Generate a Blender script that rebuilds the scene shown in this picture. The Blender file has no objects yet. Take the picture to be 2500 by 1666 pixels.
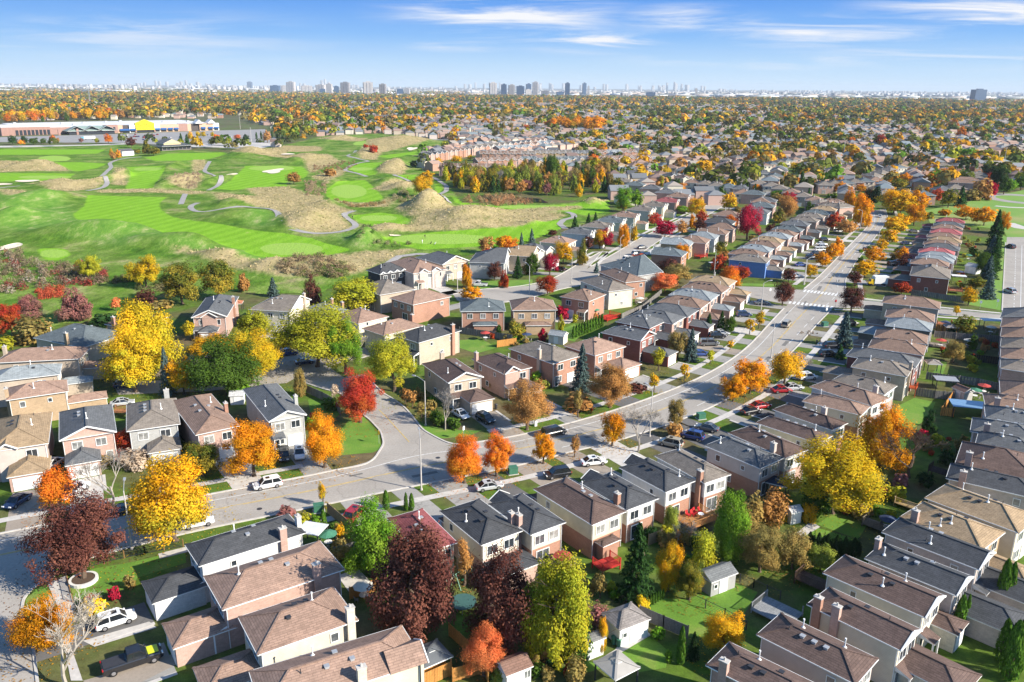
import bpy, math, random
import numpy as np
from mathutils import Vector, Matrix
S = bpy.context.scene
COL = S.collection
RNG = np.random.default_rng(7)
random.seed(5)
H, F, PITCH, ROLL = 62.0, 2000.0, math.atan(620/2000), math.radians(.5)
ZR = {'A1':(0,1100,2.77),'A2':(600,1100,2.77),'A3':(1200,1100,2.77),'A4':(1800,1100,2.77),
      'B1':(0,600,2.77),'B2':(600,600,2.77),'B3':(1200,600,2.77),'B4':(1800,600,2.77),
      'C1':(0,180,3.016),'C2':(600,180,3.016),'C3':(1200,180,3.016),'C4':(1800,180,3.016),
      'D4':(1500,330,4.706),'E4':(2000,380,4.706),'D3':(1000,330,4.706),'S0':(0,0,1.0)}
def px(z, x, y):
    a, b, s = ZR[z]; return a+x/s, b+y/s
def at(u, v, z=0.0):
    """where the sight line of a photo pixel meets the height z"""
    x = (u-1250)/F; y = (833-v)/F
    x, y = x*math.cos(ROLL)-y*math.sin(ROLL), x*math.sin(ROLL)+y*math.cos(ROLL)
    dy = math.cos(PITCH)+y*math.sin(PITCH); dz = -math.sin(PITCH)+y*math.cos(PITCH)
    t = (z-H)/min(dz, -.0012)
    return Vector((x*t, dy*t, z))
def P(z, x, y, h=0.0): return at(*px(z, x, y), h)
def PL(z, *xy): return [P(z, xy[i], xy[i+1]) for i in range(0, len(xy), 2)]
def depth(p): return p[1]*math.cos(PITCH)+(H-p[2])*math.sin(PITCH)
def mpp(p): return depth(p)/F          # metres per photo pixel
def inpoly(x, y, poly):
    x = np.asarray(x, float); y = np.asarray(y, float); r = np.zeros(x.shape, bool)
    n = len(poly); j = n-1
    for i in range(n):
        xi, yi = poly[i][0], poly[i][1]; xj, yj = poly[j][0], poly[j][1]
        r ^= ((yi > y) != (yj > y)) & (x < (xj-xi)*(y-yi)/((yj-yi) or 1e-9)+xi)
        j = i
    return r
# ---------------------------------------------------------------- materials
MATS = {}
def nodes(name):
    m = bpy.data.materials.new(name); m.use_nodes = True
    nt = m.node_tree; b = nt.nodes['Principled BSDF']
    MATS[name] = m
    def N(t, **k):
        n = nt.nodes.new(t)
        for a, v in k.items():
            if a == 'ins':
                for i, val in v.items(): n.inputs[i].default_value = val
            else: setattr(n, a, v)
        return n
    return m, nt, b, N, nt.links.new
def rgb(c): return (c[0], c[1], c[2], 1)
def mixn(N, L, fac, a, b, mode='MIX'):
    n = N('ShaderNodeMix', data_type='RGBA', blend_type=mode)
    for i, v in ((0, fac), (6, a), (7, b)):
        if isinstance(v, (int, float)): n.inputs[i].default_value = v
        elif isinstance(v, tuple): n.inputs[i].default_value = rgb(v)
        else: L(v, n.inputs[i])
    return n.outputs[2]
def noise(N, L, scale, detail=3, co=None, rough=.55):
    n = N('ShaderNodeTexNoise', ins={'Scale':scale,'Detail':detail,'Roughness':rough})
    if co is not None: L(co, n.inputs['Vector'])
    return n.outputs['Fac']
def ramp(N, L, fac, *st):
    n = N('ShaderNodeValToRGB'); e = n.color_ramp.elements
    while len(e) < len(st): e.new(.5)
    for i, (p, c) in enumerate(st):
        e[i].position = p; e[i].color = rgb(c if isinstance(c, tuple) else (c, c, c))
    L(fac, n.inputs[0]); return n.outputs[0]
def plain(name, c, rough=.7, spec=.3, metal=0, var=.12, scale=3.0, emit=0):
    m, nt, b, N, L = nodes(name)
    f = noise(N, L, scale, 4, N('ShaderNodeTexCoord').outputs['Object'])
    lo = tuple(x*(1-var) for x in c); hi = tuple(min(1, x*(1+var)) for x in c)
    L(ramp(N, L, f, (.3, lo), (.7, hi)), b.inputs['Base Color'])
    b.inputs['Roughness'].default_value = rough; b.inputs['Specular IOR Level'].default_value = spec
    b.inputs['Metallic'].default_value = metal
    return m
def objcol(name, rough=.6, spec=.3, var=.15, scale=2.5, brick=None, metal=0, coat=0):
    """material that takes its colour from the object's own colour"""
    m, nt, b, N, L = nodes(name)
    oi = N('ShaderNodeObjectInfo'); tc = N('ShaderNodeTexCoord')
    f = noise(N, L, scale, 4, tc.outputs['Object'])
    c = mixn(N, L, 1.0, oi.outputs['Color'], ramp(N, L, f, (.3, 1-var), (.7, 1+var*.6)), 'MULTIPLY')
    if brick:
        bt = N('ShaderNodeTexBrick', ins={'Scale':1.0,'Brick Width':brick[0],'Row Height':brick[1],'Mortar Size':brick[2],'Mortar Smooth':.3,'Bias':0,'Color1':(1,1,1,1),'Color2':(brick[3],)*3+(1,),'Mortar':(brick[4],)*3+(1,)})
        L(tc.outputs['UV'], bt.inputs['Vector'])
        c = mixn(N, L, 1.0, c, bt.outputs['Color'], 'MULTIPLY')
        f2 = noise(N, L, .35, 3, tc.outputs['Object'])
        c = mixn(N, L, 1.0, c, ramp(N, L, f2, (.35, .89), (.65, 1.05)), 'MULTIPLY')
        bp = N('ShaderNodeBump', ins={'Strength':.5,'Distance':.03}); L(bt.outputs['Color'], bp.inputs['Height']); L(bp.outputs[0], b.inputs['Normal'])
    L(c, b.inputs['Base Color'])
    b.inputs['Roughness'].default_value = rough; b.inputs['Specular IOR Level'].default_value = spec
    b.inputs['Metallic'].default_value = metal; b.inputs['Coat Weight'].default_value = coat
    return m
SHINGLE = objcol('shingles', .9, .2, .20, 1.6, (.8, .28, .035, .8, .62))
BRICK = objcol('brickwork', .9, .15, .10, 3, (.5, .16, .012, .86, 1.12))
SIDING = objcol('siding', .7, .25, .06, 1.5, (40, .2, .012, 1, .8))
PAINT = objcol('paint', .6, .3, .06)
CARP = objcol('car_paint', .25, .5, .02, 2, None, .1, .6)
WOODF = objcol('fence_wood', .85, .15, .22, 4, (.14, 8, .012, .8, .35))
WHITE = plain('white_trim', (.78,.78,.76), .55, .3, 0, .05)
def glass_material():
    m, nt, b, N, L = nodes('window_glass'); oi = N('ShaderNodeObjectInfo'); f = noise(N, L, 1.3, 2, N('ShaderNodeTexCoord').outputs['Object'])
    # blinds and curtains hang behind some of the panes
    c = ramp(N, L, oi.outputs['Random'], (.35, (.03,.04,.05)), (.6, (.11,.12,.13)), (.9, (.34,.34,.32)))
    c = mixn(N, L, 1.0, c, ramp(N, L, f, (.35, .55), (.65, 1.2)), 'MULTIPLY'); L(c, b.inputs['Base Color']); b.inputs['Roughness'].default_value = .08; b.inputs['Specular IOR Level'].default_value = .8
    return m
GLASS = glass_material()
CARGLASS = plain('car_glass', (.015,.018,.022), .06, .8, 0, .1)
TYRE = plain('rubber', (.015,.015,.016), .8, .2)
RIM = plain('alloy', (.5,.5,.52), .3, .5, .8)
LAMPG = plain('lamp_lens', (.8,.8,.78), .15, .6)
TAILR = plain('tail_lens', (.4,.01,.01), .2, .5)
CONC = plain('concrete', (.50,.47,.43), .9, .15, 0, .12, 1.2)
DARKM = plain('dark_metal', (.04,.04,.045), .5, .4)
STEEL = plain('galvanised_steel', (.42,.43,.44), .45, .4, .3)
BARK = plain('bark', (.13,.095,.07), .95, .1, 0, .3, 8)
BARKP = plain('pale_bark', (.36,.32,.27), .95, .1, 0, .25, 8)
def asphalt(name, c, crack=.5):
    m, nt, b, N, L = nodes(name)
    co = N('ShaderNodeTexCoord').outputs['Object']
    f = noise(N, L, .12, 5, co); g = noise(N, L, 3.0, 3, co)
    a = ramp(N, L, f, (.3, tuple(x*.86 for x in c)), (.7, tuple(x*1.1 for x in c)))
    a = mixn(N, L, 1.0, a, ramp(N, L, g, (.3, .9), (.7, 1.08)), 'MULTIPLY')
    v = N('ShaderNodeTexVoronoi', feature='DISTANCE_TO_EDGE', ins={'Scale':.09}); 
    w = N('ShaderNodeMix', data_type='VECTOR'); w.inputs[0].default_value = .12
    nn = N('ShaderNodeTexNoise', ins={'Scale':.25,'Detail':4}); L(co, nn.inputs[0]); 
    mv = N('ShaderNodeVectorMath', operation='MULTIPLY_ADD'); L(nn.outputs['Color'], mv.inputs[0]); mv.inputs[1].default_value = (5,5,0); L(co, mv.inputs[2])
    L(mv.outputs[0], v.inputs['Vector'])
    cr = ramp(N, L, v.outputs['Distance'], (0, 1-crack), (.012, 1.0))
    a = mixn(N, L, 1.0, a, cr, 'MULTIPLY')
    L(a, b.inputs['Base Color']); b.inputs['Roughness'].default_value = .9; b.inputs['Specular IOR Level'].default_value = .2
    return m
ROADM = asphalt('road_asphalt', (.36,.328,.288), .2)
DRIVE_DK = asphalt('dark_asphalt', (.14,.135,.13), .25)
DRIVE_GY = asphalt('worn_asphalt', (.31,.295,.27), .3)
DRIVE_PV = asphalt('paving_stone', (.32,.27,.22), .2)
PATHM = asphalt('path_asphalt', (.33,.31,.29), .15)
LINEW = plain('white_line_paint', (.68,.68,.66), .7, .2, 0, .2, 1.5)
LINEY = plain('yellow_line_paint', (.58,.40,.10), .7, .2, 0, .25, 1.5)
SAND = plain('bunker_sand', (.72,.62,.48), .95, .1, 0, .06)
# ---------------------------------------------------------------- mesh builder
class MB:
    def __init__(s): s.v = []; s.f = []; s.m = []; s.uv = []
    def face(s, pts, mi=0, uv=None):
        i = len(s.v); s.v += [tuple(p) for p in pts]; s.f.append(tuple(range(i, i+len(pts)))); s.m.append(mi)
        if uv is None:
            a = Vector(pts[0]); e = (Vector(pts[1])-a)
            e = e.normalized() if e.length > 1e-6 else Vector((1,0,0))
            n = e.cross(Vector(pts[-1])-a); n = n.normalized() if n.length > 1e-9 else Vector((0,0,1))
            if abs(n.z) < .9:
                e = Vector((-n.y, n.x, 0)).normalized(); w = n.cross(e)
                uv = [(Vector(p).dot(e), Vector(p).dot(w)) for p in pts]
            else: uv = [(p[0], p[1]) for p in pts]
        s.uv += uv
    def box(s, x0, y0, z0, x1, y1, z1, mi=0, bottom=False):
        c = [(x0,y0),(x1,y0),(x1,y1),(x0,y1)]
        for k in range(4):
            a, b = c[k], c[(k+1)%4]; s.face([(*a,z0),(*b,z0),(*b,z1),(*a,z1)], mi)
        s.face([(*p, z1) for p in c], mi)
        if bottom: s.face([(*p, z0) for p in c[::-1]], mi)
    def bar(s, p, q, w, h, mi=0, up=Vector((0,0,1))):
        p = Vector(p); q = Vector(q); d = (q-p)
        if d.length < 1e-5: return
        d.normalize(); sd = d.cross(up)
        if sd.length < 1e-4: sd = Vector((1,0,0))
        sd = sd.normalized()*w/2; u = sd.cross(d).normalized()*h/2
        A = [p-sd-u, p+sd-u, p+sd+u, p-sd+u]; B = [x+(q-p) for x in A]
        for k in range(4): s.face([A[k], A[(k+1)%4], B[(k+1)%4], B[k]][::-1], mi)
        s.face(A, mi); s.face(B[::-1], mi)
    def tube(s, p, q, r0, r1, n=6, mi=0, cap=True):
        p = Vector(p); q = Vector(q); d = (q-p).normalized()
        a = d.orthogonal().normalized(); b = d.cross(a)
        R = [[c+(a*math.cos(2*math.pi*k/n)+b*math.sin(2*math.pi*k/n))*r for k in range(n)] for c, r in ((p,r0),(q,r1))]
        for k in range(n): s.face([R[0][k], R[0][(k+1)%n], R[1][(k+1)%n], R[1][k]], mi)
        if cap: s.face(R[1], mi); s.face(R[0][::-1], mi)
    def poly(s, pts, z=None, mi=0):
        s.face([(p[0], p[1], p[2] if z is None else z) for p in pts], mi)
    def mesh(s, name, mats, smooth=False):
        me = bpy.data.meshes.new(name); me.from_pydata(s.v, [], s.f)
        for m in mats: me.materials.append(m)
        me.polygons.foreach_set('material_index', s.m)
        ul = me.uv_layers.new(name='UVMap'); ul.data.foreach_set('uv', np.array(s.uv, dtype=np.float32).ravel())
        if smooth: me.polygons.foreach_set('use_smooth', [True]*len(s.f))
        me.update(); return me
    def build(s, name, mats, parent=None, color=None, smooth=False):
        return link(name, s.mesh(name, mats if isinstance(mats, list) else [mats], smooth), parent, color)
def link(name, me, parent=None, color=None, loc=None, rz=0, sc=None):
    o = bpy.data.objects.new(name, me); COL.objects.link(o)
    if parent: o.parent = parent
    if color: o.color = rgb(color)
    if loc is not None: o.location = loc
    if rz: o.rotation_euler[2] = rz
    if sc is not None: o.scale = sc
    return o
def empty(name, loc, rz=0):
    o = bpy.data.objects.new(name, None); COL.objects.link(o); o.location = loc; o.rotation_euler[2] = rz
    o.empty_display_size = .2
    return o
def tag(o, label=None, cat=None, group=None, kind=None):
    if label: o['label'] = label
    if cat: o['category'] = cat
    if group: o['group'] = group
    if kind: o['kind'] = kind
    return o
def struct(name, mb, mats): return tag(mb.build(name, mats), kind='structure')
def copy_tree(o, parent=None):
    c = o.copy(); COL.objects.link(c); c.parent = parent
    if parent: c.matrix_parent_inverse = o.matrix_parent_inverse.copy()
    for ch in KIDS.get(o.name, []): copy_tree_child(ch, c)
    return c
def copy_tree_child(ch, par):
    c = ch.copy(); COL.objects.link(c); c.parent = par
    for g in KIDS.get(ch.name, []): copy_tree_child(g, c)
KIDS = {}
# ---------------------------------------------------------------- labels that single things out
AUTO = []          # (object, description, world position)
LAND = []          # (name, world position)
ORD = ['closest','second closest','third closest','fourth closest','fifth closest','sixth closest','seventh closest','eighth closest','ninth closest','tenth closest']
def auto(o, desc, pos): AUTO.append((o, desc, Vector((pos[0], pos[1], 0))))
def land(name, p): LAND.append((name, Vector((p[0], p[1], 0))))
def settle_labels():
    by = {}
    for o, d, p in AUTO: by.setdefault(d, []).append((o, p))
    for d, lst in by.items():
        for o, p in lst:
            best = None
            for name, q in LAND:
                r = (p-q).length
                rank = sum(1 for _, p2 in lst if (p2-q).length < r-1e-6)
                sc = rank*10+r/12
                if best is None or sc < best[0]: best = (sc, rank, name)
            o['label'] = f"{d}, {ORD[min(best[1], 9)]} to {best[2]}" if len(lst) > 1 else f"{d} near {best[2]}"
# ---------------------------------------------------------------- camera, light, sky
cam = bpy.data.cameras.new('camera'); co = bpy.data.objects.new('camera', cam); COL.objects.link(co)
co.location = (0, 0, H)
co.rotation_euler = (Matrix.Rotation(math.pi/2-PITCH, 3, 'X') @ Matrix.Rotation(-ROLL*-1, 3, 'Z')).to_euler()
cam.sensor_width = 36; cam.lens = 36*F/2500; cam.clip_start = 1; cam.clip_end = 120000
S.camera = co
SUN_AZ, SUN_EL = (0.93, -0.37), math.radians(30)
sv = Vector((SUN_AZ[0], SUN_AZ[1], 0)).normalized()*math.cos(SUN_EL); sv.z = math.sin(SUN_EL)
sl = bpy.data.lights.new('sun', 'SUN'); sl.energy = 5.0; sl.angle = math.radians(.5); sl.color = (1, .925, .80)
so = bpy.data.objects.new('sun', sl); COL.objects.link(so); so.rotation_euler = (-sv).to_track_quat('-Z', 'Y').to_euler()
W = bpy.data.worlds.new('World'); S.world = W; W.use_nodes = True
nt = W.node_tree; nt.nodes.clear(); L = nt.links.new
def N(t, **k):
    n = nt.nodes.new(t)
    for a, v in k.items():
        if a == 'ins':
            for i, val in v.items(): n.inputs[i].default_value = val
        else: setattr(n, a, v)
    return n
tc = N('ShaderNodeTexCoord'); sep = N('ShaderNodeSeparateXYZ'); L(tc.outputs['Generated'], sep.inputs[0])
# the air thins fast with height here: the blue deepens within a few degrees of the horizon
mz = N('ShaderNodeMath', operation='MULTIPLY_ADD'); L(sep.outputs[2], mz.inputs[0]); mz.inputs[1].default_value = 1.0; mz.inputs[2].default_value = .0
cz = N('ShaderNodeCombineXYZ'); L(sep.outputs[0], cz.inputs[0]); L(sep.outputs[1], cz.inputs[1]); L(mz.outputs[0], cz.inputs[2])
nv = N('ShaderNodeVectorMath', operation='NORMALIZE'); L(cz.outputs[0], nv.inputs[0])
sky = N('ShaderNodeTexSky', sky_type='NISHITA'); sky.sun_disc = False; sky.sun_elevation = SUN_EL
sky.sun_rotation = math.atan2(SUN_AZ[0], SUN_AZ[1]); sky.air_density = 1.0; sky.dust_density = .4; sky.ozone_density = 2.5
L(nv.outputs[0], sky.inputs[0])
hs = N('ShaderNodeHueSaturation', ins={'Saturation':1.2,'Value':1.0,'Fac':1.0}); L(sky.outputs[0], hs.inputs['Color'])
# wisps of high cloud: long streaks above the horizon
ov = N('ShaderNodeMath', operation='DIVIDE'); L(sep.outputs[0], ov.inputs[0]); L(sep.outputs[1], ov.inputs[1])
oz = N('ShaderNodeMath', operation='DIVIDE'); L(sep.outputs[2], oz.inputs[0]); L(sep.outputs[1], oz.inputs[1])
cc = N('ShaderNodeCombineXYZ'); L(ov.outputs[0], cc.inputs[0]); L(oz.outputs[0], cc.inputs[1])
mp = N('ShaderNodeMapping'); L(cc.outputs[0], mp.inputs[0]); mp.inputs['Rotation'].default_value = (0,0,math.radians(-1.5)); mp.inputs['Scale'].default_value = (4.2, 56.0, 1); mp.inputs['Location'].default_value = (3.1, .4, 0)
cn = N('ShaderNodeTexNoise', ins={'Scale':1.0,'Detail':9,'Roughness':.62,'Distortion':.6}); L(mp.outputs[0], cn.inputs['Vector'])
def blob(cx, cy, rx, ry):
    """an oval patch of sky (tangents of bearing and elevation) where cloud may form"""
    a = N('ShaderNodeMapping'); L(cc.outputs[0], a.inputs[0]); a.inputs['Location'].default_value = (-cx/rx, -cy/ry, 0); a.inputs['Scale'].default_value = (1/rx, 1/ry, 1)
    d = N('ShaderNodeVectorMath', operation='LENGTH'); L(a.outputs[0], d.inputs[0])
    r = N('ShaderNodeMapRange', interpolation_type='SMOOTHSTEP', ins={'From Min':1.0,'From Max':0.0,'To Min':0,'To Max':1}); L(d.outputs['Value'], r.inputs[0])
    return r.outputs[0]
def skyxy(u, v):
    d = at(u, v, H+1) if False else None
    x = (u-1250)/F; y = (833-v)/F
    x, y = x*math.cos(ROLL)-y*math.sin(ROLL), x*math.sin(ROLL)+y*math.cos(ROLL)
    return x/(math.cos(PITCH)+y*math.sin(PITCH)), (-math.sin(PITCH)+y*math.cos(PITCH))/(math.cos(PITCH)+y*math.sin(PITCH))
tot = None
for u, v, ru, rv, k in ((1230,35,300,55,1.0),(1440,103,210,26,1.1),(1680,45,180,30,.9),(1960,75,420,36,.85),(2420,35,340,44,.95),(1130,112,150,14,.6),(2350,140,420,30,.45),(350,90,520,60,.35),(1900,150,420,26,.4)):
    x, y = skyxy(u, v); b = blob(x, y, ru/F*1.25, rv/F*1.35)
    m = N('ShaderNodeMath', operation='MULTIPLY'); L(b, m.inputs[0]); m.inputs[1].default_value = k
    if tot is None: tot = m.outputs[0]
    else:
        a = N('ShaderNodeMath', operation='MAXIMUM'); L(tot, a.inputs[0]); L(m.outputs[0], a.inputs[1]); tot = a.outputs[0]
cr = N('ShaderNodeMapRange', interpolation_type='SMOOTHSTEP', ins={'From Min':.40,'From Max':.70,'To Min':0,'To Max':1}); L(cn.outputs['Fac'], cr.inputs[0])
cm = N('ShaderNodeMath', operation='MULTIPLY', use_clamp=True); L(cr.outputs[0], cm.inputs[0]); L(tot, cm.inputs[1])
cm2 = N('ShaderNodeMath', operation='MULTIPLY', use_clamp=True); L(cm.outputs[0], cm2.inputs[0]); cm2.inputs[1].default_value = 1.5
mixc = N('ShaderNodeMix', data_type='RGBA'); gr = N('ShaderNodeValToRGB'); e_ = gr.color_ramp.elements
while len(e_) < 5: e_.new(.5)
# clear autumn air: pale by the horizon, deep blue a few degrees up (scaled: 0 = horizon, 1 = tangent .30)
for i, (p_, c_) in enumerate(((0,(2.35,2.98,3.45)),(.09,(1.72,2.55,3.42)),(.19,(.88,1.85,3.35)),(.34,(.34,1.16,3.1)),(1,(.25,.9,2.6)))):
    e_[i].position = p_; e_[i].color = (c_[0]/4*1.04, c_[1]/4*1.04, c_[2]/4*1.06, 1)
dv = N('ShaderNodeMath', operation='DIVIDE'); L(sep.outputs[2], dv.inputs[0]); dv.inputs[1].default_value = .30; L(dv.outputs[0], gr.inputs[0])
g4 = N('ShaderNodeVectorMath', operation='SCALE'); L(gr.outputs[0], g4.inputs[0]); g4.inputs['Scale'].default_value = 4.9
hi = N('ShaderNodeMapRange', interpolation_type='SMOOTHSTEP', ins={'From Min':.11,'From Max':.34}); L(sep.outputs[2], hi.inputs[0])
skm = N('ShaderNodeMix', data_type='RGBA'); L(hi.outputs[0], skm.inputs[0]); L(g4.outputs[0], skm.inputs[6]); L(hs.outputs[0], skm.inputs[7])
L(cm2.outputs[0], mixc.inputs[0]); L(skm.outputs[2], mixc.inputs[6]); mixc.inputs[7].default_value = (4.3, 4.35, 4.5, 1)
bg = N('ShaderNodeBackground', ins={'Strength':.118}); L(mixc.outputs[2], bg.inputs['Color'])
ow = N('ShaderNodeOutputWorld'); L(bg.outputs[0], ow.inputs['Surface'])
vs = S.view_settings; vs.view_transform = 'Standard'; vs.look = 'None'; vs.exposure = 0.9; vs.gamma = 1.0
S.cycles.max_bounces = 5; S.cycles.diffuse_bounces = 2; S.cycles.glossy_bounces = 2; S.cycles.transmission_bounces = 2; S.cycles.transparent_max_bounces = 4; S.cycles.volume_bounces = 0
S.cycles.use_denoising = True
# ---------------------------------------------------------------- ground
def ground_material():
    m, nt, b, N, L = nodes('lawn_and_soil')
    co = N('ShaderNodeTexCoord').outputs['Object']
    f1 = noise(N, L, .055, 4, co); f2 = noise(N, L, .6, 4, co); f3 = noise(N, L, .012, 3, co)
    g = ramp(N, L, f1, (.34, (.15,.115,.06)), (.46, (.115,.125,.04)), (.58, (.095,.165,.02)), (.74, (.15,.18,.045)))
    g = mixn(N, L, 1.0, g, ramp(N, L, f2, (.25, .62), (.75, 1.25)), 'MULTIPLY')
    g = mixn(N, L, 1.0, g, ramp(N, L, noise(N, L, 5, 3, co), (.25, .72), (.75, 1.2)), 'MULTIPLY')
    # far out the ground is streets, roofs and dry grass together
    ln = N('ShaderNodeVectorMath', operation='LENGTH'); L(co, ln.inputs[0])
    fr = N('ShaderNodeMapRange', ins={'From Min':700,'From Max':2600}); L(ln.outputs['Value'], fr.inputs[0])
    far = ramp(N, L, f3, (.35, (.075,.07,.05)), (.65, (.15,.13,.10)))
    g = mixn(N, L, fr.outputs[0], g, far)
    L(g, b.inputs['Base Color']); b.inputs['Roughness'].default_value = .95; b.inputs['Specular IOR Level'].default_value = .1
    return m
mb = MB(); R = 45000
mb.face([(-R,-300,0),(R,-300,0),(R,R,0),(-R,R,0)]); struct('ground', mb, ground_material())
# ---------------------------------------------------------------- roads
UP = PL('A1',-420,650,0,565,250,512,860,402,1430,298,1640,255,1939,203)+PL('A2',480,162,700,122)+PL('B2',1100,1378,1500,1342,1700,1318)+PL('B3',240,1275,560,1195,870,1105,1200,985,1380,910,1530,830,1670,740,1780,640,1850,560)+PL('B4',270,470,340,400,440,300,540,220,640,120)+PL('C4',800,1290,900,1190,965,1120,980,1060,965,1010)
LO = PL('A1',-420,950,370,800,640,718,880,655,1270,555)+PL('A2',550,368,800,310,1000,270,1260,220,1620,150,1939,85)+PL('B3',520,1395,780,1345,1030,1265,1200,1210,1370,1145,1490,1095,1580,1045,1750,960)+PL('B4',300,785,400,690,480,600,560,510,650,420,740,330)+PL('C4',790,1520,870,1390,950,1290,1010,1210,1070,1130,1110,1060,1090,1000)
def resample(pl, n):
    a = np.array([[p[0], p[1]] for p in pl]); d = np.r_[0, np.cumsum(np.hypot(*np.diff(a, axis=0).T))]
    t = np.linspace(0, d[-1], n); return np.c_[np.interp(t, d, a[:,0]), np.interp(t, d, a[:,1])]
def smooth(a, k=3):
    for _ in range(k):
        b = a.copy(); b[1:-1] = .25*a[:-2]+.5*a[1:-1]+.25*a[2:]; a = b
    return a
NR = 220
UPs, LOs = smooth(resample(UP, NR), 12), None
# lower edge point for each upper edge point: the one nearest across the road
lo_d = smooth(resample(LO, 900), 60)
cen = []
for p in UPs:
    q = lo_d[np.argmin(np.hypot(lo_d[:,0]-p[0], lo_d[:,1]-p[1]))]; cen.append((p+q)/2)
MID = smooth(np.array(cen), 10)
LOs = smooth(resample([tuple(p) for p in lo_d], NR), 4)
MIDs = smooth(resample([tuple(p) for p in MID], NR), 4)
def offset(a, d):
    t = np.gradient(a, axis=0); t /= np.hypot(t[:,0], t[:,1])[:,None]+1e-9
    return a+np.c_[-t[:,1], t[:,0]]*d
def strip(a, w, z, mb, mi=0, dash=None, lo=None, hi=None):
    l, r = offset(a, w/2), offset(a, -w/2); acc = 0
    for i in range(len(a)-1):
        s = math.hypot(*(a[i+1]-a[i])); acc += s
        if dash and (acc % (dash[0]+dash[1])) > dash[0]: continue
        mb.face([(*r[i],z),(*r[i+1],z),(*l[i+1],z),(*l[i],z)], mi)
ROADS = {}
def road(name, polys, mat=ROADM, z=.03):
    mb = MB()
    for k, pl in enumerate(polys): mb.poly(pl, z+k*.006)
    ROADS.setdefault('all', []).extend([[(p[0], p[1]) for p in pl] for pl in polys])
    return struct(name, mb, mat)
mainpoly = [Vector((*p, 0)) for p in UPs]+[Vector((*p, 0)) for p in LOs[::-1]]
mb = MB()
u2, l2 = resample([tuple(p) for p in UPs], NR), resample([tuple(p) for p in LOs], NR)
for i in range(NR-1): mb.face([(*l2[i],.03),(*l2[i+1],.03),(*u2[i+1],.03),(*u2[i],.03)])
struct('road', mb, ROADM); ROADS['all'] = [[(p[0], p[1]) for p in mainpoly]]
sideB = PL('A2',690,130,800,100,870,60)+PL('B2',935,1340,915,1260,840,1180,800,1150,720,1080,640,1000,520,970,400,930,330,880,270,820,240,770,300,720,420,720,520,790,660,890,800,870,830,900,880,950,930,1000,1000,1040,1080,1100,1130,1160,1200,1250,1310,1310,1420,1340)
road('side_road', [sideB], ROADM, .036)
road('court_road', [PL('B1',760,930,1300,900,1939,760)+PL('B2',330,760,380,850,330,900)+PL('B1',1939,930,1400,985,800,1010)], ROADM, .042)
roadC = PL('A1',-900,700,0,690,372,800,362,868,245,912,160,1000,145,1100,160,1180,220,1280,235,1420,270,1700,-900,1700)
road('corner_road', [roadC], ROADM, .036)
street = PL('B2',1400,330,1500,300,1700,290)+PL('B3',250,272,420,225,560,140,760,30)+PL('C3',700,1440,950,1300,1060,1230,1200,1160,1500,1020,1600,960,1640,900,1760,900,1700,980,1560,1060,1250,1220,1060,1350,850,1450,640,1568)+PL('B3',480,290,250,360,0,400)+PL('B2',1500,385,1430,370)
road('crescent_road', [street], ROADM, .036)
road('cross_road', [PL('B3',1640,275,1939,284)+PL('B4',240,290,440,300,340,400,60,345)+PL('B3',1700,300)], ROADM, .036)
road('cross_road', [PL('B4',690,335,860,372,985,385,1395,432,1800,470,1950,480,1950,505,1790,494,1400,475,880,425,640,420)], ROADM, .036)
road('avenue', [PL('B4',1815,-20,1790,440,1800,490,2100,520,2100,-20)+PL('C4',2400,1205,1985,1205)], ROADM, .042)
road('far_road', [PL('D3',1000,60,1500,50,1500,44,1000,44)], ROADM, .05) if False else None
road('cross_street', [PL('D4',480,330,620,270,760,200,860,230,720,290,560,340)], ROADM, .04)
road('cul_de_sac', [PL('E4',1000,360,1150,270,1170,240,1290,230,1250,290,1120,350)], ROADM, .04)
# kerbs, walks and paint
def kerb(pl, name='kerb', n=None, side=0):
    a = resample(pl, n or max(4, len(pl)*6)); a = smooth(a, 3) if len(pl) > 3 else a
    mb = MB()
    for i in range(len(a)-1): mb.bar((*a[i], .07), (*a[i+1], .07), .32, .16)
    return struct(name, mb, CONC)
iB0 = int(np.argmin(np.hypot(*(UPs-np.array(P('A2',690,130)[:2])).T))); iB1 = int(np.argmin(np.hypot(*(UPs-np.array(P('B2',1420,1345)[:2])).T)))
iF0 = int(np.argmin(np.hypot(*(UPs-np.array(P('B4',330,410)[:2])).T))); iF1 = int(np.argmin(np.hypot(*(UPs-np.array(P('B4',450,295)[:2])).T)))
kL = [tuple(p) for p in UPs[:iB0]]+PL('A2',800,100,870,60)+PL('B2',935,1340,915,1260,840,1180,800,1150,640,1000,520,970,400,930)
kerb(kL, n=170); kerb(PL('B2',830,900,880,950,930,1000,1000,1040,1080,1100,1130,1160,1200,1250,1310,1310)+[tuple(p) for p in UPs[iB1:iF0]], n=220); kerb([tuple(p) for p in UPs[iF1:]], n=80)
jC = int(np.argmin(np.hypot(*(LOs-np.array(P('A1',400,795)[:2])).T)))
jF0 = int(np.argmin(np.hypot(*(LOs-np.array(P('B4',640,425)[:2])).T))); jF1 = int(np.argmin(np.hypot(*(LOs-np.array(P('B4',720,340)[:2])).T)))
kerb([tuple(p) for p in LOs[jC:jF0]], n=240); kerb([tuple(p) for p in LOs[jF1:]], n=60)
kerb(PL('A1',372,805,362,868,245,912,160,1000,145,1100,160,1180,220,1280,235,1420,270,1700), n=60)
kerb(PL('B2',1430,370,1500,385)+PL('B3',0,400,250,360,480,290)+PL('C3',640,1568,850,1450,1060,1350,1250,1220,1560,1060,1700,980), n=80)
kerb(PL('B2',1400,330,1500,300,1700,290)+PL('B3',250,272,420,225,560,140,760,30)+PL('C3',700,1440,950,1300,1060,1230,1200,1160,1500,1020,1600,960), n=80)
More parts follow.
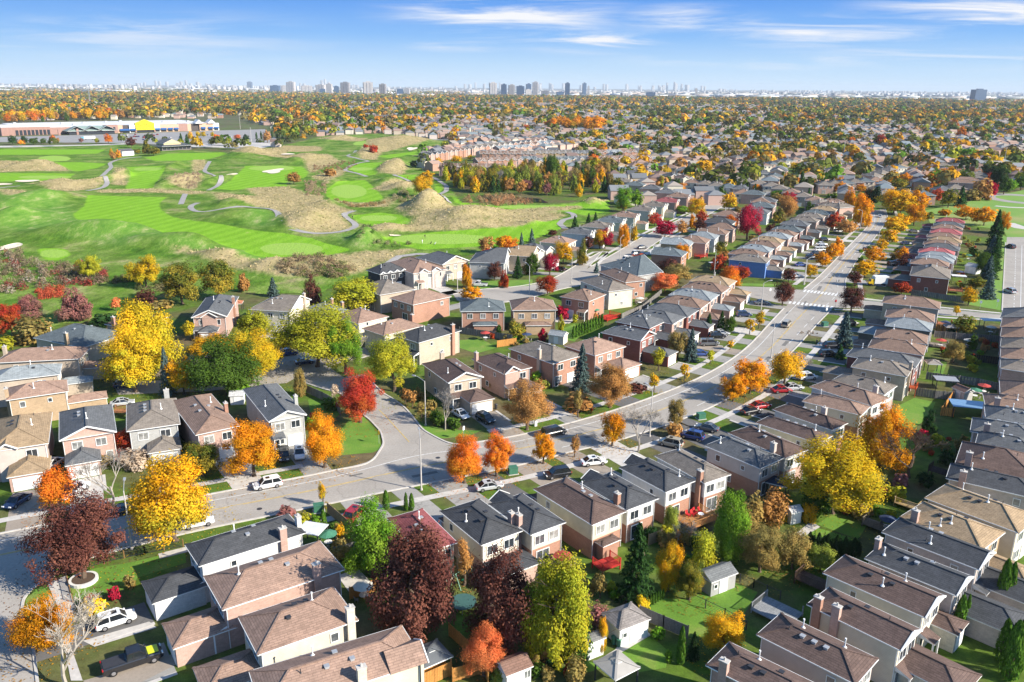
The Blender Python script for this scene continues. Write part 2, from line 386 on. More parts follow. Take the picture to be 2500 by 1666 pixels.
kerb(PL('B4',1815,-20,1790,440), n=12); kerb(PL('B4',690,335,860,372,985,385,1395,432,1790,470), n=16); kerb(PL('B4',640,420,880,425,1400,475,1790,494), n=16)
def walk(a, d, w=1.5, z=.062, name='sidewalk'):
    mb = MB(); strip(offset(a, d), w, z, mb); return struct(name, mb, CONC)
walk(LOs[jC+6:jF0-2], -4.6); walk(UPs[iB1+4:iF0-2], 4.0); walk(UPs[:iB0-2], 4.2); walk(UPs[iF1+2:], 4.0); walk(LOs[jF1+1:], -4.6)
for pl, d in ((PL('C3',640,1568,850,1450,1060,1350,1250,1220,1560,1060), -2.4),(PL('B3',560,140,760,30)+PL('C3',700,1440,950,1300,1060,1230,1200,1160,1500,1020), 2.4),(PL('B4',690,335,860,372,985,385,1395,432,1790,470), 2.2),(PL('B4',640,420,880,425,1400,475,1790,494), -2.2)):
    walk(smooth(resample(pl, 40), 2), d, 1.4)
mb = MB(); mb.poly(PL('A1',320,900,445,850,500,1040,470,1300,560,1560,480,1560,430,1300,400,1080), .064); struct('sidewalk', mb, CONC)
pa = MB(); strip(offset(UPs, -2.3), .14, .05, pa); struct('edge_line', pa, LINEW)
pa = MB(); strip(offset(MIDs, .12), .11, .05, pa); strip(offset(MIDs, -.12), .11, .05, pa, dash=(6,2)); struct('centre_line', pa, LINEY)
pa = MB(); strip(offset(LOs[jC+30:], 2.4), .13, .05, pa, dash=(4, 5)); struct('lane_line', pa, LINEW)
def lerp(a, b, t): return (a[0]+(b[0]-a[0])*t, a[1]+(b[1]-a[1])*t)
for A, B, A2, B2 in ((P('B4',455,298),P('B4',715,330),P('B4',440,312),P('B4',700,345)),(P('B4',352,376),P('B4',660,412),P('B4',340,392),P('B4',648,428))):
    mb = MB(); n = 11
    for k in range(n):
        t0, t1 = (k+.15)/n, (k+.7)/n
        mb.face([(*lerp(A2,B2,t0),.052),(*lerp(A2,B2,t1),.052),(*lerp(A,B,t1),.052),(*lerp(A,B,t0),.052)])
    struct('crosswalk', mb, LINEW)
pa = MB(); strip(resample(PL('B2',900,1110,960,1170,1105,1330), 20), .14, .056, pa); struct('centre_line', pa, LINEY)
pa = MB(); strip(resample(PL('B4',1885,0,1870,440), 60), .16, .056, pa, dash=(2, 2)); strip(resample(PL('B4',1925,0,1915,440), 60), .16, .056, pa); struct('lane_line', pa, LINEW)
mb = MB(); mb.poly(PL('C4',1375,1010,1560,975,1760,930,2150,850,2400,840,2400,1205,1985,1205,1960,1150,1700,1120,1420,1100), .04)
m, nt_, b_, N_, L_ = nodes('park_grass'); co_ = N_('ShaderNodeTexCoord').outputs['Object']
L_(ramp(N_, L_, noise(N_, L_, .03, 5, co_), (.3, (.10,.235,.025)), (.5, (.15,.27,.03)), (.7, (.26,.27,.08))), b_.inputs['Base Color']); b_.inputs['Roughness'].default_value = .95
struct('park_lawn', mb, MATS['park_grass'])
mb = MB(); strip(resample(PL('C4',1985,1100,2100,1140,2300,1150), 12), 7, .055, mb); struct('path', mb, CONC)
mb = MB(); strip(resample(PL('C4',1900,975,2000,985,2300,995), 12), 4, .055, mb); struct('path', mb, CONC)
mb = MB(); cx, cy, _ = P('C4',2110,925); 
for k in range(40):
    a0, a1 = 2*math.pi*k/40, 2*math.pi*(k+1)/40
    mb.face([(cx+math.cos(a)*r*1.0, cy+math.sin(a)*r*1.25, .055) for a, r in ((a0,22),(a1,22),(a1,14),(a0,14))][::-1])
struct('path', mb, PATHM)
mb = MB(); mb.poly(PL('B4',1790,-20,1815,-20,1790,440,1560,400,1640,330,1720,200), .04); mb.poly(PL('C4',1950,1190,1985,1205,1960,1600,1920,1600), .045); mb.poly(PL('B4',880,352,985,372,960,378,860,366), .045); struct('verge', mb, MATS['park_grass'])
# ---------------------------------------------------------------- golf course
GOLF = PL('C1',-40,548,1000,522,1380,565,1700,585,2080,540)+PL('C2',260,535,400,500,560,462,1000,440,1400,490,1640,515,1290,585,1255,650,1300,705,1400,765,1480,800,1600,950,2111,955)+PL('C3',400,965,870,925,882,1030,700,1110,560,1140,400,1195,160,1290,0,1318)+PL('C2',1650,1345,1300,1335,1120,1350,1000,1450,850,1560)+PL('B2',700,250,500,330,330,330)+PL('B1',1900,330,1700,330,1400,300,1100,330,900,420,720,500,400,540,200,640,-300,660)+PL('C1',-250,1400,-250,700)
gx = np.array([p[0] for p in GOLF]); gy = np.array([p[1] for p in GOLF])
GS = 1.5
xs = np.arange(gx.min(), gx.max(), GS); ys = np.arange(gy.min(), gy.max(), GS)
X, Y = np.meshgrid(xs, ys)
INS = inpoly(X, Y, GOLF)
# (zone, x, y, radius x px, radius y px, height m): grassy mounds
MOUND = [('C2',450,1090,230,70,5.5),('C2',1330,985,150,70,7),('C2',1600,1080,300,60,4.5),('C2',1050,1150,170,22,2.5),('C2',430,640,180,40,4),('C2',1090,690,120,45,5),('C2',1050,800,90,30,3.5),('C2',1150,850,130,35,4),('C2',700,490,180,28,4),('C2',1100,500,260,40,5),('C2',900,580,80,40,3),('C2',500,1430,300,50,3),('C2',880,1230,110,45,5),
 ('C1',250,690,260,30,4),('C1',480,830,260,25,3.5),('C1',1330,800,150,50,4.5),('C1',1270,690,90,45,4),('C1',900,760,60,70,4),('C1',200,960,260,80,6),('C1',700,1190,500,55,6),('C1',1300,1260,420,50,5),('C1',1800,1060,280,55,4),('C1',1850,600,220,35,5),('C1',1750,960,180,40,3),('C1',100,1080,200,60,5),('C1',1600,790,60,40,3),('C2',650,800,120,40,2),('C2',1750,1030,300,20,2.5),('C3',750,950,110,28,4),('C3',330,1110,120,18,2.5),('C2',600,960,140,25,2),('C1',1650,1350,250,40,3),('C1',2000,1420,160,40,3)]
HT = .12+0*X
def gn(x, y, k, seed):
    r = np.random.default_rng(seed); o = 0
    for _ in range(7):
        a = r.uniform(0, 6.28); f = k*r.uniform(.6, 1.7); o = o+np.sin((x*np.cos(a)+y*np.sin(a))*f+r.uniform(0, 6.28))
    return o/7
for z, x, y, rx, ry, h in MOUND:
    c = P(z, x, y); e = P(z, x+rx, y); w = abs(e[0]-c[0]); a = P(z, x, y-ry); b = P(z, x, y+ry); d = abs(a[1]-b[1])/2
    q = ((X-c[0])/w)**2+((Y-c[1])/d)**2
    HT += 1.2*h*np.exp(-1.6*q)*(1+.45*gn(X, Y, .11, int(x))+.22*gn(X, Y, .33, int(x)+5))
edge = np.ones_like(X)
for k in range(6):      # keep the rim of the course at street level
    pass
def blur(a, n):
    for _ in range(n):
        a = a.copy(); a[1:-1] = .25*a[:-2]+.5*a[1:-1]+.25*a[2:]; a[:,1:-1] = .25*a[:,:-2]+.5*a[:,1:-1]+.25*a[:,2:]
    return a
rim = np.clip(blur(INS.astype(float), 24)*2-1, 0, 1)
HT = .10+(HT-.12+.25*np.abs(gn(X, Y, .16, 3)))*rim
FW, GR, FE, LT = [], [], [], []
def zp(lst, z, *xy): lst.append(PL(z, *xy))
zp(FW,'C1',650,900,1230,912,1170,960,1190,1010,1270,1060,1450,1095,1700,1130,1939,1170,2111,1192,2111,1345,1900,1330,1300,1215,1100,1160,820,1125,560,1075,538,1040,620,980)
zp(FW,'C2',-10,1160,280,1185,480,1215,600,1255,790,1300,600,1345,120,1360,-10,1345)
zp(FW,'C2',1000,1215,1300,1178,1939,1140,2111,1115,2111,1195,1900,1265,1300,1300,1050,1245)
zp(FW,'C2',770,1050,1000,1025,1130,1048,1215,1090,1200,1120,950,1130,840,1105)
zp(FW,'C2',600,850,690,805,880,785,940,840,1000,900,1015,925,900,950,640,945,590,900)
zp(FW,'C2',740,700,850,660,1010,655,990,700,960,750,860,755,820,730)
zp(FW,'C1',1060,622,1240,590,1650,582,1680,610,1500,640,1150,645)
zp(FW,'C1',930,690,1240,680,1180,760,1130,855,920,852,960,760)
zp(FW,'C1',1790,700,2111,690,2111,840,1700,860,1580,850,1700,790)
zp(FW,'C2',-10,680,420,690,465,730,440,765,300,800,-10,845)
zp(FW,'C1',300,660,600,655,790,665,720,695,560,725,420,690)
zp(FW,'C1',-30,735,560,738,480,785,-30,800)
zp(FW,'C1',-30,600,480,598,720,590,780,560,-30,560)
zp(FW,'C1',270,1290,480,1290,525,1340,430,1385,330,1375)
zp(FW,'C2',1480,870,1600,950,1900,985,2111,985,2111,1010,1800,1015,1550,960)
zp(FW,'C3',-10,990,600,965,870,930,880,1010,700,1050,560,1020,300,1005,-10,1015)
zp(FW,'C3',-10,1150,250,1110,500,1080,525,1135,300,1230,100,1290,-10,1300)
zp(FW,'C2',950,610,1300,570,1290,595,1050,625)
zp(FW,'C2',1100,750,1260,745,1240,780,1140,790); zp(FW,'C2',1390,810,1450,820,1440,880,1400,890)
def ell(z, x, y, rx, ry): return [P(z, x+rx*math.cos(a), y+ry*math.sin(a)) for a in np.linspace(0, 6.283, 26)[:-1]]
for e in (('C2',340,1295,230,46),('C1',1090,707,105,15),('C1',400,628,120,22),('C2',1450,1222,370,38),('C2',980,1068,140,22),('C2',760,870,130,50),('C1',2000,700,170,18),('C2',850,705,90,12),('C1',400,1330,110,32),('C1',330,765,200,12),('C2',850,525,60,12),('C3',300,985,260,14)): GR.append(ell(*e))
zp(FE,'C2',80,945,220,900,450,930,720,990,800,1012,700,1050,740,1090,800,1135,700,1170,450,1182,290,1150,270,1080,170,1000)
zp(FE,'C2',835,1150,1010,1125,1210,1118,1245,1090,1100,1000,1150,960,1330,890,1450,945,1520,985,1700,1020,2111,1040,2111,1105,1700,1150,1300,1168,900,1172)
zp(FE,'C3',-10,1025,300,1020,520,1030,560,1050,300,1120,-10,1145); zp(FE,'C3',60,1010,400,985,640,975,660,1000,300,1030)
zp(FE,'C2',80,1425,350,1360,750,1330,1000,1300,1250,1300,1050,1380,900,1440,850,1475,500,1500,200,1460)
zp(FE,'C2',250,610,600,598,700,650,560,700,480,740,430,660,300,645)
zp(FE,'C2',820,600,900,500,1400,482,1280,520,1000,585,960,640,850,630); zp(FE,'C2',520,480,900,490,860,512,600,505); zp(FE,'C2',-10,560,300,530,560,540,560,570,300,585,-10,600)
zp(FE,'C1',-30,640,220,650,480,695,520,722,300,722,-30,732); zp(FE,'C1',200,812,600,780,745,780,760,815,700,855,480,880,380,865)
zp(FE,'C1',720,858,1000,852,1550,870,1450,892,1100,878,720,882); zp(FE,'C1',1200,800,1400,740,1500,762,1480,815,1420,862,1250,832)
zp(FE,'C2',-10,845,300,830,440,880,580,905,600,850,560,800,480,760,560,740,680,700,740,720,600,830,560,960,100,910)
zp(FE,'C2',920,852,1150,790,1280,830,1200,872,1000,872); zp(FE,'C2',960,720,1080,640,1200,700,1150,752,1000,742); zp(FE,'C2',600,930,800,960,1000,950,1060,900,1100,930,1050,985,800,985)
zp(FE,'C1',1690,592,2111,560,2111,625,1750,612); zp(FE,'C1',-30,850,150,860,300,890,60,900); zp(FE,'C1',850,690,930,700,930,830,820,820); zp(FE,'C3',660,930,860,910,870,935,760,975,690,965)
zp(FE,'C1',1200,1290,1500,1320,1900,1390,2111,1400,2111,1500,1700,1440); zp(FE,'C1',1420,640,1520,640,1510,700,1420,740); zp(FE,'C1',1560,870,2111,930,2111,1010,1900,985,1640,960)
zp(LT,'C1',-30,900,400,880,520,1000,700,1090,1100,1180,1300,1230,900,1300,400,1200,-30,1150); zp(LT,'C1',1000,1230,2000,1340,1950,1400,1300,1320); zp(LT,'C2',0,1000,240,1080,200,1160,0,1120); zp(LT,'C2',620,1180,900,1180,1000,1290,800,1290)
def raster(polys, n):
    a = np.zeros_like(X)
    for p in polys: a = np.maximum(a, inpoly(X, Y, p).astype(float))
    return blur(a, n)
# hillside positions sit lower in the picture plane once raised: undo the lift for the zones
zF, zG, zE, zL = raster(FW, 2), raster(GR, 1), raster(FE, 5), raster(LT, 8)
HT = HT-(HT-.2)*np.clip(zF*1.0, 0, 1)*.85*(1-zE)
HT = np.clip(blur(HT, 2), .06, None)
def golf_h(x, y):
    i = np.clip((x-xs[0])/GS, 0, len(xs)-2); j = np.clip((y-ys[0])/GS, 0, len(ys)-2); i0 = int(i); j0 = int(j)
    return float(HT[j0, i0]) if INS[j0, i0] else 0.0
idx = -np.ones(X.shape, int); keep = INS; idx[keep] = np.arange(keep.sum())
q = keep[:-1,:-1] & keep[1:,:-1] & keep[:-1,1:] & keep[1:,1:]
fa = np.stack([idx[:-1,:-1][q], idx[:-1,1:][q], idx[1:,1:][q], idx[1:,:-1][q]], 1)
V = np.stack([X[keep], Y[keep], HT[keep]], 1)
me = bpy.data.meshes.new('golf_course')
def fill(me, V, F4):
    n = F4.shape[1]
    me.vertices.add(len(V)); me.vertices.foreach_set('co', np.ascontiguousarray(V, dtype=np.float32).ravel())
    me.loops.add(F4.size); me.loops.foreach_set('vertex_index', np.ascontiguousarray(F4, dtype=np.int32).ravel())
    me.polygons.add(len(F4)); me.polygons.foreach_set('loop_start', np.arange(0, F4.size, n, dtype=np.int32))
    me.update(calc_edges=True)
fill(me, V, fa); me.polygons.foreach_set('use_smooth', np.ones(len(fa), bool))
at_ = me.color_attributes.new('zone', 'FLOAT_COLOR', 'POINT')
at_.data.foreach_set('color', np.stack([zF[keep], zE[keep], zG[keep], zL[keep]], 1).astype(np.float32).ravel())
m, nt, b, N, L = nodes('golf_grass')
co = N('ShaderNodeTexCoord').outputs['Object']; za = N('ShaderNodeAttribute', attribute_name='zone'); sp = N('ShaderNodeSeparateColor'); L(za.outputs['Color'], sp.inputs[0])
sm = N('ShaderNodeMapping'); L(co, sm.inputs[0]); sm.inputs['Scale'].default_value = (1, .45, 1); sm.inputs['Rotation'].default_value = (0, 0, .5)
n1 = noise(N, L, .05, 6, co, .65); n2 = noise(N, L, .9, 5, sm.outputs[0], .7); n3 = noise(N, L, .22, 5, sm.outputs[0], .7)
rough = ramp(N, L, n1, (.34, (.06,.15,.014)), (.45, (.11,.21,.022)), (.57, (.18,.26,.05)), (.68, (.34,.31,.14)))
rough = mixn(N, L, 1.0, rough, ramp(N, L, n3, (.3, .6), (.7, 1.25)), 'MULTIPLY')
rough = mixn(N, L, 1.0, rough, ramp(N, L, n2, (.25, .72), (.75, 1.2)), 'MULTIPLY')
lt = ramp(N, L, n3, (.3, (.07,.19,.02)), (.52, (.14,.26,.04)), (.72, (.36,.36,.16)))
rough = mixn(N, L, za.outputs['Alpha'], rough, lt)
wv = N('ShaderNodeTexWave', wave_type='BANDS', bands_direction='X', ins={'Scale':.045,'Distortion':.6,'Detail':1,'Detail Scale':.4}); L(sm.outputs[0], wv.inputs[0])
fair = ramp(N, L, wv.outputs['Fac'], (.25, (.165,.345,.018)), (.75, (.20,.385,.026)))
fair = mixn(N, L, 1.0, fair, ramp(N, L, n3, (.3, .9), (.7, 1.1)), 'MULTIPLY')
fs = N('ShaderNodeMapRange', ins={'From Min':.35,'From Max':.65}); L(sp.outputs[0], fs.inputs[0])
c = mixn(N, L, fs.outputs[0], rough, fair)
gs = N('ShaderNodeMapRange', ins={'From Min':.4,'From Max':.6}); L(sp.outputs[2], gs.inputs[0])
c = mixn(N, L, gs.outputs[0], c, (.27,.42,.07))
fes = ramp(N, L, n3, (.25, (.17,.17,.05)), (.42, (.33,.275,.125)), (.7, (.48,.375,.20)))
fes = mixn(N, L, 1.0, fes, ramp(N, L, n2, (.25, .7), (.75, 1.2)), 'MULTIPLY')
ed = N('ShaderNodeMath', operation='MULTIPLY_ADD'); L(n3, ed.inputs[0]); ed.inputs[1].default_value = 1.7; ed.inputs[2].default_value = -.87
es = N('ShaderNodeMath', operation='ADD'); L(sp.outputs[1], es.inputs[0]); L(ed.outputs[0], es.inputs[1])
em = N('ShaderNodeMapRange', ins={'From Min':.15,'From Max':.85}); L(es.outputs[0], em.inputs[0])
c = mixn(N, L, em.outputs[0], c, fes)
L(c, b.inputs['Base Color']); b.inputs['Roughness'].default_value = .95; b.inputs['Specular IOR Level'].default_value = .05
bp = N('ShaderNodeBump', ins={'Strength':.55,'Distance':.7}); L(n2, bp.inputs['Height']); L(bp.outputs[0], b.inputs['Normal'])
me.materials.append(m); tag(link('golf_course', me), kind='structure')
def draped(name, pl, w, mat, lift=.12):
    a = smooth(resample(pl, 60), 4); mb = MB()
    for s0, s1 in ((-1, 0), (0, 1)):
        l, r = offset(a, w/2*s1), offset(a, w/2*s0)
        for i in range(len(a)-1):
            mb.face([(*p, golf_h(*p)+lift) for p in (r[i], r[i+1], l[i+1], l[i])])
    return struct(name, mb, mat)
for pl in (PL('C1',640,872,700,862,770,845,795,812,772,780,742,768,790,720,822,692,805,662,850,640,930,625,1040,615),PL('C1',1545,650,1512,700,1505,722,1560,752,1640,790,1600,832,1535,862),PL('C1',1365,888,1350,920,1332,965),
    PL('C1',1460,955,1400,972,1402,1000,1440,1025,1510,1030,1620,1010,1800,990)+PL('C2',60,995,150,1002,230,1045,252,1080,230,1125,290,1165,480,1190,680,1178,800,1145,830,1122,720,1062,722,1040,800,1015),
    PL('C2',1300,745,1390,770,1480,830,1478,868,1410,902,1425,930,1500,975),PL('C2',890,762,820,735,722,718,770,680,850,655,925,650,780,622,742,610,800,590,812,570),PL('C2',1050,1400,1130,1348,1280,1330,1350,1335),PL('C3',545,1145,500,1112,530,1080,612,1060,600,1037,555,1022),PL('C2',1090,750,1170,780,1210,800),PL('C1',-30,848,60,838,150,832)):
    draped('golf_path', pl, 3.0, PATHM)
def bunker(z, x, y, rx, ry, k=.25):
    c = P(z, x, y); h0 = golf_h(c[0], c[1]); mb = MB(); c = P(z, x, y, h0); pts = []
    e = P(z, x+rx, y, h0); w = abs(e[0]-c[0]); a = P(z, x, y-ry, h0); b = P(z, x, y+ry, h0); d = abs(a[1]-b[1])/2
    for t in np.linspace(0, 6.283, 29)[:-1]:
        r = 1+k*math.sin(3*t+x)+k*.5*math.sin(2*t+y); p = (c[0]+w*r*math.cos(t), c[1]+d*r*math.sin(t)); pts.append(p)
    hh = max(golf_h(*p) for p in pts)
    rim_ = [Vector((p[0], p[1], max(golf_h(*p), h0)+.3)) for p in pts]; inn = [Vector((c[0]+(p[0]-c[0])*.86, c[1]+(p[1]-c[1])*.86, h0+.18)) for p in pts]
    for i in range(len(pts)):
        j = (i+1) % len(pts); mb.face([rim_[i], rim_[j], inn[j], inn[i]]); mb.face([inn[i], inn[j], (c[0], c[1], h0+.14)])
    o = mb.build('sand_bunker', SAND, smooth=True); return tag(o, kind='structure')
for a in (('C2',205,720,66,16),('C2',1225,555,34,11),('C1',1712,745,34,9,.05),('C1',200,793,80,8,.1),('C1',70,1280,66,26,.08),('C2',1100,1196,42,5,.05),('C1',20,818,60,7,.1),('C2',310,594,50,5,.1)): bunker(*a)
# brook with reeds in front of the wood
mb = MB(); mb.poly(PL('C3',-50,935,200,945,420,955,360,925,100,905,-100,900), .3); 
m, nt, b, N, L = nodes('pond_water'); b.inputs['Base Color'].default_value = (.02,.03,.035,1); b.inputs['Roughness'].default_value = .05
struct('pond', mb, m)
# ---------------------------------------------------------------- houses
ROOFC = {'br':(.30,.20,.15),'rb':(.37,.245,.185),'db':(.155,.105,.088),'dk':(.085,.088,.094),'gy':(.15,.156,.162),'lg':(.30,.33,.34),'tn':(.41,.295,.18),'gb':(.25,.215,.18),'rd':(.33,.10,.10),'bg':(.15,.18,.19),'rr':(.46,.14,.14)}
ROOFN = {'br':'brown','rb':'reddish brown','db':'dark brown','dk':'charcoal','gy':'grey','lg':'pale grey','tn':'tan','gb':'taupe','rd':'dull red','bg':'slate green','rr':'bright red'}
WALLC = {'pk':(.50,.335,.275),'cr':(.66,.60,.48),'wh':(.68,.67,.64),'or':(.40,.225,.16),'be':(.50,.41,.32),'gr':(.42,.42,.40),'bl':(.13,.24,.52),'yl':(.68,.62,.43),'tb':(.46,.33,.21),'rdk':(.25,.10,.08),'pg':(.55,.47,.42),'ch':(.06,.06,.065),'dg':(.16,.15,.14)}
WALLN = {'pk':'pink brick','cr':'cream','wh':'white','or':'orange brick','be':'beige brick','gr':'grey','bl':'blue','yl':'pale yellow','tb':'tan brick','rdk':'dark red brick','pg':'pinkish beige','ch':'charcoal','dg':'dark grey'}
def roof_mb(w, d, z, t, axis, gn_, gp_, th=.14, mb=None, cx=0, cy=0):
    """hipped or gabled roof over a w x d plan; gn_, gp_: gable at the low / high end of the ridge axis"""
    mb = mb or MB()
    swap = axis == 'y'
    a, b = (d, w) if swap else (w, d)
    hb = b/2; hr = hb*t
    xn = -a/2+(0 if gn_ else hb); xp = a/2-(0 if gp_ else hb)
    if xn > xp: xn = xp = (xn+xp)/2; 
    hn = hr if (gn_ and gp_) or xn < xp else min(hr, (a/2)*t)
    T = (lambda x, y, zz: (cx-y, cy+x, zz)) if swap else (lambda x, y, zz: (cx+x, cy+y, zz))
    e = [(-a/2,-hb),(a/2,-hb),(a/2,hb),(-a/2,hb)]
    E = [T(*p, z) for p in e]; Rn = T(xn, 0, z+hn); Rp = T(xp, 0, z+hn); sl = math.hypot(hb, hn)
    mb.face([E[0], E[1], Rp, Rn], 0, [(-a/2,0),(a/2,0),(xp,sl),(xn,sl)])
    mb.face([E[2], E[3], Rn, Rp], 0, [(a/2,0),(-a/2,0),(xn,sl),(xp,sl)])
    if not gn_: mb.face([E[3], E[0], Rn], 0, [(-hb,0),(hb,0),(0,sl)])
    if not gp_: mb.face([E[1], E[2], Rp], 0, [(-hb,0),(hb,0),(0,sl)])
    B = [T(*p, z-th) for p in e]
    mb.face([B[3], B[2], B[1], B[0]], 1)
    for i in range(4):
        j = (i+1) % 4
        if (i == 3 and gn_) or (i == 1 and gp_):
            R_ = Rn if i == 3 else Rp; Rb = (R_[0], R_[1], R_[2]-th*1.2); mb.face([B[i], Rb, R_, E[i]], 1); mb.face([Rb, B[j], E[j], R_], 1)
        else: mb.face([B[i], B[j], E[j], E[i]], 1)
    up = Vector((0, 0, .02))
    caps = [(Rn, Rp)]+([] if gn_ else [(E[0], Rn), (E[3], Rn)])+([] if gp_ else [(E[1], Rp), (E[2], Rp)])
    for p, q in caps: mb.bar(Vector(p)+up, Vector(q)+up, .26, .07, 0)
    return mb, hn, (xn, xp, swap, e, T)
WINS = {}
def win_mesh(w, h, kind):
    k = (round(w, 1), round(h, 1), kind)
    if k not in WINS:
        f = MB(); t = .09
        for x0, x1, z0, z1 in ((-w/2-t,w/2+t,h/2,h/2+t),(-w/2-t,w/2+t,-h/2-t,-h/2),(-w/2-t,-w/2,-h/2,h/2),(w/2,w/2+t,-h/2,h/2)): f.box(x0,-.07,z0,x1,.03,z1,0,True)
        if kind != 'small': f.box(-.03,-.05,-h/2,.03,.02,h/2)
        p = MB(); p.box(-w/2,-.02,-h/2,w/2,.02,h/2)
        WINS[k] = (f.mesh('window', [WHITE]), p.mesh('pane', [GLASS]))
    return WINS[k]
def window(root, pos, n, w=1.3, h=1.2, kind='double', name='window', panes=True):
    fm, pm = win_mesh(w, h, kind); rz = math.atan2(n[1], n[0])+math.pi/2
    o = link(name, fm, root, None, pos, rz)
    link('pane', pm, o)
    return o
GDOORM = {}
def garage_door_mesh(w):
    k = round(w, 1)
    if k not in GDOORM:
        mb = MB(); h = 2.15; n = 4
        for i in range(n): mb.box(-w/2, -.05, i*h/n+.02, w/2, .03, (i+1)*h/n-.02)
        mb.box(-w/2, -.02, 0, w/2, .02, h)
        GDOORM[k] = mb.mesh('garage_door', [WHITE])
    return GDOORM[k]
PIPEM = MB(); PIPEM.tube((0,0,-.5),(0,0,.95),.07,.07,8); PIPEM.tube((0,0,.95),(0,0,1.12),.11,.11,8); PIPEM.tube((0,0,-.02),(0,0,.16),.26,.12,8); PIPEM = PIPEM.mesh('vent_pipe', [WHITE])
VENTM = MB(); VENTM.box(-.2,-.2,-.25,.2,.2,.14); VENTM.box(-.27,-.27,.14,.27,.27,.22,0,True); VENTM = {c: VENTM.mesh('roof_vent', [m]) for c, m in (('d', DARKM), ('l', STEEL))}
STACKM = MB(); STACKM.tube((0,0,-.3),(0,0,.45),.05,.05,6); STACKM.tube((0,0,-.05),(0,0,.1),.14,.06,6); STACKM = STACKM.mesh('plumbing_stack', [DARKM])
NHOUSE = 0
def in_road(p): return any(inpoly([p[0]], [p[1]], pl)[0] for pl in ROADS['all'])
HOUSES = []
def house(c, rz, w, d, s=1, he=5.6, roof='br', wall='pk', upper=None, gables='', front='c', garage=None, chim=(), label=None, desc=None, detail=2, drive='dk', t=.42, fg=None, group=None, name='house', ext=None, seed=None, axis=None, pipes=1, fence=None, wins=True):
    """one house; local x along the side a, sides a b c d run round from the near long side"""
    global NHOUSE; NHOUSE += 1
    rg = random.Random(seed if seed is not None else NHOUSE*17)
    root = empty(name, (c[0], c[1], 0), rz)
    jit = 1+rg.uniform(-.1, .1)
    rc = tuple(x*jit for x in ROOFC[roof]); wc = WALLC[wall]
    oh = .4; W_, D_ = w-2*oh, d-2*oh
    nrm = {'a':(0,-s),'c':(0,s),'b':(-1,0),'d':(1,0)}; tan = {'a':(1,0),'c':(1,0),'b':(0,s),'d':(0,s)}
    half = {'a':D_/2,'c':D_/2,'b':W_/2,'d':W_/2}; lng = {'a':W_,'c':W_,'b':D_,'d':D_}
    def sp(side, u, out, z): n_, t_ = nrm[side], tan[side]; h_ = half[side]+out; return (n_[0]*h_+t_[0]*u, n_[1]*h_+t_[1]*u, z)
    if axis is None:
        axis = 'x' if any(g in 'bd' for g in gables) else 'y' if any(g in 'ac' for g in gables) else ('x' if w >= d else 'y')
    ylo, yhi = ('a','c') if s > 0 else ('c','a')
    gneg, gpos = (('b' in gables), ('d' in gables)) if axis == 'x' else ((ylo in gables), (yhi in gables))
    # roof
    mb, hr, geo = roof_mb(w, d, he, t, axis, gneg, gpos)
    gab = []; FG = [] if not fg else (fg if isinstance(fg[0], tuple) else [fg]); gabs = []
    for fg in FG:
        side, u, gw = fg[:3]; gh = gw/2*.62; n_, t_ = nrm[side], tan[side]
        proj = fg[3] if len(fg) > 3 else .35
        dep = gh/t+.6
        fr = [Vector(sp(side, u-gw/2, oh+proj, he)), Vector(sp(side, u+gw/2, oh+proj, he)), Vector(sp(side, u, oh+proj, he+gh))]
        bk = [Vector(sp(side, u-gw/2, oh-dep, he)), Vector(sp(side, u+gw/2, oh-dep, he)), Vector(sp(side, u, oh-dep, he+gh))]
        l_ = math.hypot(gw/2, gh)
        mb.face([fr[0], fr[2], bk[2], bk[0]], 0, [(0,0),(0,l_),(dep,l_),(dep,0)]); mb.face([fr[2], fr[1], bk[1], bk[2]], 0, [(0,l_),(0,0),(dep,0),(dep,l_)])
        gab = [fr, bk]; gabs.append((fg, fr, proj))
    rf = mb.build('roof', [SHINGLE, WHITE], root, rc)
    # gutters and rake boards
    if detail >= 1:
        g = MB(); xn, xp, swap, e, T = geo
        for i in range(4):
            j = (i+1) % 4; p, q = T(*e[i], he-.06), T(*e[j], he-.06)
            if (i == 3 and gneg) or (i == 1 and gpos):
                rg_ = T(xn if i == 3 else xp, 0, he+hr-.06); g.bar(p, rg_, .12, .24); g.bar(q, rg_, .12, .24)
            else: g.bar(p, q, .10, .12)
        for _, f0, _ in gabs:
            dz = Vector((0,0,-.05)); g.bar(f0[0]+dz, f0[2]+dz, .12, .22); g.bar(f0[1]+dz, f0[2]+dz, .12, .22)
        if detail >= 2:
            for sx in (-1, 1): g.tube((sx*(W_/2-.1), -s*(D_/2+.07), .1), (sx*(W_/2-.1), -s*(D_/2+.07), he-.1), .05, .05, 5)
        g.build('gutter', WHITE, root)
    # walls
    lo = MB(); zt = 2.9 if upper else he
    lo.box(-W_/2, -D_/2, -.2, W_/2, D_/2, zt)
    up = lo if not upper else MB()
    if upper: up.box(-W_/2-.015, -D_/2-.015, 2.88, W_/2+.015, D_/2+.015, he)
    def tri(side):
        n_ = lng[side]/2; hh = n_*hr/((d if side in 'bd' else w)/2)
        up.face([sp(side, -n_, 0, he), sp(side, n_, 0, he), sp(side, 0, 0, he+hh)]); 
    for g_ in gables: tri(g_)
    for fg, _, proj in gabs:
        side, u, gw = fg[:3]; b_ = gw/2-.35; hh = b_*.62; pj = proj if len(fg) > 3 else .02
        A = [sp(side, u-b_, pj, 0 if pj > .1 else he-.2), sp(side, u+b_, pj, 0 if pj > .1 else he-.2), sp(side, u+b_, pj, he), sp(side, u, pj, he+hh), sp(side, u-b_, pj, he)]
        up.face(A)
        if pj > .1:
            for x_ in (-b_, b_): up.face([sp(side, u+x_, 0, 0), sp(side, u+x_, pj, 0), sp(side, u+x_, pj, he), sp(side, u+x_, 0, he)])
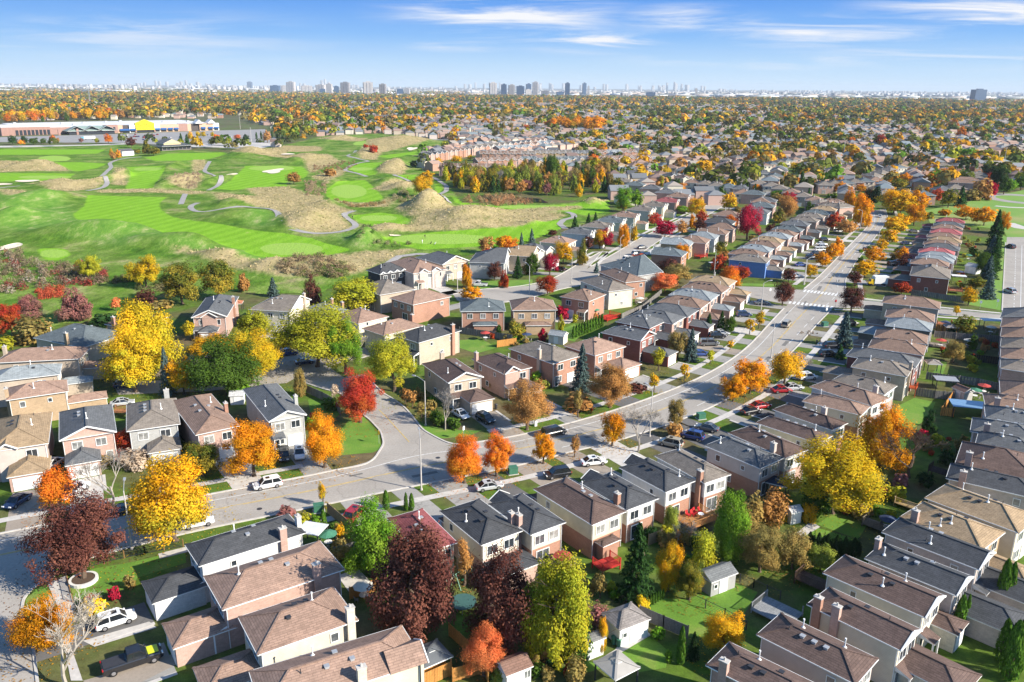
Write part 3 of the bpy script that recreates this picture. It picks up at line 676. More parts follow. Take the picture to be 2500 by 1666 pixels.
    lo.build('wall', BRICK if wall not in ('wh','cr','yl','bl') else SIDING, root, wc)
    if upper: up.build('upper_wall', SIDING, root, WALLC[upper])
    # garage wing
    front_out = 0
    if garage:
        gs, u, gw, gd = garage; n_, t_ = nrm[gs], tan[gs]
        q = MB(); A, B = sp(gs, u-gw/2+.3, 0, 0), sp(gs, u+gw/2-.3, gd-.3, 0)
        q.box(min(A[0],B[0]), min(A[1],B[1]), -.1, max(A[0],B[0]), max(A[1],B[1]), 2.75); q.build('garage_wall', BRICK, root, wc)
        cx_, cy_, _ = sp(gs, u, gd/2, 0); ww, dd = (gw, gd) if gs in 'ac' else (gd, gw)
        ax = 'x' if gs in 'bd' else 'y'
        neg = {'a': s < 0, 'c': s > 0, 'b': False, 'd': True}[gs]
        q, _, _ = roof_mb(ww+(1.0 if gs in 'bd' else 0), dd+(1.0 if gs in 'ac' else 0), 2.75, .40, ax, neg, not neg, mb=None, cx=cx_-nrm[gs][0]*.5, cy=cy_-nrm[gs][1]*.5) if rg.random() < .3 else roof_mb(ww+(1.0 if gs in 'bd' else 0), dd+(1.0 if gs in 'ac' else 0), 2.75, .40, ax, neg, False if neg else False, cx=cx_-nrm[gs][0]*.5, cy=cy_-nrm[gs][1]*.5)
        q.build('garage_roof', [SHINGLE, WHITE], root, rc)
        dw = min(4.6, gw-1.2)
        gz = math.atan2(n_[1], n_[0])+math.pi/2; px_ = sp(gs, u, gd-.3+.03, .05)
        link('garage_door', garage_door_mesh(dw), root, None, px_, gz)
        front_out = gd; front_u = u; front_w = dw
    elif detail >= 1 and name == 'house':
        gz = math.atan2(nrm[front][1], nrm[front][0])+math.pi/2
        link('garage_door', garage_door_mesh(2.6), root, None, sp(front, lng[front]*.18, .04, .05), gz); front_u = lng[front]*.18; front_w = 4.2
    else: front_u, front_w = 0, 2.6
    # windows and doors
    if wins and detail >= 1:
        back = {'a':'c','c':'a','b':'d','d':'b'}[front]
        for side in 'abcd':
            n_ = nrm[side]; n3 = n_
            if side in (front, back):
                k = 2 if lng[side] < 9 else 3
                for i in range(k):
                    u = (i-(k-1)/2)*lng[side]/k*.92
                    window(root, sp(side, u, .02, 4.15 if he > 5 else 1.7), n3, 1.5 if k == 2 else 1.3, 1.25)
                if he > 5 and (side == back or not garage):
                    if side == back: window(root, sp(side, -lng[side]*.12, .02, 1.35), n3, 2.0, 2.1, 'patio', 'patio_door')
                    else: window(root, sp(side, -lng[side]*.26, .02, 1.5), n3, 1.3, 1.3)
                if side == front and detail >= 2: window(root, sp(side, -lng[side]*.36, .02, 1.15), n3, .9, 2.1, 'small', 'front_door')
            elif detail >= 2:
                for u, z, ww, hh in ((lng[side]*.28, 4.2, .8, 1.0), (-lng[side]*.2, 4.3, .6, .7), (lng[side]*.05, 1.5, .8, 1.0)):
                    if rg.random() < .62 and z < he: window(root, sp(side, u, .02, z), n3, ww, hh, 'small')
    # a porch by the front door where the street front shows
    if detail >= 1 and wins and he > 5 and name == 'house' and (nrm[front][0]*math.sin(rz)+nrm[front][1]*math.cos(rz)) < -.2 and rg.random() < .75:
        u_ = -lng[front]*.33; pw = min(2.6, lng[front]*.36); q = MB(); A, B = sp(front, u_-pw/2, 0, 2.62), sp(front, u_+pw/2, 0, 2.62); C_, D_2 = sp(front, u_+pw/2, 1.7, 2.42), sp(front, u_-pw/2, 1.7, 2.42)
        hi_ = [Vector(v)+Vector((0,0,dz)) for v, dz in ((A,.55),(B,.55),(C_,.1),(D_2,.1))]; q.face(hi_); q.face([A, B, C_, D_2][::-1], 1)
        for v0, v1, w0, w1 in ((A, D_2, hi_[3], hi_[0]), (D_2, C_, hi_[2], hi_[3]), (C_, B, hi_[1], hi_[2])): q.face([v0, v1, w0, w1], 1)
        q.build('porch_roof', [SHINGLE, WHITE], root, rc)
        for x_ in (-pw/2+.12, pw/2-.12): q = MB(); c_ = sp(front, u_+x_, 1.55, 0); q.box(c_[0]-.09, c_[1]-.09, 0, c_[0]+.09, c_[1]+.09, 2.45); q.build('porch_post', WHITE, root)
    # things on the roof
    def rz_at(x, y):
        if axis == 'x': q_ = min(d/2-abs(y), (1e9 if gneg else x+w/2), (1e9 if gpos else w/2-x))
        else: q_ = min(w/2-abs(x), (1e9 if gneg else y+d/2), (1e9 if gpos else d/2-y))
        return he+min(q_*t, hr)
    if detail >= 2:
        for _ in range(pipes):
            x, y = rg.uniform(-.35,.35)*w, rg.uniform(-.35,.35)*d
            link('vent_pipe', PIPEM, root, None, (x, y, rz_at(x, y)))
        lv = 'l' if rg.random() < .55 else 'd'
        for k in range(rg.choice((2, 3, 3))):
            off = (-1.3+1.3*k); y_ = d*.13*rg.choice((1, 1, -1)); x_ = w*.13*rg.choice((1, 1, -1))
            x, y = (off, y_) if axis == 'x' else (x_, off*1.2)
            link('roof_vent', VENTM[lv], root, None, (x, y, rz_at(x, y)))
        x, y = rg.uniform(-.3,.3)*w, rg.uniform(-.3,.3)*d; link('plumbing_stack', STACKM, root, None, (x, y, rz_at(x, y)))
    elif detail == 1:
        x, y = rg.uniform(-.2,.2)*w, rg.uniform(-.2,.2)*d
        link('vent_pipe', PIPEM, root, None, (x, y, rz_at(x, y)))
        for k in (-1, 1): x, y = (k*1.2, d*.12) if axis == 'x' else (w*.12, k*1.2); link('roof_vent', VENTM['d'], root, None, (x, y, rz_at(x, y)))
    for ch in chim:
        side, f = ch[:2]; top = he+hr*(.75)+.6; q = MB(); n_ = nrm[side]
        a_, b_ = sp(side, f*lng[side]-.45, -.1, 0), sp(side, f*lng[side]+.45, .5, 0)
        q.box(min(a_[0],b_[0]), min(a_[1],b_[1]), 0, max(a_[0],b_[0]), max(a_[1],b_[1]), top)
        q = q.build('chimney', BRICK, root, WALLC[ch[2]] if len(ch) > 2 else (wc if wall not in ('wh','cr','yl') else WALLC['pk']))
        k = MB(); k.box(min(a_[0],b_[0])-.06, min(a_[1],b_[1])-.06, top+.004, max(a_[0],b_[0])+.06, max(a_[1],b_[1])+.06, top+.12, 0, True)
        m_ = ((a_[0]+b_[0])/2, (a_[1]+b_[1])/2); k.tube((*m_, top+.12), (*m_, top+.45), .13, .11, 8); k.build('chimney_cap', CONC, q)
    # single-storey extension
    if ext:
        es, u, ew, ed_ = ext; q = MB(); A, B = sp(es, u-ew/2+.3, 0, 0), sp(es, u+ew/2-.3, ed_-.3, 0)
        q.box(min(A[0],B[0]), min(A[1],B[1]), 0, max(A[0],B[0]), max(A[1],B[1]), 2.6); q.build('extension_wall', BRICK, root, wc)
        cx_, cy_, _ = sp(es, u, ed_/2, 0); ww, dd = (ew, ed_) if es in 'ac' else (ed_, ew)
        q, _, _ = roof_mb(ww, dd, 2.6, .3, 'x' if es in 'ac' else 'y', False, False, cx=cx_, cy=cy_); q.build('extension_roof', [SHINGLE, WHITE], root, rc)
    M_ = Matrix.Translation((c[0], c[1], 0)) @ Matrix.Rotation(rz, 4, 'Z')
    # drive from garage to the street
    if drive and name == 'house':
        p0 = M_ @ Vector(sp(front, front_u, front_out, 0)); n3 = (M_.to_3x3() @ Vector((*nrm[front], 0))); t3 = Vector((-n3.y, n3.x, 0))
        ln = None
        for k in range(2, 60):
            if in_road(p0+n3*(k*.5)): ln = k*.5; break
        if ln is None: ln = 6.5
        drive = rg.choice((drive, drive, 'gy', 'pv', 'cc', 'gy')); mat = {'dk':DRIVE_DK,'gy':DRIVE_GY,'pv':DRIVE_PV,'cc':CONC}[drive]; hw = front_w/2+rg.choice((.25, .5, .9))
        q = MB(); q.face([p0-t3*hw+Vector((0,0,.02)), p0+t3*hw+Vector((0,0,.02)), p0+t3*hw+n3*ln+Vector((0,0,.02)), p0-t3*hw+n3*ln+Vector((0,0,.02))])
        struct('driveway', q, mat)
        if detail >= 2:
            q = MB(); q.bar(p0+t3*(hw+.3)+Vector((0,0,.05)), p0+t3*(hw+.3)+n3*min(ln, 6)+Vector((0,0,.05)), .5, .06); struct('garden_path', q, CONC)
    if label is None: auto(root, desc or f"{ROOFN[roof]} roofed {WALLN[upper or wall]} house", c)
    else: land('the '+label.split(',')[0].split(' with ')[0].split(' behind ')[0].split(' beside ')[0], c) if detail >= 2 and False else None
    tag(root, label, 'house' if name == 'house' else 'townhouse', group)
    HOUSES.append((root, c, w, d)); return root
def fit(p0, p1, p2, he):
    A, B, C = P(*p0, he), P(*p1, he), P(*p2, he)
    v, u = C-B, A-B; s = 1 if (v.x*u.y-v.y*u.x) > 0 else -1
    a1 = math.atan2(v.y, v.x); a2 = math.atan2(u.y, u.x)-s*math.pi/2
    dl = (a2-a1+math.pi) % (2*math.pi)-math.pi; wv, wu = v.length, u.length
    rz = a1+dl*wu/(wu+wv); w, d = wv*math.cos(dl*wu/(wu+wv)), wu*math.cos(dl*wv/(wu+wv))
    e1 = Vector((math.cos(rz), math.sin(rz), 0)); e2 = Vector((-e1.y, e1.x, 0))*s
    return B+e1*w/2+e2*d/2, rz, w, d, s
def nh(p0, p1, p2, label, he=5.6, minw=0, mind=0, **k):
    c, rz, w, d, s = fit(p0, p1, p2, he)
    return house(c, rz, w, d, s, he=he, label=label, **k)
A1, A2, A3, A4, B1, B2, B3, B4 = ('A1','A2','A3','A4','B1','B2','B3','B4')
K1 = 'houses on the near corner street'
nh((A1,1240,640),(A1,1345,785),(A2,410,560),'charcoal roofed white sided house nearest the corner lawn with the ringed maple',roof='dk',wall='wh',front='b',garage=('b',-.5,5.6,6.2),chim=[('a',.3,'pk'),('d',-.2,'wh')],group=K1,drive='dk')
nh((A1,1385,850),(A1,1505,1080),(A2,665,800),'brown roofed pink brick house between the charcoal roofed house and the stained roof',roof='rb',wall='pk',front='b',garage=('b',-1.2,5.4,6.0),chim=[('a',.28)],group=K1,drive='dk',ext=None)
nh((A2,0,1110),(A2,80,1385),(A2,740,1120),'brown roofed house with dark stains on its roof and cream brick wall',roof='rb',wall='cr',front='b',garage=('b',-1.0,5.2,6.0),chim=[('a',.46,'cr')],group=K1,drive='cc')
nh((A2,65,1480),(A2,115,1790),(A2,1195,1408),'broad brown roofed house with cream brick wall beside the wooden gazebo',roof='rb',wall='cr',front='b',garage=('b',-1,5.2,5.0),chim=[('a',.1,'cr')],group=K1,drive=None,fg=('d',-1.5,4.2,.35))
K2 = 'houses backing on the shared gardens'
nh((A2,942,463),(A2,1180,700),(A2,1440,630),'dull red roofed house behind the tall clipped cedar',roof='rd',wall='cr',upper='cr',front='c',garage=('c',-.6,4.6,4.0),chim=[('a',-.42,'cr')],group=K2)
nh((A2,1300,415),(A2,1592,642),(A2,1880,548),'charcoal roofed cream house with a grey lean-to roof beside the maroon trees',roof='dk',wall='pk',upper='cr',front='c',gables='',garage=('c',.3,4.4,3.2),chim=[('d',-.3,'pk')],ext=('a',.4,6.6,4.2),group=K2)
nh((A2,1645,362),(A3,265,572),(A3,500,483),'charcoal roofed white house whose back deck meets the yellow green tree',roof='dk',wall='or',upper='cr',front='c',garage=None,chim=[('b',-.22,'pk')],group=K2,fg=('c',-.5,3.6,.9))
nh((A3,290,258),(A3,680,505),(A3,905,408),'brown roofed pale yellow house with a red back deck and kitchen bay',roof='db',wall='or',upper='yl',front='c',garage=('c',.4,3.6,3.4),chim=[],ext=('a',-.6,3.4,1.8),group=K2)
nh((A3,595,218),(A3,915,405),(A3,1135,325),'charcoal roofed white house with a brick chimney above the yellow house',roof='dk',wall='or',upper='wh',front='c',garage=None,chim=[('b',-.3,'or')],group=K2,fg=('c',-.4,3.6,.9))
nh((A3,850,120),(A3,1178,283),(A3,1390,212),'charcoal roofed white house facing the timber deck with red chairs',roof='dk',wall='or',upper='wh',front='c',garage=None,group=K2,fg=('c',.4,3.6,.9))
nh((A3,1095,38),(A3,1440,222),(A3,1625,165),'brown and tan roofed white house with the tall chimney over the timber deck',roof='gb',wall='or',upper='wh',front='c',chim=[('b',-.42,'or')],group=K2)
nh((B3,1440,1352),(B3,1818,1508),(B4,315,1435),'mottled grey roofed pinkish house above the navy gazebo',roof='gy',wall='or',upper='pg',front='c',garage=None,group=K2)
nh((B3,1600,1265),(B4,325,1437),(B4,482,1377),'dark brown roofed white house with brick chimney, next up from the mottled grey roof',roof='db',wall='pk',upper='wh',front='c',chim=[('b',-.3,'pg')],group=K2)
nh((B4,118,1198),(B4,550,1338),(B4,652,1285),'brown roofed house with long pale yellow side wall left of the big orange tree',roof='db',wall='or',upper='yl',front='c',garage=('c',0,3.6,4),group=K2)
nh((B4,235,1108),(B4,640,1248),(B4,752,1200),'brown roofed white house with a wide chimney beside the big orange tree',roof='db',wall='or',upper='wh',front='c',garage=('c',0,3.6,4),chim=[('d',-.12,'pg')],group=K2)
nh((B4,435,1055),(B4,838,1148),(B4,910,1090),'brown roofed cream house behind the big orange tree',roof='br',wall='or',upper='cr',front='c',garage=('c',0,4,4),group=K2)
nh((B4,510,945),(B4,912,1085),(B4,990,1020),'brown roofed house with a tall pale chimney at its garden end',roof='br',wall='pk',upper='wh',front='c',chim=[('d',-.3,'pg')],group=K2)
nh((B4,632,915),(B4,1000,1005),(B4,1083,948),'tan roofed white house beside the lawn with orange stairs',roof='gb',wall='pk',upper='wh',front='c',garage=('c',-.4,3.6,3.5),group=K2)
nh((B4,765,822),(B4,1150,888),(B4,1200,820),'taupe hip roofed beige house with a side wing and red back stairs',roof='gb',wall='be',front='c',garage=('c',.5,5,6.5),chim=[('a',.1,'be')],group=K2)
nh((B4,730,748),(B4,1205,828),(B4,1260,770),'grey hip roofed house with a bright red brick garden wall',roof='gy',wall='rdk',front='c',group=K2)
nh((B4,880,690),(B4,1262,745),(B4,1290,682),'brown roofed house beside the pale garden pergola',roof='br',wall='pk',front='c',garage=('c',0,4.2,5),group=K2)
nh((B4,920,625),(B4,1285,668),(B4,1315,612),'brown roofed house just past the pale grey roof near the blue spruce',roof='br',wall='pk',front='c',garage=('c',0,4.2,5),group=K2)
nh((B4,995,543),(B4,1315,582),(B4,1340,530),'pale grey hip roofed house with a grey sided front wing',roof='lg',wall='dg',upper=None,front='c',garage=('c',-.2,6.4,6.5),group=K2)
nh((B4,995,488),(B4,1335,522),(B4,1365,470),'brown roofed house second from the cross street corner',roof='br',wall='pk',front='c',garage=('c',0,4.4,5),group=K2)
nh((B4,975,388),(B4,1370,432),(B4,1390,385),'brown roofed house on the cross street corner below the wooden fence',roof='br',wall='be',front='c',garage=('c',-.3,4.4,5),group=K2)
nh((B4,1165,205),(B4,1440,228),(B4,1470,165),'tan roofed dark red brick corner house with a brick side wing and yellow truck',roof='gb',wall='rdk',front='c',garage=('c',.4,6,7),group=K2)
K3 = 'houses in the far garden row'
nh((A4,-40,1300),(A4,-212,1452),(A4,470,1790),'dark brown roofed house at the bottom edge with a pale brick chimney',roof='db',wall='pk',front='d',chim=[('a',-.35,'pk')],group=K3,drive=None)
nh((A4,300,1098),(A4,130,1245),(A4,805,1583),'dark brown hip roofed house with pinkish walls and black iron gate behind',roof='db',wall='pk',upper='pg',front='d',group=K3,drive=None,pipes=2)
nh((A4,620,918),(A4,470,1040),(A4,1105,1358),'dark brown gabled house with two brick chimneys and a satellite dish',roof='db',wall='cr',front='d',gables='d',chim=[('a',-.42,'or'),('a',-.2,'pk')],garage=('d',1.2,5.4,6.5),group=K3,drive=None,pipes=0)
nh((A4,735,705),(A4,578,828),(A4,1275,1130),'brown gabled house with cream walls above the two chimney house',roof='db',wall='cr',front='d',gables='d',group=K3,drive=None,pipes=2,garage=('d',2.5,3.6,3.0))
nh((A4,970,612),(A4,860,730),(A4,1478,992),'charcoal roofed house with a tall chimney beside the dark cedar hedge',roof='dk',wall='pg',front='d',gables='d',chim=[('b',.1,'pk')],group=K3,drive=None,garage=('d',1.5,6.0,7.5))
nh((A4,1110,455),(A4,975,553),(A4,1640,805),'charcoal roofed house with pinkish wall behind the raised garden bed',roof='dk',wall='pg',front='d',gables='d',group=K3,drive=None,pipes=2,garage=('d',1.5,6.0,7.5))
nh((A4,1290,355),(A4,1098,450),(A4,1670,665),'tan roofed house with tall pinkish chimney below the two tone roof',roof='tn',wall='tb',front='d',chim=[('a',-.35,'pk')],group=K3,drive=None,pipes=2,garage=('d',-.5,5.5,6.5))
nh((A4,1460,238),(A4,1265,322),(A4,1925,545),'tan roofed house beside the yellow shrub and timber rail',roof='tn',wall='cr',front='d',group=K3,drive=None,pipes=2)
nh((A4,1475,92),(A4,1412,188),(A4,2060,325),'charcoal roofed house with dark back porch below the bare birch',roof='dk',wall='pg',front='d',chim=[('a',-.35,'pk')],group=K3,drive=None)
nh((B4,1540,1325),(B4,1472,1475),(B4,2060,1600),'reddish brown hip roofed house beside the bare birch',roof='db',wall='pg',front='d',chim=[('a',-.38,'pk')],group=K3,drive=None)
nh((B4,1660,1255),(B4,1608,1345),(B4,2060,1430),'grey roofed house with cream side wall near the red shrub',roof='gy',wall='cr',front='d',group=K3,drive=None)
nh((B4,1640,1170),(B4,1575,1255),(B4,2060,1330),'grey hip roofed house with pink chimney behind the pool cover',roof='gy',wall='pg',front='d',chim=[('a',-.3,'pk')],group=K3,drive=None)
nh((B4,1720,1085),(B4,1680,1165),(B4,2090,1215),'grey hip roofed house behind the blue glass patio canopy',roof='gy',wall='pg',front='d',group=K3,drive=None)
nh((B4,1745,1010),(B4,1678,1085),(B4,2090,1120),'brown hip roofed house behind the grey garden shed and canopy',roof='br',wall='pk',front='d',chim=[('a',-.35,'pk')],group=K3,drive=None)
for i, (y, r) in enumerate(((1000,'br'),(830,'gb'),(755,'br'),(685,'gb'),(615,'br'),(550,'br'),(485,'gy'))):
    nh((B4,1800,y-62 if i else y-90),(B4,1778,y),(B4,2150,y+50),None,roof=r,wall='pk',front='d',group=K3,drive=None,detail=1,desc=f"{ROOFN[r]} roofed house beyond the long fences")
K4 = 'houses on the left street corner'
nh((B1,330,1128),(B1,327,1336),(B1,-95,1392),'tan roofed pinkish house with a white garage door at the frame edge',roof='tn',wall='pk',upper='pg',front='a',garage=('a',-1.4,6.0,5.2),fg=('a',1.6,3.4,.3),group=K4,drive='gy')
nh((B1,765,1072),(B1,788,1258),(B1,400,1324),'grey roofed pink brick house with a front gable of three windows',roof='gy',wall='pk',front='a',gables='a',garage=('a',1.2,5.4,4.6),group=K4,drive='dk')
nh((B1,1165,1035),(B1,1218,1205),(B1,855,1247),'taupe roofed grey house with a white garage door behind red shrubs',roof='gb',wall='gr',front='a',garage=('a',-1.3,5.4,4.6),chim=[('c',-.35,'gr')],group=K4,drive='gy')
nh((B1,1222,1040),(B1,1322,1282),(B1,1600,1195),'brown roofed pink brick house with dark shutters behind the orange maple',roof='br',wall='pk',front='a',chim=[('d',-.1,'or')],group=K4,drive='dk')
nh((B2,15,965),(B2,155,1193),(B2,400,1130),'white brick gabled house with a dark slate roof beside the sloping lawn',roof='gy',wall='gr',front='a',gables='a',chim=[('d',-.2,'gr')],group=K4,drive='dk')
nh((B1,570,690),(B1,540,765),(B1,-20,780),'long brown roofed house behind the pale blue grey roof',roof='rb',wall='be',front='b',garage=('b',0,4.5,6),group=K4,drive='gy',chim=[('d',.2,'be')])
nh((B1,405,800),(B1,405,870),(B1,-60,920),'pale blue grey roofed house wedged between two brown roofs',roof='lg',wall='be',front='b',group=K4,drive=None,garage=('b',0,4,6))
nh((B1,470,905),(B1,462,985),(B1,40,1052),'brown roofed house with a tan brick wall and tall chimney',roof='rb',wall='tb',front='b',garage=('b',-.5,4.2,7),chim=[('d',-.3,'tb')],group=K4,drive=None)
nh((B1,345,590),(B1,555,690),(B1,785,575),'slate green roofed beige brick bungalow behind the yellow tree',roof='bg',wall='be',front='d',he=4.2,chim=[('b',-.2,'tb')],garage=('d',-1,5,5),group=K4,drive=None)
nh((B1,790,505),(B1,900,560),(B1,1060,470),'brown roofed house mostly hidden by the large yellow tree',roof='db',wall='be',front='d',chim=[('b',.2,'or')],group=K4,drive=None)
nh((B1,1400,350),(B1,1292,488),(B1,1535,478),'slate blue roofed pink brick gabled house beside the red cedar gazebo',roof='gy',wall='pk',front='a',gables='a',garage=('a',0,4.6,4.2),chim=[('d',.1,'or')],group=K4,drive='dk',fg=('a',0,4.2,.3))
nh((B1,1760,345),(B1,1680,430),(B1,1925,470),'taupe gabled roof house behind the yellow locust trees',roof='gb',wall='cr',front='a',gables='d',group=K4,drive='gy',chim=[('d',.2,'be')])
K5 = 'houses around the locust tree court'
nh((B2,1010,605),(B2,1170,658),(B2,1452,572),'black roofed beige brick house above the yellow locust tree',roof='dk',wall='be',front='b',chim=[('a',.32,'or')],group=K5,drive=None)
nh((B2,850,545),(B2,935,610),(B2,1155,525),'brown roofed house with a brick chimney by the black roofed house',roof='rb',wall='cr',front='b',he=5.0,chim=[('d',0,'or')],group=K5,drive='dk')
nh((B2,650,460),(B2,760,530),(B2,920,465),'brown roofed white house between the chimneys and the yellow tree',roof='rb',wall='cr',front='b',he=5.0,group=K5,drive='dk')
nh((B2,450,410),(B2,560,470),(B2,680,430),'pale grey roofed house with two brick chimneys behind the locusts',roof='lg',wall='cr',front='b',he=5.0,chim=[('d',-.2,'or'),('d',.3,'or')],group=K5,drive=None)
nh((B2,1198,798),(B2,1370,930),(B2,1605,885),'taupe and brown gabled house with white garage door and parked cars',roof='db',wall='be',front='a',gables='a',garage=('a',1.0,5.6,5.6),chim=[('c',.1,'be')],group=K5,drive='cc')
nh((B2,1530,765),(B2,1745,868),(B3,272,822),'brown roofed pink brick gabled house with a tall brick chimney behind',roof='db',wall='pk',front='a',fg=('a',-1.4,4.2,.3),garage=('a',.8,5,5),chim=[('b',.4,'pk')],group=K5,drive='dk')
nh((B3,130,690),(B3,415,800),(B3,600,735),'taupe roofed orange brick house behind the big grey spruce',roof='gb',wall='or',front='a',garage=None,chim=[('b',-.2,'be')],group=K5,drive='dk')
nh((B3,480,680),(B3,700,745),(B3,920,685),'reddish brown roofed orange brick house with twin white garage doors',roof='rb',wall='or',front='a',garage=('a',1.8,6.4,5.5),group=K5,drive='cc')
nh((B3,735,588),(B3,1010,645),(B3,1118,597),'slate grey gabled brick house beside the round olive tree',roof='gy',wall='rdk',front='a',gables='a',garage=('a',.2,5,7),group=K5,drive='gy')
nh((B3,838,512),(B3,1072,560),(B3,1185,505),'grey roofed brick house with two vents beside the gabled slate house',roof='gy',wall='rdk',front='a',garage=('a',.2,5,7),group=K5,drive='gy',pipes=2)
K6 = 'houses around the crescent'
nh((B2,970,355),(B2,1130,402),(B2,1392,345),'brown roofed orange brick house at the bend of the crescent',roof='rb',wall='or',front='d',group=K6,drive='dk')
nh((B2,820,265),(B2,905,335),(B2,1112,280),'taupe roofed house with solar panels below the black roof',roof='gb',wall='be',front='d',group=K6,drive='dk')
nh((B2,1455,440),(B2,1460,440),(B2,1742,435),'slate blue hip roofed orange brick house with a covered back porch',roof='lg',wall='or',front='c',ext=('a',.5,5.5,3.4),group=K6,drive='dk') if False else house(P(B2,1600,395,6.2), math.radians(4), 12, 10.5, 1, he=5.6, roof='bg', wall='or', front='c', ext=('a',.5,6.5,3.4), group=K6, drive='dk', label='slate blue hip roofed orange brick house with a covered back porch')
house(P(B3,280,385,6.6), math.radians(4), 12, 10.5, 1, he=5.9, roof='br', wall='tb', front='c', ext=('a',.8,7,3.6), group=K6, drive='dk', label='brown roofed tan brick house with two dark gables beside the small magenta tree')
nh((B3,460,345),(B3,660,378),(B3,778,330),'brown roofed dark brick house above the bright red garden deck',roof='br',wall='or',front='b',group=K6,drive='dk',gables='')
nh((B3,690,225),(B3,790,312),(B3,900,265),'taupe gabled white brick house in the crescent back row',roof='gb',wall='cr',front='b',group=K6,drive='dk')
nh((B3,800,170),(B3,905,250),(B3,1000,215),'brown roofed orange brick house beside the coral tree',roof='br',wall='or',front='b',group=K6,drive='dk')
nh((B3,810,120),(B3,990,205),(B3,1090,160),'slate grey roofed house with a pale hip at the crescent end',roof='bg',wall='gr',front='b',group=K6,drive='dk',gables='d')
nh((B2,790,170),(B2,905,195),(B2,1110,170),'black metal roofed house with four dormers by the golf course',roof='dk',wall='ch',front='a',group=K6,drive='gy',t=.6,fg=[('a',-3.9,2.0,.05),('a',-1.3,2.0,.05),('a',1.3,2.0,.05),('a',3.9,2.0,.05)])
nh((B2,1030,110),(B2,1130,190),(B2,1310,140),'brown roofed pale pink house with two front gables on the crescent',roof='rb',wall='pg',front='a',fg=[('a',-2.4,3.6,.3),('a',2.2,3.6,.3)],group=K6,drive='gy')
nh((B2,1180,75),(B2,1330,130),(B2,1490,95),'slate grey roofed house with a tall cream front gable',roof='gy',wall='be',front='a',gables='a',fg=None,group=K6,drive='gy')
nh((B2,1540,45),(B2,1505,112),(B2,1750,125),'slate grey roofed stone house beside the white pickup',roof='gy',wall='gr',front='d',gables='d',group=K6,drive='gy')
nh((B2,1730,15),(B2,1700,60),(B2,1925,85),'tan roofed brick house two up from the white pickup',roof='tn',wall='be',front='d',gables='d',group=K6,drive='gy')
# pixel-placed rows: (zone, roof centre x, y, roof, wall)
def row(zone, pts, w, d, toward=None, ang=None, he=5.5, group=None, detail=1, drive='dk', garage=True, gab='', nm='house', fgp=.0, wallh=None, jit=.0):
    out = []
    for i, q in enumerate(pts):
        x, y, r, wl = q[:4]; c = P(zone, x, y, he+1.0)
        if toward is not None:
            T_ = toward; j = int(np.argmin(np.hypot(T_[:,0]-c[0], T_[:,1]-c[1]))); j2 = min(j+3, len(T_)-1); j1 = max(j-3, 0)
            tg = T_[j2]-T_[j1]; a = math.atan2(tg[1], tg[0]); n = np.array([-math.sin(a), math.cos(a)])
            if np.dot(n, T_[j]-np.array([c[0], c[1]])) < 0: a += math.pi     # +y local faces the street
        else: a = ang
        a += random.uniform(-jit, jit)
        gr = ('c', random.choice((-.6, .6)), min(5.0, w-1.8), 5.5) if garage else None
        sg = random.choice((-1, 1)); fg_ = [('c', sg*w*.2, w*.48, .5), ('c', -sg*w*.27, w*.34, .15)] if random.random() < fgp else None
        out.append(house(c, a, w, d, 1, he=he, roof=r, wall=wl, front='c', garage=gr, gables=gab, group=group, detail=detail, drive=drive, name=nm, fg=fg_))
    return out
row('B3', [(1120,455,'gy','pk'),(1215,412,'gy','rdk'),(1300,360,'br','pk'),(1370,310,'lg','pk'),(1450,262,'br','pk'),(1500,218,'tn','pk')], 8.4, 12.5, MIDs, group='houses along the main road west kerb', detail=2, drive='gy')
bh = row('C4', [(95,1345,'gb','bl')], 8.6, 13, MIDs, group='houses along the main road west kerb', detail=2, drive='gy')[0]
AUTO.pop(); bh['label'] = 'blue sided house with black trim and taupe roof on the crossing corner'
row('C4', [(75,1305,'br','pk'),(135,1272,'lg','pk'),(190,1240,'br','pk'),(225,1212,'tn','wh'),(285,1180,'lg','pk'),(330,1160,'br','pk'),(375,1130,'bg','rdk'),(430,1090,'gy','pk'),(500,1062,'gb','pk'),(545,1035,'gb','pk'),(590,1010,'bg','pk'),(640,985,'tn','pk'),(690,960,'gb','pk'),(700,930,'br','pk')], 8.2, 12, MIDs, group='houses along the main road west kerb', detail=1, drive='gy')
row('C4', [(1420,1375,'br','rdk'),(1455,1350,'lg','pk'),(1475,1325,'lg','wh'),(1470,1295,'rr','pk'),(1510,1262,'gy','pk'),(1500,1238,'br','pk'),(1530,1212,'tn','pk'),(1520,1182,'br','pk'),(1540,1152,'rr','pk'),(1545,1122,'br','pk'),(1560,1100,'gy','pk'),(1570,1072,'rd','rdk')], 8.0, 12, MIDs, group='houses along the main road east kerb', detail=1, drive='gy')
st = smooth(resample(PL('B3',300,300,480,245,640,160)+PL('C3',700,1500,950,1350,1150,1220,1300,1130,1480,1060,1620,960,1690,900,1760,800), 80), 4)
row('C3', [(310,1270,'gy','cr'),(490,1215,'rb','cr'),(640,1150,'gy','wh'),(780,1105,'gb','cr'),(880,1065,'bg','cr'),(985,1030,'br','cr'),(1105,985,'gb','cr'),(1200,955,'gb','cr'),(1290,925,'rd','pk'),(1375,890,'br','pk'),(1290,860,'gy','pk'),(1180,830,'gy','pk'),(1060,805,'bg','be'),(960,780,'gb','be')], 10, 12, st, group='houses backing on the golf course', detail=1, drive='gy', fgp=.8, gab='')
row('C3', [(1310,1300,'bg','or'),(1370,1225,'lg','tb'),(1490,1210,'br','pk'),(1560,1180,'lg','wh'),(1640,1150,'br','pk'),(1700,1115,'br','pk')], 9.5, 11.5, st, group='houses inside the crescent', detail=1, drive='gy', garage=False, fgp=.4)
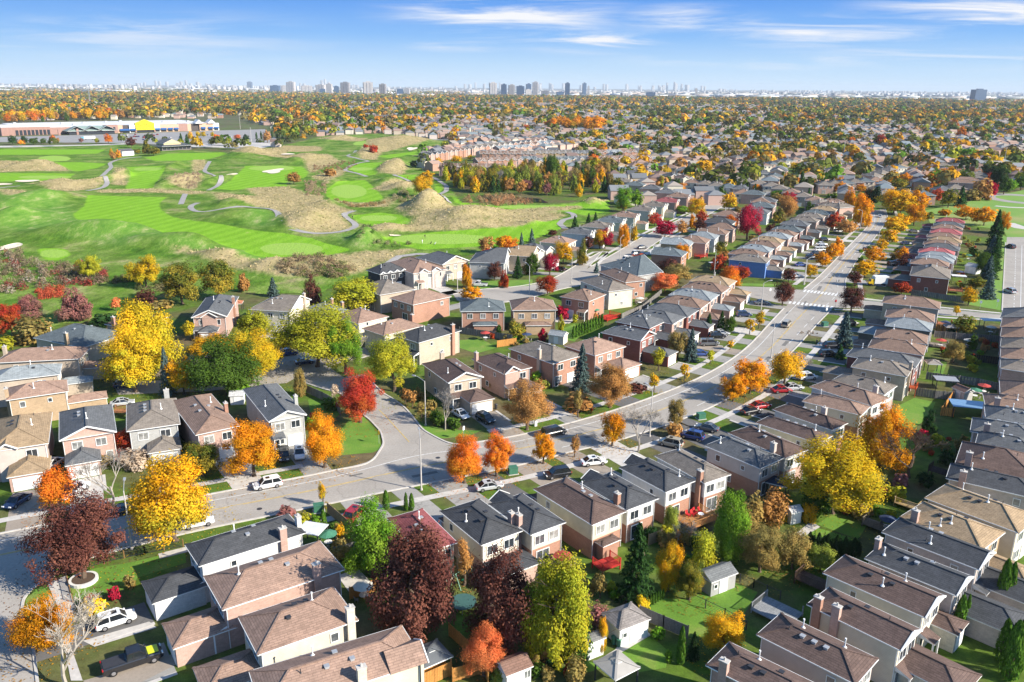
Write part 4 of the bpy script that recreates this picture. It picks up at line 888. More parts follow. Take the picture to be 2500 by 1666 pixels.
row('C3', [(1680,1075,'dk','gr'),(1745,1025,'br','pk'),(1950,1000,'gy','wh'),(1990,960,'bg','pk'),(2010,920,'gy','pk'),(1930,870,'bg','pk')], 10, 13, st, group='houses inside the crescent', detail=1, drive='gy', garage=False)
# blocks further off: rows read off the photo between two ends
def rowline(zone, x0, y0, x1, y1, n, roofs, walls, w, d, ang, group, he=5.5, fgp=.0, nm='house', drive=None, gab='', jit=.04, detail=1):
    r = random.Random(int(x0*7+y0)); pts = []
    for i in range(n):
        t = i/max(1, n-1); pts.append((x0+(x1-x0)*t, y0+(y1-y0)*t, r.choice(roofs), r.choice(walls)))
    return row(zone, pts, w, d, ang=ang, group=group, drive=drive, garage=False, fgp=fgp, nm=nm, he=he, gab=gab, jit=jit, detail=detail)
R1 = ('br','gb','gb','gy','br','bg'); WL = ('pk','be','pk','cr')
g7 = 'houses in the middle estate'; ra = math.radians
rowline('D4', 60,330, 560,330, 4, ('bg','br','tn','gb'), WL, 9.5,12, ra(200), g7)
rowline('D4', 650,355, 1800,560, 9, R1, WL, 10,12, ra(165), g7)
rowline('D4', 380,400, 800,470, 4, R1, WL, 9.5,12, ra(200), g7, fgp=.7)
rowline('D4', 900,520, 1450,590, 5, R1, WL, 9.5,12, ra(-15), g7, fgp=.7)
rowline('D4', 1480,640, 1680,740, 2, R1, WL, 10,12, ra(-15), g7)
rowline('D4', 1900,590, 2300,720, 4, ('br','bg','gb','br'), WL, 9.5,12, ra(160), g7)
rowline('D4', 1720,420, 1850,450, 2, R1, WL, 10,11, ra(0), g7, fgp=1)
rowline('D4', 1260,340, 1600,360, 3, ('br','br','gb'), ('pk','or'), 9,10, ra(0), g7, fgp=1)
rowline('D4', 950,200, 1280,270, 4, R1, WL, 9,11, ra(-20), g7, fgp=.6)
rowline('D4', 1400,240, 1700,200, 5, ('bg','gy','gb'), ('pk','cr'), 8,12, ra(15), g7, he=5.8)
rowline('D4', 1720,330, 2150,240, 6, ('bg','gy','br','gb'), ('pk','cr'), 8,12, ra(12), g7, fgp=.5)
rowline('E4', 20,180, 520,60, 8, ('bg','gy','br','gb'), ('pk','cr'), 8,12, ra(12), 'houses beyond the yellow hedge row')
rowline('E4', 620,210, 900,120, 4, ('gb','bg','lg','br'), WL, 10,12, ra(20), 'houses by the orange cul-de-sac', fgp=.4)
rowline('E4', 60,310, 640,260, 6, ('br','bg','gb','dk'), WL, 10,12, ra(-5), 'houses by the orange cul-de-sac', fgp=.5)
rowline('E4', 780,75, 1830,105, 6, ('br','gb','br'), ('or','pk'), 11,12, ra(-3), 'brown roofed houses under the hydro poles')
rowline('E4', 950,110, 1130,130, 2, ('tn','gb'), WL, 10,11, ra(0), 'brown roofed houses under the hydro poles', fgp=1)
rowline('E4', 1640,290, 1790,200, 4, ('gb','gb','br'), ('be','pk'), 9,16, ra(70), 'houses in the long grey terrace')
rowline('E4', 1020,410, 1200,425, 2, ('dk','bg'), ('or','pk'), 11,11, ra(-5), 'houses behind the orange road trees', fgp=1)
rowline('E4', 1420,370, 1560,350, 2, ('gb','gy'), ('pk',), 11,11, ra(-5), 'houses behind the orange road trees')
rowline('E4', 20,520, 250,560, 3, ('gb','br','tn'), ('pk',), 9,12, ra(-60), 'houses at the top of the west kerb row')
# terraces by the wood: a gable to every dwelling
def terrace(zone, x0, y0, x1, y1, n, roofs, walls, group, ang, w=7.2, d=11, he=6.4):
    a = P(zone, x0, y0, he); b = P(zone, x1, y1, he); ang = math.atan2(b.y-a.y, b.x-a.x) if ang is None else ang
    r = random.Random(int(x0)); L_ = (b-a).length; ww = L_/max(1, n-1)
    if ang is not None and math.cos(ang) < -2: pass
    for i in range(n):
        c = a.lerp(b, i/max(1, n-1)); rk = roofs[(i*len(roofs))//n]; wl = r.choice(walls)
        dirv = (b-a).normalized(); rz = math.atan2(dirv.y, dirv.x)
        # front is the side towards the camera
        house(c, rz+math.pi, ww+.8, d, 1, he=he, roof=rk, wall=wl, front='c', gables='bd', axis='x', group=group, detail=1, drive=None, name='townhouse', fg=('c', 0, ww*.6, .5), desc=f"{ROOFN[rk]} roofed {WALLN[wl]} townhouse")
terrace('D3', 190,225, 620,165, 9, ('dk','gy','br','br','gb'), ('pk','or','pg'), 'long terrace beside the golf course', None)
terrace('D3', 700,150, 1500,60, 14, ('gb','gb','gy','br'), ('pk','or','pg'), 'long terrace beside the golf course', None)
terrace('D3', 400,360, 1040,365, 7, ('br','br'), ('or','pk'), 'terrace in front of the wood', None)
terrace('D3', 800,295, 1400,275, 8, ('br','br','bg'), ('pk','or'), 'second terrace behind the wood', None)
terrace('D3', 850,212, 1400,215, 8, ('br','br','gb'), ('pk','or'), 'third terrace behind the wood', None)
terrace('D3', 1460,205, 2040,205, 9, ('gb','gb','gy'), ('pk','tb'), 'grey terrace by the crimson tree', None)
terrace('D3', 1450,300, 2000,270, 8, ('bg','bg','gy'), ('pk','tb'), 'slate terrace by the crimson tree', None)
terrace('D3', 2130,200, 2700,190, 8, ('br','lg','br','gy'), ('pk','or'), 'brown terrace by the hydro poles', None)
terrace('D3', 2180,275, 2700,260, 6, ('br','br'), ('pk','or'), 'terrace of front gables by the red tree', None)
terrace('D3', 1030,150, 1330,135, 5, ('lg','lg'), ('pk',), 'pale roofed terrace', None)
terrace('D3', 1340,110, 1580,90, 4, ('br','lg'), ('pk',), 'pale roofed terrace', None)
print('houses', NHOUSE)
# ---------------------------------------------------------------- trees
def leaf_material(name, trans=.28):
    m, nt, b, N, L = nodes(name)
    oi = N('ShaderNodeObjectInfo'); a2 = N('ShaderNodeAttribute', attribute_type='OBJECT', attribute_name='tint'); v = N('ShaderNodeAttribute', attribute_name='leaf')
    sp = N('ShaderNodeSeparateColor'); L(v.outputs['Color'], sp.inputs[0])
    c = mixn(N, L, sp.outputs[0], oi.outputs['Color'], a2.outputs['Color'])
    c = mixn(N, L, 1.0, c, ramp(N, L, sp.outputs[1], (0, .62), (1, 1.3)), 'MULTIPLY')
    nt.nodes.remove(b)
    d = N('ShaderNodeBsdfDiffuse'); t = N('ShaderNodeBsdfTranslucent'); mx = N('ShaderNodeMixShader', ins={0:trans})
    L(c, d.inputs[0]); L(c, t.inputs[0]); L(d.outputs[0], mx.inputs[1]); L(t.outputs[0], mx.inputs[2])
    L(mx.outputs[0], nt.nodes['Material Output'].inputs[0]); return m
LEAF = leaf_material('leaves')
NEEDLE = leaf_material('needles', .12)
def leaf_quads(C, Nn, size, rng, asp=.62):
    n = len(C); up = rng.normal(size=(n,3)); a = np.cross(Nn, up); a /= np.linalg.norm(a, axis=1)[:,None]+1e-9; b = np.cross(Nn, a)
    s = size*rng.uniform(.65, 1.35, n)[:,None]; a = a*s; b = b*s*asp
    bend = Nn*s*.18
    V = np.stack([C-a, C-b*.9+bend, C+a, C+b*.9+bend], 1).reshape(-1, 3)
    return V, np.arange(4*n).reshape(n, 4)
def leaf_mesh(name, V, F4, mix, lum, mat):
    me = bpy.data.meshes.new(name); fill(me, V, F4)
    ca = me.color_attributes.new('leaf', 'FLOAT_COLOR', 'POINT')
    col = np.zeros((len(V), 4), np.float32); col[:,0] = np.repeat(mix, 4); col[:,1] = np.repeat(lum, 4); col[:,3] = 1
    ca.data.foreach_set('color', col.ravel()); me.materials.append(mat); return me
def unit(rng, n):
    d = rng.normal(size=(n,3)); return d/np.linalg.norm(d, axis=1)[:,None]
def crown(kind, n, size, seed):
    """leaf-sized faces through a crown of radius .5 and height 1"""
    rng = np.random.default_rng(seed)
    if kind in ('rd', 'ov', 'sp', 'sh', 'ya'):
        k = {'rd':78,'ov':74,'sp':80,'sh':30,'ya':20}[kind]
        d = unit(rng, k); rad = rng.uniform(.30, 1.08, k)**.55; d[:,2] = np.where(d[:,2] < -.55, -.55, d[:,2])
        if kind == 'sh': d[:,2] = np.abs(d[:,2])
        az_ = np.arctan2(d[:,1], d[:,0]); rad = rad*(1+.16*np.sin(az_*3+seed)+.12*np.sin(az_*5+2*seed+d[:,2]*4)); cc = d*rad[:,None]*np.array([.40,.40,.42])
        if kind == 'sp': cc = d*rad[:,None]*np.array([.46,.46,.34]); cc[:,2] = cc[:,2]*.9+.14*(1-(cc[:,0]**2+cc[:,1]**2)*4)
        if kind == 'ov': cc[:,:2] *= (1.12-.75*np.clip(cc[:,2]+.05, -.3, 1))[:,None]
        if kind == 'ya': cc *= np.array([.85,.85,1.0])
        cr = rng.uniform(.05, .15, k)*(1.5 if kind in ('ya','sh') else 1)
        w = cr**2; w /= w.sum(); ci = rng.choice(k, n, p=w)
        dd = unit(rng, n); dd[:,2] = dd[:,2]*.8+.12
        rr = cr[ci]*(rng.uniform(.2, 1.0, n)**.6+np.abs(rng.normal(size=n))*.28)
        C = cc[ci]+dd*rr[:,None]; C[:,2] = C[:,2]+(.5 if kind != 'sh' else .08)
        if kind == 'sh': C[:,2] = np.abs(C[:,2])*1.6
        out = C-np.array([0,0,.42 if kind != 'sh' else 0]); out /= np.linalg.norm(out, axis=1)[:,None]+1e-9
        Nn = dd*.75+out*.55+rng.normal(size=(n,3))*.45+np.array([0,0,.25])
        cm = rng.uniform(0, 1, k); mix = np.clip(.8*cm[ci]**1.3+rng.uniform(-.15,.30,n)+.55*(.5-C[:,2]), 0, 1); lum = .55*rng.uniform(0,1,n)+.45*rng.uniform(0,1,k)[ci]
    elif kind == 'co':
        nb = 150; t = np.linspace(.02, .97, nb)+rng.uniform(-.02,.02,nb); az = np.arange(nb)*2.39996+rng.uniform(-.3,.3,nb); ln = (1.03-t)**.85*.5*rng.uniform(.72,1.12,nb)
        w = ln+.05; w /= w.sum(); bi = rng.choice(nb, n, p=w); s = rng.uniform(.12,1,n)**.75
        sp_ = rng.normal(size=n)*.16*ln[bi]*(1.15-s)
        x = np.cos(az[bi])*s*ln[bi]-np.sin(az[bi])*sp_; y = np.sin(az[bi])*s*ln[bi]+np.cos(az[bi])*sp_
        z = t[bi]-.10*s*ln[bi]*2+rng.normal(size=n)*.010+.05*s*s*ln[bi]
        C = np.stack([x,y,z],1); Nn = np.stack([np.cos(az[bi])*.5,np.sin(az[bi])*.5,np.ones(n)],1)+rng.normal(size=(n,3))*.45
        mix = np.clip(s*.6+rng.uniform(-.2,.4,n),0,1); lum = rng.uniform(0,1,n)*.7+.3*s
    elif kind == 'ce':
        t = rng.uniform(0,1,n)**.9; az = rng.uniform(0,6.283,n); lob = 1+.14*np.sin(az*5+t*17)+.08*np.sin(az*9-t*31)
        r = .5*np.minimum(1, (t*6+.35))*np.sqrt(np.clip(1-t**2.1,0.0,1))*lob*rng.uniform(.78,1.0,n)
        C = np.stack([np.cos(az)*r,np.sin(az)*r,t],1); Nn = np.stack([np.cos(az),np.sin(az),.35+0*t],1)+rng.normal(size=(n,3))*.35
        mix = rng.uniform(0,1,n); lum = rng.uniform(0,1,n)
    if kind not in ('co','ce'):
        C[:,:2] *= .5/np.quantile(np.hypot(C[:,0], C[:,1]), .975)
        lo_, hi_ = (np.quantile(C[:,2], .01), np.quantile(C[:,2], .995)); C[:,2] = (C[:,2]-lo_)/(hi_-lo_) if kind != 'sh' else C[:,2]/hi_
    Nn /= np.linalg.norm(Nn, axis=1)[:,None]+1e-9
    V, F4 = leaf_quads(C, Nn, size, rng, .5 if kind in ('co','ce') else .66)
    return leaf_mesh('crown', V, F4, mix, lum, NEEDLE if kind in ('co','ce') else LEAF)
def limb_mesh(seed, limbs=7, mat=BARK, straight=False):
    r = random.Random(seed); mb = MB(); pts = [Vector((0,0,-.02))]
    for k in range(1, 6): pts.append(Vector((r.uniform(-.018,.018)*k, r.uniform(-.018,.018)*k, k*.17)))
    rad = [.034,.026,.022,.016,.010,.004]
    for k in range(5): mb.tube(pts[k], pts[k+1], rad[k], rad[k+1], 7, cap=False)
    mb.tube((0,0,-.02), (0,0,.03), .052, .034, 7, cap=False)
    if not straight:
        for i in range(limbs):
            k = r.randint(1, 4); p = pts[k].lerp(pts[min(k+1,5)], r.random()*.6); a = i*2.4+r.uniform(-.4,.4); d = Vector((math.cos(a), math.sin(a), r.uniform(.5,1.1))).normalized()
            q = p+d*r.uniform(.14,.22); mb.tube(p, q, rad[k]*.6, rad[k]*.32, 5, cap=False)
            for _ in range(2):
                d2 = (d+Vector((r.uniform(-.7,.7),r.uniform(-.7,.7),r.uniform(0,.6)))).normalized(); mb.tube(q, q+d2*r.uniform(.10,.18), rad[k]*.3, .002, 4, cap=False)
    return mb.mesh('trunk', [mat], True)
def bare_mesh(seed, depth_=5, mat=BARKP, spread=.75):
    r = random.Random(seed); tr = MB(); tw = MB()
    def go(p, d, ln, rd, k):
        q = p+d*ln; mid = p.lerp(q, .5)+Vector((r.uniform(-1,1),r.uniform(-1,1),0))*ln*.06
        mb = tr if k >= depth_-1 else tw
        mb.tube(p, mid, rd, rd*.85, 5 if k > 3 else 3, cap=False); mb.tube(mid, q, rd*.85, rd*.65, 5 if k > 3 else 3, cap=False)
        if k == 0: return
        for _ in range(3 if k > 1 else 4):
            d2 = (d*.9+Vector((r.uniform(-1,1),r.uniform(-1,1),r.uniform(-.15,.7)))*spread).normalized()
            go(p.lerp(q, r.uniform(.55,1)), d2, ln*r.uniform(.6,.85), max(rd*.58, .0011), k-1)
    go(Vector((0,0,-.02)), Vector((0,0,1)), .24, .014, depth_)
    z = max(v[2] for v in tw.v)
    for mb in (tr, tw): mb.v = [(x/z, y/z, zz/z) for x, y, zz in mb.v]
    return tr.mesh('trunk', [mat], True), tw.mesh('branches', [mat], True)
PRO = {}
def proto(kind, lod, var):
    k = (kind, lod, var)
    if k not in PRO:
        n, sz = {'rd':((30000,.0142),(10500,.023),(1500,.058)),'ov':((28000,.015),(9500,.025),(1400,.062)),'sp':((32000,.013),(10500,.021),(1500,.054)),'sh':((4200,.035),(1700,.056),(350,.12)),
                 'ya':((2200,.04),(1000,.06),(300,.11)),'co':((15000,.021),(5200,.036),(700,.09)),'ce':((2600,.05),(1300,.07),(300,.13))}[kind][lod]
        PRO[k] = crown(kind, n, sz, 11+var*7+len(kind)+lod*31+ord(kind[0]))
    return PRO[k]
TRK = [limb_mesh(k) for k in range(4)]; TRKS = limb_mesh(9, 0, BARK, True); BARE = [bare_mesh(21+k, 6, BARKP if k < 2 else BARK) for k in range(3)]
CO = {'O':((.82,.29,.015),(.60,.35,.02)),'OR':((.78,.17,.02),(.66,.30,.03)),'R':((.46,.045,.03),(.50,.14,.03)),'CR':((.48,.015,.05),(.34,.03,.05)),'M':((.095,.034,.028),(.26,.105,.07)),'Y':((.82,.50,.02),(.44,.43,.03)),'YO':((.84,.41,.015),(.42,.38,.03)),
      'YG':((.36,.38,.03),(.52,.44,.03)),'G':((.07,.13,.02),(.12,.20,.03)),'GB':((.12,.28,.02),(.26,.38,.04)),'GO':((.11,.15,.025),(.46,.32,.04)),'OL':((.27,.22,.07),(.44,.28,.08)),'BR':((.56,.27,.08),(.40,.24,.08)),'PB':((.34,.13,.12),(.26,.15,.11)),
      'C':((.022,.060,.018),(.055,.12,.03)),'CB':((.06,.10,.09),(.14,.20,.18)),'CE':((.06,.14,.018),(.12,.24,.03)),'DC':((.018,.040,.014),(.04,.075,.022)),'CO':((.85,.20,.07),(.72,.28,.10)),'GY':((.24,.30,.05),(.40,.40,.06)),'W':((.55,.42,.30),(.62,.50,.38))}
CN = {'O':'orange','OR':'orange red','R':'russet red','CR':'crimson','M':'maroon','Y':'yellow','YO':'golden yellow','YG':'yellow green','G':'dark green','GB':'bright green','GO':'green and orange','OL':'olive','BR':'orange brown','PB':'pinkish brown','C':'dark green','CB':'blue green','CE':'green','DC':'very dark','CO':'coral','GY':'pale green','W':'pale'}
KN = {'rd':('maple_tree','maple'),'ov':('tree','upright tree'),'sp':('locust_tree','spreading locust'),'sh':('shrub','bush'),'ya':('young_tree','young tree'),'co':('spruce_tree','spruce'),'ce':('cedar_tree','column cedar'),'ba':('bare_tree','bare tree')}
NT = 0
def tree(kind, col, p, h, w=None, label=None, group=None, trunk=None, desc=None):
    global NT; NT += 1
    w = w or h*{'rd':.85,'ov':.6,'sp':1.2,'sh':1.3,'ya':.55,'co':.55,'ce':.25,'ba':.8}[kind]
    dist = math.hypot(p[0], p[1]); lod = 0 if h/dist > .055 and h > 3.0 else (1 if h/dist > .022 else 2)
    z0 = golf_h(p[0], p[1]); root = empty(KN[kind][0], (p[0], p[1], z0), random.uniform(0, 6.28))
    if kind == 'ba':
        i = NT % 3; link('trunk', BARE[i][0], root, None, None, 0, (w/.8 if w > h*.9 else h, w/.8 if w > h*.9 else h, h)); link('branches', BARE[i][1], root, None, None, 0, (w/.8 if w > h*.9 else h,)*2+(h,))
    else:
        tf = trunk if trunk is not None else {'rd':.25,'ov':.09,'sp':.30,'sh':0,'ya':.34,'co':.04,'ce':.0}[kind]
        gk = 1.0; c = link('crown', proto(kind, lod, NT % (3 if kind in ('rd','sp') else 2)), root, CO[col][0], (0, 0, h*max(0, tf-.02)), 0, (w*gk, w*gk, h*(1.02-tf)))
        j = 1+.12*math.sin(NT*7.3); c.color = rgb([min(1, x*j) for x in CO[col][0]]); c['tint'] = [float(x*j) for x in CO[col][1]]
        if kind != 'sh':
            ts = max(h, .6*w); s_ = .9 if kind in ('co','ce') else .92
            link('trunk', TRKS if kind in ('co','ce') else TRK[NT % 4], root, None, None, 0, (ts, ts, h*s_))
    cat = 'shrub' if kind == 'sh' else 'tree'
    if label: tag(root, label, cat, group)
    else:
        tag(root, None, cat, group); auto(root, desc or f"{CN[col]} {KN[kind][1]}", p)
    return root
def tp(zone, x, yb, yt, kind, col, wpx=None, label=None, group=None, **k):
    """a tree by the foot and top of its picture"""
    s = ZR[zone][2]; p = P(zone, x, yb); p = P(zone, x, yb, golf_h(p[0], p[1])); m = mpp(p)
    u0, v0 = px(zone, x, yb); dep = PITCH+math.atan((v0-833)/F)
    h = (yb-yt)/s*m/max(.80, math.cos(dep))
    return tree(kind, col, p, h, wpx/s*m if wpx else None, label, group, **k)
T = [ # near ones, each told apart
('A1',565,875,360,'rd','M',560,'maroon maple standing in a white stone ring on the corner lawn'),
('A1',1185,610,105,'rd','YO',565,'large round golden maple between the lamp post and the white sedan'),
('A1',405,415,140,'rd','OR',250,'orange red maple in front of the white pickup at the left street'),
('A1',765,370,40,'ba','W',300,'half bare tree with a few orange leaves above the black car'),
('A1',330,1330,1045,'rd','O',390,'thin orange tree over the pavement beside the bare tree'),
('A1',450,1590,1060,'ba','W',640,'large bare grey tree over the pickup truck'),
('A1',775,1010,930,'sh','CR',80,'bright crimson bush on the corner house lawn'),
('A1',640,1110,1020,'sh','Y',170,'yellow bush by the white car on the near drive'),
('A1',610,1045,985,'sh','R',80,'dark red bush at the end of the iron fence'),
('A1',880,930,845,'sh','OL',80,'pale flowering bush at the corner of the charcoal garage'),
('B1',1370,1555,1355,'rd','GO',265,'low green and orange maple beside the brown roofed house'),
('B1',1720,1560,1215,'rd','O',370,'large orange maple in front of the brown roofed pink house'),
('A2',870,850,370,'ov','GB',345,'tall bright green clipped cedar behind the dull red roof'),
('A2',1150,1260,610,'ov','M',590,'tall maroon tree in front of the dull red roofed house'),
('A2',1745,1330,750,'ov','M',500,'second tall maroon tree, beside the yellow green tree'),
('A3',430,1430,785,'ov','YG',480,'big yellow green tree beside the tall maroon tree and white shed'),
('A2',1610,1520,1215,'rd','CO',290,'coral red tree over the orange wooden fence'),
('A3',560,1400,1130,'sh','G',230,'green bush against the narrow white shed'),
('A3',745,1360,1150,'ov','YO',90,'narrow golden tree between the two white sheds'),
('A3',700,1200,1060,'sh','PB',150,'brown red bush behind the white shed with a window'),
('A2',1700,1565,1450,'sh','GY',130,'grey green bush beside the shed with a nine pane window'),
('A2',950,396,278,'ce','CE',50,'single column cedar before the dull red garage'),
('A2',1085,407,294,'ce','CE',30,'thinner column cedar of the pair by the charcoal garage'),
('A2',1122,402,297,'ce','CE',40,'fuller column cedar of the pair by the charcoal garage'),
('A2',525,375,218,'ya','YO',55,'slim golden sapling on the main road verge by the green cabinet'),
('A2',640,610,505,'sh','YO',70,'gold bush against the tan board fence'),
('A2',1480,910,625,'ya','BR',110,'brown half bare sapling beside the green swing frame'),
('A2',280,455,385,'sh','PB',130,'pink bush above the charcoal roof on the road verge'),
('A2',390,505,435,'sh','YG',110,'yellow bush beside the white patio canopy'),
('A2',478,500,432,'sh','GB',75,'rounded green bush next to the yellow bush'),
('A2',527,500,412,'ce','CE',45,'green column cedar at the corner of the tan fence'),
('B2',1480,1605,1305,'rd','OR',265,'orange maple between the lamp post and the red orange maple'),
('B2',1698,1560,1285,'rd','OR',200,'red orange maple with a stray red branch on the road verge'),
('B3',352,1475,1270,'rd','O',155,'small round orange maple opposite the black minivan'),
('A3',975,1010,520,'co','C',310,'large dark green spruce behind the red deck'),
('A3',1190,950,655,'ov','YO',170,'golden tree beside the large dark spruce'),
('A3',1335,1010,770,'rd','GO',200,'olive round tree beside the grey barn shaped shed'),
('A3',1430,810,570,'sh','YG',170,'gold and olive bush below the timber deck'),
('A3',1260,640,470,'ba','W',280,'tangle of bare twigs below the timber deck'),
('A3',1610,750,320,'ov','GB',250,'bright green willowy tree to the right of the timber deck'),
('A4',60,560,330,'sh','OL',240,'olive bush with orange tips behind the willowy tree'),
('A4',240,500,300,'sh','BR',200,'russet feathery bush left of the little white shed'),
('A4',150,820,530,'rd','OL',330,'wide olive and orange tree over the shaded lawn'),
('A4',370,800,560,'rd','OL',230,'olive and gold tree beside the arched garden hedge'),
('A3',1210,560,380,'ov','GY',110,'pale leafed small tree against the white house with red brick base'),
('A3',1560,1395,1135,'rd','YO',285,'low golden orange tree above the bottom brick chimney'),
('A3',1275,1445,1212,'ce','CE',60,'narrow bright cedar by the grey picket fence'),
('A3',1360,1410,1235,'co','DC',110,'dark cedar beside the narrow bright cedar'),
('A3',1195,1430,1355,'sh','GB',50,'small green bush at the edge of the small bright lawn'),
('A3',1120,1275,1195,'sh','GB',90,'clipped green bush along the grey picket fence'),
('A3',1020,1080,985,'sh','Y',110,'yellow bush behind the white shed with a window'),
('A3',570,1560,1420,'sh','OL',150,'dry olive bush near the canvas gazebo'),
('A3',300,1520,1450,'sh','G',110,'green bush beside the nine pane shed'),
('A4',640,425,-20,'sp','Y',640,'huge golden spreading tree over the lawn with the white shed'),
('B4',955,1500,1105,'ov','O',345,'tall orange maple behind the huge golden tree'),
('A4',1100,245,165,'sh','PB',120,'maroon bush behind the huge golden tree'),
('A4',1070,345,248,'sh','YG',130,'yellow green bush by the stone pond'),
('A4',990,300,255,'sh','CR',70,'crimson bush beside the yellow green bush'),
('B4',1165,1570,1250,'ba','W',420,'bare white birch leaning beside the brown roof'),
('A4',1265,235,150,'sh','C',110,'dark green round bush by the back porch'),
('A4',1770,1065,768,'ce','CE',90,'taller cedar of the pair between the grey garages'),
('A4',1818,1062,785,'ce','CE',70,'shorter cedar of the pair between the grey garages'),
('A4',1485,1245,1008,'ce','CE',80,'taller cedar between the gabled house and grey garage'),
('A4',1530,1215,1000,'ce','CE',40,'thin cedar pressed against the grey garage wall'),
('A4',1830,1545,1190,'ce','CE',130,'broad cedar at the lower right garden corner'),
('A4',1780,1420,1170,'ce','CE',90,'cedar at the back of the lower right clump'),
('A4',1890,1480,1160,'ce','CE',110,'cedar at the frame edge of the lower right clump'),
('A4',560,810,660,'rd','GY',190,'pale green and cream bush below the arched hedge'),
('A4',310,480,430,'sh','YO',80,'gold bush beside the little white shed'),
('A4',480,480,370,'sh','YO',110,'ragged gold bush to the right of the little white shed'),
('A4',510,420,170,'sh','G',200,'dark green bush in the shade of the huge golden tree'),
('A4',605,430,340,'ce','C',50,'dark upright bush below the huge golden tree'),
('B1',990,280,75,'rd','Y',225,'bright yellow maple at the edge of the fairway'),
('B1',1235,395,125,'rd','GO',255,'dense dark green maple by the fairway'),
('B1',1485,365,105,'rd','GO',245,'dense green maple turning orange by the fairway'),
('B1',615,225,70,'rd','YG',160,'yellow green tree among the red sumacs'),
('B1',1650,310,190,'ov','BR',90,'buff orange bush beside the orange turning maple'),
('B1',1850,345,212,'co','CB',100,'blue spruce behind the taupe gabled roof'),
('B1',985,415,305,'rd','M',150,'maroon tree behind the slate green bungalow'),
('B1',85,615,400,'rd','R',170,'russet red tree at the edge of the left lawn'),
('B1',210,490,340,'ov','PB',150,'pinkish brown tree behind the russet red tree'),
('B1',515,505,290,'ov','PB',230,'cone shaped pinkish brown tree on the left lawn'),
('B1',785,440,355,'ya','CO',75,'tiny coral tree on the left lawn'),
('B1',235,655,490,'sh','OL',270,'olive bush left of the slate green bungalow'),
('B1',40,700,620,'sh','YG',130,'yellow green bush at the left frame edge above the brown roof'),
('B1',985,860,400,'ov','Y',420,'tall bright yellow tree above the cul-de-sac'),
('B1',920,990,590,'rd','Y',420,'lower bright yellow tree beside the blue spruce'),
('B1',1140,1010,690,'co','CB',130,'blue spruce between the yellow trees and the green tree'),
('B1',1245,1005,780,'rd','YO',220,'golden tree beneath the green tree of the cul-de-sac'),
('B1',1710,930,610,'sp','Y',430,'wide yellow tree behind the round green tree'),
('B1',1430,760,615,'sp','YO',330,'golden tree at the back of the round green tree'),
('B1',1540,1010,640,'rd','G',470,'round green tree in the middle of the yellow trees'),
('B1',1620,1030,920,'sh','GB',170,'bright green bush under the round green tree'),
('B1',630,755,630,'rd','GO',130,'small olive tree by the slate green bungalow'),
('B1',885,1410,1250,'rd','R',190,'dark red tree between the pink gable and grey house'),
('B1',930,1500,1385,'sh','W',200,'bare twiggy bush before the grey house'),
('B1',1290,640,510,'ya','Y',90,'young yellow tree beside the slate blue gabled house'),
('B1',1080,430,370,'sh','OL',160,'olive bush behind the tall bright yellow tree'),
('B1',720,540,470,'sh','C',200,'dark hedge bush beside the slate green bungalow'),
('B2',775,1195,868,'rd','R',290,'round red maple on the sloping lawn at the side road'),
('B2',1005,985,620,'sp','YG',350,'yellow locust beside the side road kerb'),
('B2',485,820,418,'sp','YG',600,'widest yellow locust over the parked blue car'),
('B2',675,865,520,'sp','GB',250,'green locust next to the widest yellow locust'),
('B2',60,690,440,'sp','YG',260,'yellow locust in front of the taupe gabled house'),
('B2',770,800,560,'ba','W',200,'grey half bare tree between the two locusts'),
('B2',190,345,212,'co','CB',95,'grey blue spruce beside the brown scrub slope') if False else ('B2',455,405,205,'ov','M',120,'dark red and green tree below the tan scrub'),
('B2',740,440,235,'rd','YG',340,'round yellow green tree below the black dormer house'),
('B2',330,450,380,'sh','PB',110,'brown bush behind the taupe gabled roof'),
('B2',1495,285,128,'ov','O',75,'narrow orange tree beside the white pickup'),
('B2',1745,285,168,'ov','R',75,'small russet tree in front of the stone house'),
('B2',1530,375,280,'rd','O',150,'orange maple at the back of the slate blue roof'),
('B2',1160,280,215,'sh','GY',110,'pale bush below the two gabled pink house'),
('B2',535,1500,1155,'rd','O',260,'orange and yellow maple by the white suv'),
('B2',1350,1245,980,'ba','W',200,'bare purple branched tree in front of the garage door'),
('B2',1300,1215,1110,'sh','G',110,'dark green bush beneath the bare purple tree'),
('B2',1080,1065,970,'ya','BR',75,'brown sapling nearest the yellow locust on the side road verge'),
('B2',1128,1090,990,'ya','BR',65,'brown sapling second along the side road verge'),
('B2',1190,1165,1060,'ya','OL',80,'olive sapling by the side road lamp post'),
('B2',370,1015,838,'ov','OL',85,'slim olive tree behind the white brick gabled house'),
('B2',605,1045,940,'ya','W',60,'pale sapling above the red maple'),
('B2',460,1190,1130,'sh','CR',50,'small crimson bush beside the white brick house'),
('B2',465,1240,1160,'sh','GB',100,'bright green clipped bush beside the white brick house'),
('B2',570,1110,1030,'sh','G',110,'dark green bush on the sloping lawn fence'),
('B2',1700,600,545,'ce','CE',22,'left of two small cedars beside the covered porch') if False else ('B2',1712,602,540,'ce','CE',40,'small cedar beside the covered porch'),
('B2',1830,625,505,'sh','GO',130,'green and olive bush between the two covered porches'),
('B3',240,1245,940,'sp','BR',330,'thin orange spreading tree before the pink brick garage'),
('B3',605,985,662,'co','CB',170,'big grey green spruce by the taupe roofed house'),
('B3',800,1095,812,'sp','BR',310,'thin orange spreading tree beside the twin garage doors'),
('B3',1345,780,558,'co','CB',120,'blue spruce by the slate grey gabled house'),
('B3',1258,765,578,'rd','OL',170,'round olive tree beside the blue spruce'),
('B3',590,1110,1010,'sh','BR',200,'low orange bush under the big grey green spruce'),
('B3',300,940,850,'sh','GB',90,'bright green bush below the pink brick gable'),
